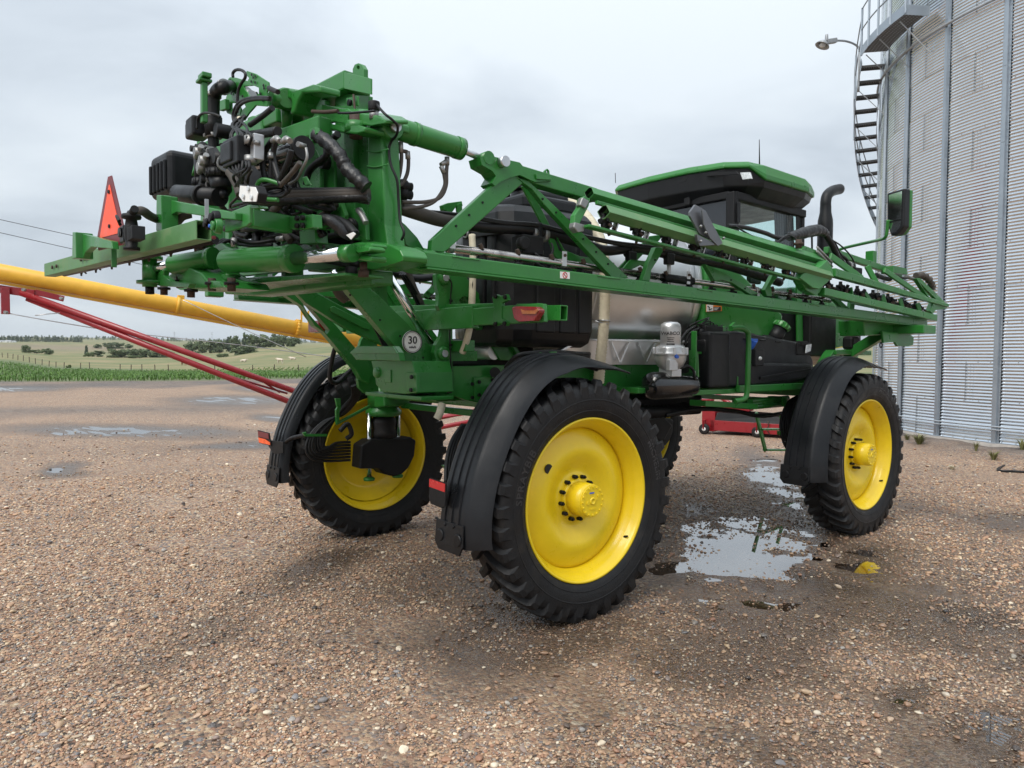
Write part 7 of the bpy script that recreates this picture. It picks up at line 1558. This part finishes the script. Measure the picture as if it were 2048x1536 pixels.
pipe('main_pipe', [SB(462,173,-2.08), SB(447,174,S2), SB(436,179,S2), SB(429,190,S2), SB(427,205,S2), SB(427,240,S2)], .040, 'hose', n=16)
pipe('main_pipe', [SB(427,262,S2), SB(427,300,S2)], .036, 'hose', n=16)
def clampS(u, v, S, ax, r_): 
    p = SB(u, v, S); b = MB(); b.cyl(p-V(ax)*.013, p+V(ax)*.013, r_, n=20); b.box(p+V((-.02,-r_,0)), (.03,.02,.02)); part(b, 'pipe_clamp', 'clamp', 0)
clampS(427,191,S2,(0,0,1),.050); clampS(427,235,S2,(0,0,1),.050); clampS(428,272,S2,(0,0,1),.05); clampS(448,174,S2+.02,(1,.2,0),.05); clampS(492,188,-2.0,(1,.1,.2),.05); clampS(503,192,-2.0,(1,.1,.2),.035)
pipe('main_pipe', [SB(470,172,-2.03), SB(490,187,-2.0), SB(512,194,-1.95)], .035, 'pipe_steel')
p = SB(427,253,S2); b = MB(); b.cyl(p+V((0,0,.06)), p-V((0,0,.07)), .055, n=20); b.sph(p, .06); vb_ = part(b, 'ball_valve', 'plastic_matte', 0)
p = SB(396,257,S2-.05); b = MB(); b.box(p, (.16,.12,.13)); b.box(p+V((-.1,0,0)), (.06,.10,.11)); part(b, 'valve_motor', 'plastic_black', .015, vb_)
p = SB(443,262,S2-.03); b = MB(); b.cyl(p+V((0,-.04,0)), p+V((0,.06,0)), .045, n=18); part(b, 'valve_cap', 'plastic_black', .006, vb_)
pipe('valve_cable', [SB(394,258,S2-.12), SB(396,236,S2-.12), SB(408,226,S2-.12), SB(428,228,S2-.12), SB(440,234,S2-.1)], .008)
b = MB(); p0 = SB(408,246,-2.3); p1 = SB(408,166,-2.3); b.beam(p0, p1, .035, .05, up=(1,0,0)); b.box(p1+V((0,0,.01)), (.09,.08,.02)); b.box(p1+V((.02,0,.035)), (.10,.06,.03)); part(b, 'antenna_post', 'green', .006)
# filter bowls and manifold
def bowl(u, v0, v1, v2, r0, r1, S):
    a, m_, c = SB(u, v0, S), SB(u+2, v1, S), SB(u+8, v2, S); b = MB(); b.cyl(a, m_, r0, r0*1.05, 24); b.cyl(m_, V((m_.x,m_.y,m_.z-.05)), r0*1.28, n=24); b.cyl(V((m_.x,m_.y,m_.z-.05)), c, r1, r1*.85, 24); b.cyl(c, c-V((0,0,.05)), r1*.5, r1*.35, 16)
    for i in range(14): 
        q = ring(m_-V((0,0,.025)), (0,0,1), r0*1.28, 14)[i]; b.cyl(q-V((0,0,.022)), q+V((0,0,.022)), .006, n=5)
    part(b, 'filter_bowl', 'plastic_black', 0)
bowl(437,302,340,382,.062,.068,-2.28); bowl(402,318,358,382,.045,.048,-2.25)
for (u, v, dx, dz, rr) in ((410,300,.05,-.03,.035),(420,318,.04,.05,.03),(415,338,.04,-.02,.03),(420,360,.05,.0,.03),(418,372,.05,0,.028),(400,300,.03,0,.025),(447,318,.06,-.05,.045)):
    p = SB(u, v, -2.3); b = MB(); b.cyl(p-V((dx,0,dz)), p+V((dx,0,dz)), rr, n=14); b.cyl(p-V((0,.06,0)), p+V((0,.1,0)), rr*.8, n=14); part(b, 'pipe_fitting', 'plastic_matte', 0)
    b = MB(); q = p+V((dx,0,dz))*.7; b.cyl(q-V((.012,0,0)), q+V((.012,0,0)), rr*1.2, n=14); part(b, 'pipe_clamp', 'clamp', 0)
for (u, v) in ((398,305),(404,335),(408,322)):
    p = SB(u, v, -2.36); b = MB(); b.tube([p-V((.06,0,.02)), p, p+V((.05,0,.03))], .018, 8, sub=3); b.cyl(p+V((0,-.03,0)), p+V((0,.03,0)), .03, n=10); part(b, 'drain_cock', 'clamp', 0)
PS('valve_stay', [(388,325),(394,278),(400,292),(404,305),(395,318),(388,340),(382,352)], -2.16, .02)
PS('valve_stay', [(431,293),(450,290),(454,308),(450,312),(440,306)], -2.36, .02)
rod('horizontal_filter', SB(356,387,-2.36), SB(440,394,-2.30), .058, 'plastic_black', n=28); rod('filter_cap', SB(353,386,-2.37), SB(362,387.5,-2.36), .050, 'plastic_matte', n=10); rod('filter_ring', SB(402,390,-2.33), SB(408,391,-2.33), .066, 'plastic_matte', n=28)
# moulded black box at the far side
b = MB(); bc_ = SB(353,356,-2.10); R_ = Matrix.Rotation(.09,3,'Z'); b.box(bc_, (.40,.26,.33), R_); bbx = part(b, 'foam_tank', 'plastic_black', .05, seg=4)
for k in range(5):
    b = MB(); q = bc_+R_@V((-.15+.075*k,-.135,-.02)); b.box(q, (.028,.03,.22), R_); part(b, 'tank_rib', 'plastic_black', .012, bbx)
# black oil accumulator
a0_, a1_ = SB(524,326,-2.12), SB(604,297,-2.12); rod('accumulator', a0_, a1_, .058, 'dark_paint', n=28, bevel=.008); ad = (a1_-a0_).normalized(); rod('accumulator_cap', a1_-ad*.012, a1_+ad*.025, .068, 'plastic_matte', n=28)
p = SB(610,293,-2.16); rod('accumulator_valve', p, p+V((.02,-.05,.0)), .016, 'clamp', n=8)
for t in (.25, .55): rod('accumulator_band', a0_.lerp(a1_,t)-ad*.012, a0_.lerp(a1_,t)+ad*.012, .0605, 'plastic_matte', n=28)
pipe('grey_tube', [SB(612,296,-2.18), SB(614,315,-2.18), SB(606,335,-2.18), SB(594,358,-2.15), SB(578,368,-2.1)], .008, 'clamp')
# valve block, junction box
p = SB(475,306,-2.42); b = MB(); b.box(p, (.20,.09,.15), R_); b.box(p+V((-.03,-.05,0)), (.14,.02,.11), R_); jb = part(b, 'junction_box', 'plastic_black', .008)
r2 = random.Random(9)
for k in range(7):
    u = 462+k*6; pipe('harness_wire', [SB(u,290,-2.42), SB(u+r2.uniform(-4,4),268,-2.42), SB(470+r2.uniform(-10,26),252,-2.35), SB(475+r2.uniform(-5,25),238+r2.uniform(-8,8),-2.3)], .008, 'hose', jb, n=6, sub=4)
    pipe('harness_wire', [SB(u,322,-2.44), SB(u+r2.uniform(-3,3),338,-2.45), SB(474+r2.uniform(-8,14),352,-2.44), SB(478+r2.uniform(-12,12),372,-2.4)], .009, 'hose', jb, n=6, sub=4)
p = SB(503,302,-2.36); b = MB(); b.box(p, (.10,.07,.13), R_); b.box(p+V((.09,0,0)), (.05,.06,.14), R_); vb2 = part(b, 'hydraulic_valve_block', 'aluminium', .005)
rod('solenoid', SB(501,290,-2.40), SB(501,273,-2.40), .034, 'clamp', vb2); rod('solenoid', SB(501,312,-2.40), SB(501,328,-2.40), .034, 'clamp', vb2); rod('valve_cartridge', SB(514,290,-2.38), SB(514,282,-2.38), .018, 'clamp', vb2)
# hoses looping round the block
for pts, r_, m_ in (([(460,345),(466,352),(476,372),(482,390)],.030,'hose_dusty'),([(545,280),(532,300),(525,330),(530,365)],.016,'hose'),([(552,282),(546,310),(552,340),(562,372)],.016,'hose'),([(541,310),(542,330),(541,358)],.014,'hose'),([(582,300),(576,325),(560,360)],.016,'hose'),([(560,372),(585,345),(600,325)],.013,'hose_dusty'),
   ([(474,258),(466,232),(474,210),(490,199),(515,195),(540,196)],.010,'hose'),([(476,258),(470,234),(478,213),(494,202),(518,198),(540,199)],.010,'hose'),([(500,250),(520,236),(545,216)],.016,'hose'),([(466,154),(466,146),(472,140),(482,140),(490,146),(490,156),(482,168),(476,185),(474,225)],.009,'hose'),([(538,176),(546,180),(556,184)],.014,'hose'),
   ([(488,272),(520,268),(556,262)],.025,'hose'),([(480,250),(482,245),(478,236)],.014,'cream_hose')):
    pipe('loop_hose', [SB(u, v, -2.30) for u, v in pts], r_, m_)
for pts in ([(545,282),(553,276)],[(553,276),(560,283)],[(572,277),(580,282)],[(566,285),(572,277)],[(541,306),(542,318)]): rod('hose_fitting', SB(*pts[0],-2.32), SB(*pts[1],-2.32), .016, 'clamp', n=10)
# work lamp
lp = [(480,371),(510,374),(515,386),(512,403),(486,403),(478,392)]
b = MB(); b.plate([P2([(478,368),(512,371),(517,386),(513,406),(484,405),(476,392)], S=-2.52)], V((0,.05,0))); wl = part(b, 'work_lamp', 'plastic_matte', .006, label='white pentagon work lamp')
PS('lamp_lens', lp, -2.526, .004, mats='white', bevel=0, parent=wl)
for c in ((497,377),(487,393),(503,395)): 
    p = SB(*c, -2.53); b = MB(); b.cyl(p, p+V((0,-.006,0)), .013, n=14); part(b, 'lamp_led', 'lens_clear', 0, wl)
# green hose loop handle and cable coil
pipe('hose_loop', [SB(560,368,-2.3), SB(535,360,-2.34), SB(521,361,-2.36), SB(514,372,-2.36), SB(517,388,-2.36), SB(528,397,-2.34), SB(556,400,-2.3)], .012, 'green')
for k in range(9): 
    q = [(530+r2.uniform(-4,4),376+r2.uniform(-4,4)),(556+r2.uniform(-4,6),372+r2.uniform(-4,4)),(577+r2.uniform(-5,3),380+r2.uniform(-6,6)),(560+r2.uniform(-6,6),392+r2.uniform(-4,4)),(536+r2.uniform(-5,5),390+r2.uniform(-5,5)),(526,382)]
    pipe('cable_coil', [SB(u, v, -2.28+.012*k) for u, v in q], .009, 'hose', n=6, sub=5)
# transverse hose bundle
for k, (dv, r_, m_) in enumerate(((0,.022,'hose_dusty'),(7,.026,'hose_dusty'),(14,.028,'wrap'),(-6,.014,'hose'))):
    pipe('hose_bundle', [SB(520,396+dv*.5,-2.2), SB(560,388+dv,-2.12), SB(600,386+dv,-2.02), SB(660,385+dv*.9,-1.9), SB(738,383+dv*.8,-1.78)], r_, m_)
for k in range(6): pipe('hose_bundle', [SB(612,398+k*1.5,-1.95), SB(660,400-k*1,-1.88), SB(738,396+k*2,-1.76)], .011, 'hose')
pipe('wrapped_hose', [SB(632,270,-1.95), SB(655,285,-1.93), SB(680,312,-1.9), SB(692,335,-1.88), SB(712,355,-1.86), SB(733,375,-1.82)], .042, 'wrap', rf=lambda t, i: 1+.1*math.sin(i*1.7))
b = MB(); b.plate([P2([(620,258),(630,254),(633,266),(622,286),(616,282)], S=-1.98)], V((0,.03,0))); part(b, 'hose_bracket', 'green', .004)
pipe('loop_hose', [SB(676,268,-1.85), SB(655,290,-1.85), SB(652,312,-1.85), SB(632,328,-1.85), SB(617,345,-1.85), SB(612,370,-1.85)], .022, 'hose')
pipe('loop_hose', [SB(560,380,-2.0), SB(582,350,-2.0), SB(598,328,-2.0)], .02, 'hose_dusty')
# inner frame plates behind the hoses
PS('inner_plate', [(598,330),(612,300),(625,298),(640,330),(640,480),(600,480),(590,430)], -1.70, .03); PS('inner_plate', [(641,310),(668,310),(670,390),(645,390)], -1.64, .02)
b = MB(); p = SB(657,326,-1.68); b.cyl(p, p+V((0,-.05,0)), .045, n=16); b.sph(p+V((0,-.06,0)), .028); part(b, 'rubber_stop', 'plastic_matte', 0)
PS('inner_plate', [(604,355),(612,352),(622,370),(610,372)], -1.9, .01, mats='green_light')
PS('inner_plate', [(655,410),(680,402),(690,430),(685,470),(660,470)], -1.68, .03); PS('inner_plate', [(705,418),(716,414),(730,440),(732,480),(718,470)], -1.72, .03)
PS('inner_plate', [(560,440),(592,432),(600,530),(562,530)], -1.72, .05); PS('inner_plate', [(548,400),(562,400),(565,530),(550,530)], -1.75, .05)
pipe('grease_elbow', [SB(716,420,-1.78), SB(724,430,-1.78), SB(732,446,-1.78)], .018, 'clamp')
# dark manifold mass inside the frame
for k in range(34):
    u = r2.uniform(455,690); v = r2.uniform(400,520); S = r2.uniform(-2.0,-1.6)
    pipe('inner_hose', [SB(u, v, S), SB(u+r2.uniform(-30,30), v+r2.uniform(-35,35), S+r2.uniform(-.08,.08)), SB(u+r2.uniform(-45,45), v+r2.uniform(-45,30), S), SB(u+r2.uniform(-60,60), v+r2.uniform(-40,20), S)], r2.choice((.01,.014,.02,.026)), r2.choice(('hose','hose','hose_dusty','plastic_matte')), n=7, sub=4)
for k in range(26):
    u = r2.uniform(440,600); v = r2.uniform(285,400); S = r2.uniform(-2.15,-1.85)
    pipe('inner_hose', [SB(u, v, S), SB(u+r2.uniform(-12,12), v+r2.uniform(10,30), S), SB(u+r2.uniform(-20,20), v+r2.uniform(25,60), S+.05), SB(u+r2.uniform(-20,30), v+r2.uniform(50,90), S+.05)], r2.choice((.01,.014,.02,.024)), r2.choice(('hose','hose','hose_dusty')), n=7, sub=4)
for (u0, v0, u1, v1, S) in ((500,440,700,520,-1.62),(470,330,590,400,-1.72)):
    b = MB(); b.plate([P2([(u0,v0),(u1,v0-6),(u1,v1-8),(u0,v1)], S=S)], V((0,.08,0))); part(b, 'manifold', 'plastic_matte', .02)
# ---------------------------------------------------------------- centre spray bar behind the machine
n0 = V((1.5,-2.618,2.603)); n1 = V((-1.66,-2.958,2.636))
n0 = A(408,461,X=1.46); n1 = A(100,541,X=-1.66)
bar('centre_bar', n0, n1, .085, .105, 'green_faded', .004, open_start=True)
nd_ = (n1-n0).normalized()
for t in (.30,.335,.62,.65,.86,.90):
    p = n0.lerp(n1, t)+V((0,-.05,0)); bolt(p, (0,-1,0), .016, .012, 'rust')
for t in (.12,.24,.36,.48,.60,.72,.84):
    p = n0.lerp(n1, t)+V((0,.10,-.045)); inst('nozzle_body', NZM, p+V((0,0,.03)), spr, (0,0,t*9)).scale = (.65,.65,.65)
rod('centre_spray_pipe', n0+V((-.1,.09,-.03)), n1+V((.1,.09,-.03)), .022, 'plastic_black')
# inverted-U carriers
SC = -2.40
PS('bar_carrier', [(313,392),(330,390),(330,398),(470,425),(470,440),(440,437),(352,424),(338,432),(330,450),(328,462),(314,462)], -2.48, .04)
PS('bar_carrier', [(313,390),(322,390),(324,462),(312,462)], -2.54, .10)
PS('bar_carrier', [(145,466),(150,464),(222,482),(224,498),(182,494),(170,505),(166,516),(146,518)], -2.86, .04); PS('bar_carrier', [(145,464),(151,464),(152,516),(144,518)], -2.90, .10)
PS('carrier_panel', [(448,428),(498,409),(515,412),(500,416),(499,446),(492,452),(450,465)], -2.44, .02, mats='green_light')
PS('carrier_lip', [(498,409),(517,411),(520,415),(502,417)], -2.47, .05, mats='green_light')
bar('carrier_arm', SB(500,436,-2.36), SB(578,450,-2.10), .07, .10); PS('arm_clamp', [(568,440),(580,432),(612,430),(624,428),(626,455),(612,458),(580,458)], -2.12, .06)
for c in ((597,437),(608,436),(597,452),(608,451)): bolt(SB(*c,-2.13), (0,-1,0), .017, .02)
PS('arm_clamp', [(616,428),(632,432),(636,446),(630,458),(618,456)], -2.0, .1); pipe('wrapped_hose', [SB(638,442,-2.02), SB(655,440,-2.02), SB(675,452,-1.98), SB(692,468,-1.94), SB(706,470,-1.9)], .032, 'wrap')
b = MB(); b.plate([P2([(692,470),(706,464),(711,468),(702,479)], S=-2.0)], V((0,.004,0))); part(b, 'paper_tag', 'white', 0)
PS('post_foot', [(598,460),(630,458),(632,486),(600,488)], -1.98, .08)
# hanger, quick couplers at the bar's end
p = n0+V((-.05,.03,.05)); b = MB(); b.beam(p, p+V((0,0,.13)), .022, .006); part(b, 'pipe_hanger', 'galv_dull', .002)
for (u, v, r_, m_) in ((438,437,.040,'plastic_matte'),(442,453,.042,'green'),(426,450,.03,'plastic_matte'),(430,444,.026,'plastic_matte')):
    p = SB(u, v, -2.60); b = MB(); b.cyl(p, p+V((0,-.035,0)), r_, r_*.9, 12); b.cyl(p+V((0,-.035,0)), p+V((0,-.05,0)), r_*.6, n=12); part(b, 'coupler', m_, .004)
p = SB(422,452,-2.64); b = MB(); b.cyl(p+V((0,.02,0)), p+V((0,-.012,0)), .009, n=10); part(b, 'coupler_pin', 'blue', 0)
for (u, v) in ((416,470),(360,483),(305,498)):
    p = SB(u, v, -2.62); b = MB(); b.box(p+V((0,.03,-.01)), (.018,.02,.018)); part(b, 'red_clip', 'smv_border', .004)
pipe('bar_hose', [SB(396,470,-2.5), SB(405,456,-2.52), SB(418,438,-2.55)], .025, 'hose_dusty'); pipe('bar_hose', [SB(325,478,-2.5), SB(330,495,-2.5), SB(340,506,-2.45)], .012)
pipe('bar_hose', [SB(270,424,-2.72), SB(285,422,-2.68), SB(300,432,-2.6), SB(318,440,-2.5)], .028, 'hose_dusty'); pipe('bar_hose', [SB(350,446,-2.4), SB(362,432,-2.4), SB(380,426,-2.35)], .035, 'hose_dusty')
# section valve on the bar
p = SB(263,462,-2.80); b = MB(); b.lathe([(0,.115),(.02,.115),(.026,.10),(.05,.095),(.055,.08),(.05,.07),(.03,.065),(.036,.03),(.042,.0),(.036,-.05),(.03,-.09),(.045,-.095),(.045,-.11),(0,-.11)], p, (0,0,1), 20); b.cyl(p+V((.0,0,.09)), p+V((.09,0,.115)), .022, n=12); cv = part(b, 'section_valve', 'plastic_matte', 0)
b = MB(); b.box(p+V((-.10,0,-.01)), (.10,.07,.10)); b.cyl(p+V((-.1,-.035,0)), p+V((-.1,-.05,0)), .03, n=14); part(b, 'valve_actuator', 'plastic_black', .010, cv)
for k in range(6):
    q = p+V((.06+.022*k,0,-.03)); b = MB(); b.box(q, (.011,.07,.075)); part(b, 'actuator_fin', 'plastic_black', .003, cv)
pipe('valve_cable', [p+V((-.06,-.05,.06)), p+V((-.14,-.05,.10)), p+V((-.2,-.02,.06))], .009, parent=cv)
# slow-vehicle emblem
sc_ = SB(220,424,-2.80); hh_ = .44; ww = .47; eb = .16
def EM(x, z, d=0.): return sc_+V((math.cos(eb)*x*ww+math.sin(eb)*d, math.sin(eb)*x*ww-math.cos(eb)*d, z*hh_))
en_ = V((math.sin(eb), -math.cos(eb), 0))
b = MB(); b.plate([[EM(x, z) for x, z in [(-.06,.5),(.06,.5),(.5,-.36),(.43,-.5),(-.43,-.5),(-.5,-.36)]]], -en_*.006); emb = part(b, 'slow_vehicle_emblem', 'smv_border', 0, label='orange red slow vehicle triangle')
b = MB(); b.plate([[EM(x, z, .003) for x, z in [(-.015,.38),(.015,.38),(.37,-.33),(-.37,-.33)]]], -en_*.002); part(b, 'emblem_field', 'smv', 0, emb)
for z in (.28, -.2):
    b = MB(); c = EM(0, z, .004); b.cyl(c, c+en_*.006, .012, n=10); part(b, 'emblem_bolt', 'plastic_matte', 0, emb)
b = MB(); b.beam(EM(0,-.5,-.02)-V((0,0,.12)), EM(0,.1,-.02), .03, .012); part(b, 'emblem_stalk', 'green', .003, emb)
# ---------------------------------------------------------------- lower cross beam and fold cylinders
PS('lower_beam', [(448,557),(690,545),(742,539),(742,568),(700,572),(505,592),(449,588)], -1.66, .16, bevel=.012)
PS('lower_beam_end', [(690,541),(742,536),(742,569),(692,573)], -1.69, .03)
PS('fold_plate', [(418,500),(440,485),(470,494),(600,480),(640,484),(700,492),(700,530),(640,540),(600,538),(480,552),(430,548)], -1.74, .06)
f0, f1, f2 = SB(452,522,-2.18), SB(586,517,-2.06), SB(692,507,-1.98)
b = MB(); b.cyl(f0, f1, .078, n=32); fc = part(b, 'fold_cylinder', 'green', .02, label='large green boom fold cylinder', seg=3); fd = (f1-f0).normalized(); rod('cylinder_gland', f1-fd*.04, f1+fd*.02, .086, 'green', fc, n=32, bevel=.006); rod('cylinder_rod', f1, f2, .040, 'chrome', fc, n=24); rod('rod_end', f2-fd*.02, f2+fd*.06, .05, 'green', fc)
PS('fold_pivot', [(428,492),(440,486),(452,494),(470,500),(468,512),(452,512),(446,530),(452,548),(470,556),(500,566),(480,572),(440,560),(420,540),(420,510)], -2.14, .10, bevel=.012)
for (u, v, r_, m_) in ((404,489,.075,'green'),(402,531,.062,'green'),(417,561,.06,'green'),(462,556,.062,'green')):
    p = SB(u, v, -2.12); b = MB(); b.cyl(p+V((0,0,.02)), p-V((0,0,.02)), r_, n=24); b.cyl(p-V((0,0,.02)), p-V((0,0,.06)), r_*.6, n=12, m=1); part(b, 'pivot_washer', [m_,'rust'], .004)
# far fold cylinder and its clevis
h0, h1, h2 = SB(420,518,-2.20), SB(344,530,-2.34), SB(306,538,-2.42)
b = MB(); b.cyl(h0, h1, .066, n=28); fc2 = part(b, 'fold_cylinder', 'green', .012, label='smaller far fold cylinder'); rod('cylinder_rod', h1, h2, .036, 'chrome', fc2); rod('cylinder_cap', h0+(h0-h1).normalized()*.04, h0, .075, 'green', fc2, n=28)
pz0 = SB(299,516,-2.44); pz1 = SB(299,574,-2.44)
rod('clevis_pin', pz0, V((pz0.x,pz0.y,pz1.z)), .048, 'green', n=24); rod('clevis_head', pz0+V((0,0,.012)), pz0-V((0,0,.012)), .085, 'green', n=24); rod('clevis_head', V((pz0.x,pz0.y,SB(299,562,-2.44).z)), V((pz0.x,pz0.y,SB(299,568,-2.44).z)), .085, 'green', n=24); rod('clevis_nut', V((pz0.x,pz0.y,pz1.z)), V((pz0.x,pz0.y,pz1.z-.05)), .03, 'plastic_matte', n=6)
PS('clevis_plate', [(304,546),(318,543),(328,540),(326,550),(340,562),(360,564),(380,566),(376,576),(320,572),(304,568)], -2.40, .04)
PS('fold_casting', [(330,556),(350,540),(380,536),(400,545),(412,560),(440,562),(448,575),(420,578),(380,578),(345,572)], -2.30, .30, bevel=.01)
for (u, v) in ((328,576),(382,580),(360,562),(424,566),(463,566)):
    p = SB(u, v, -2.28); rod('clevis_bolt', p+V((0,0,.03)), p-V((0,0,.05)), .026, 'rust', n=6); rod('clevis_washer', p+V((0,0,.005)), p-V((0,0,.012)), .045, 'plastic_matte', n=14)
PS('under_plate', [(350,575),(420,572),(520,556),(690,545),(690,551),(520,566),(430,582),(360,580)], -1.95, .25, mats='green', bevel=.004)
pipe('fitting_hose', [SB(470,490,-2.2), SB(468,478,-2.2), SB(500,486,-2.1), SB(540,482,-2.0), SB(572,476,-1.9)], .012); rod('hose_fitting', SB(468,494,-2.2), SB(468,476,-2.2), .020, 'clamp', n=10); rod('hose_fitting', SB(555,478,-2.0), SB(570,476,-1.98), .018, 'clamp', n=10)
for k in range(3): pipe('fitting_hose', [SB(430,500,-2.1), SB(450-k*3,484-k*2,-2.1), SB(475,480+k*4,-2.05), SB(520,486+k*3,-2.0), SB(545,490,-1.95)], .012)
# ================================================================== thin damp air
hz = MB(); hz.box((0,0,0), (2,2,2)); hm = bpy.data.materials.new('damp_air'); hm.use_nodes = True; t = hm.node_tree; t.nodes.clear()
pv = N(t, 'ShaderNodeVolumePrincipled'); pv.inputs['Color'].default_value = (.80,.86,.92,1); pv.inputs['Density'].default_value = .00010; pv.inputs['Anisotropy'].default_value = .2
L(t, pv.outputs[0], N(t, 'ShaderNodeOutputMaterial').inputs['Volume']); MATS['damp_air'] = hm
o = hz.build('haze', 'damp_air'); o.location = (0, 0, 40); o.scale = (7200, 7200, 160); o['kind'] = 'stuff'; o['label'] = 'thin damp haze in the air over the fields'
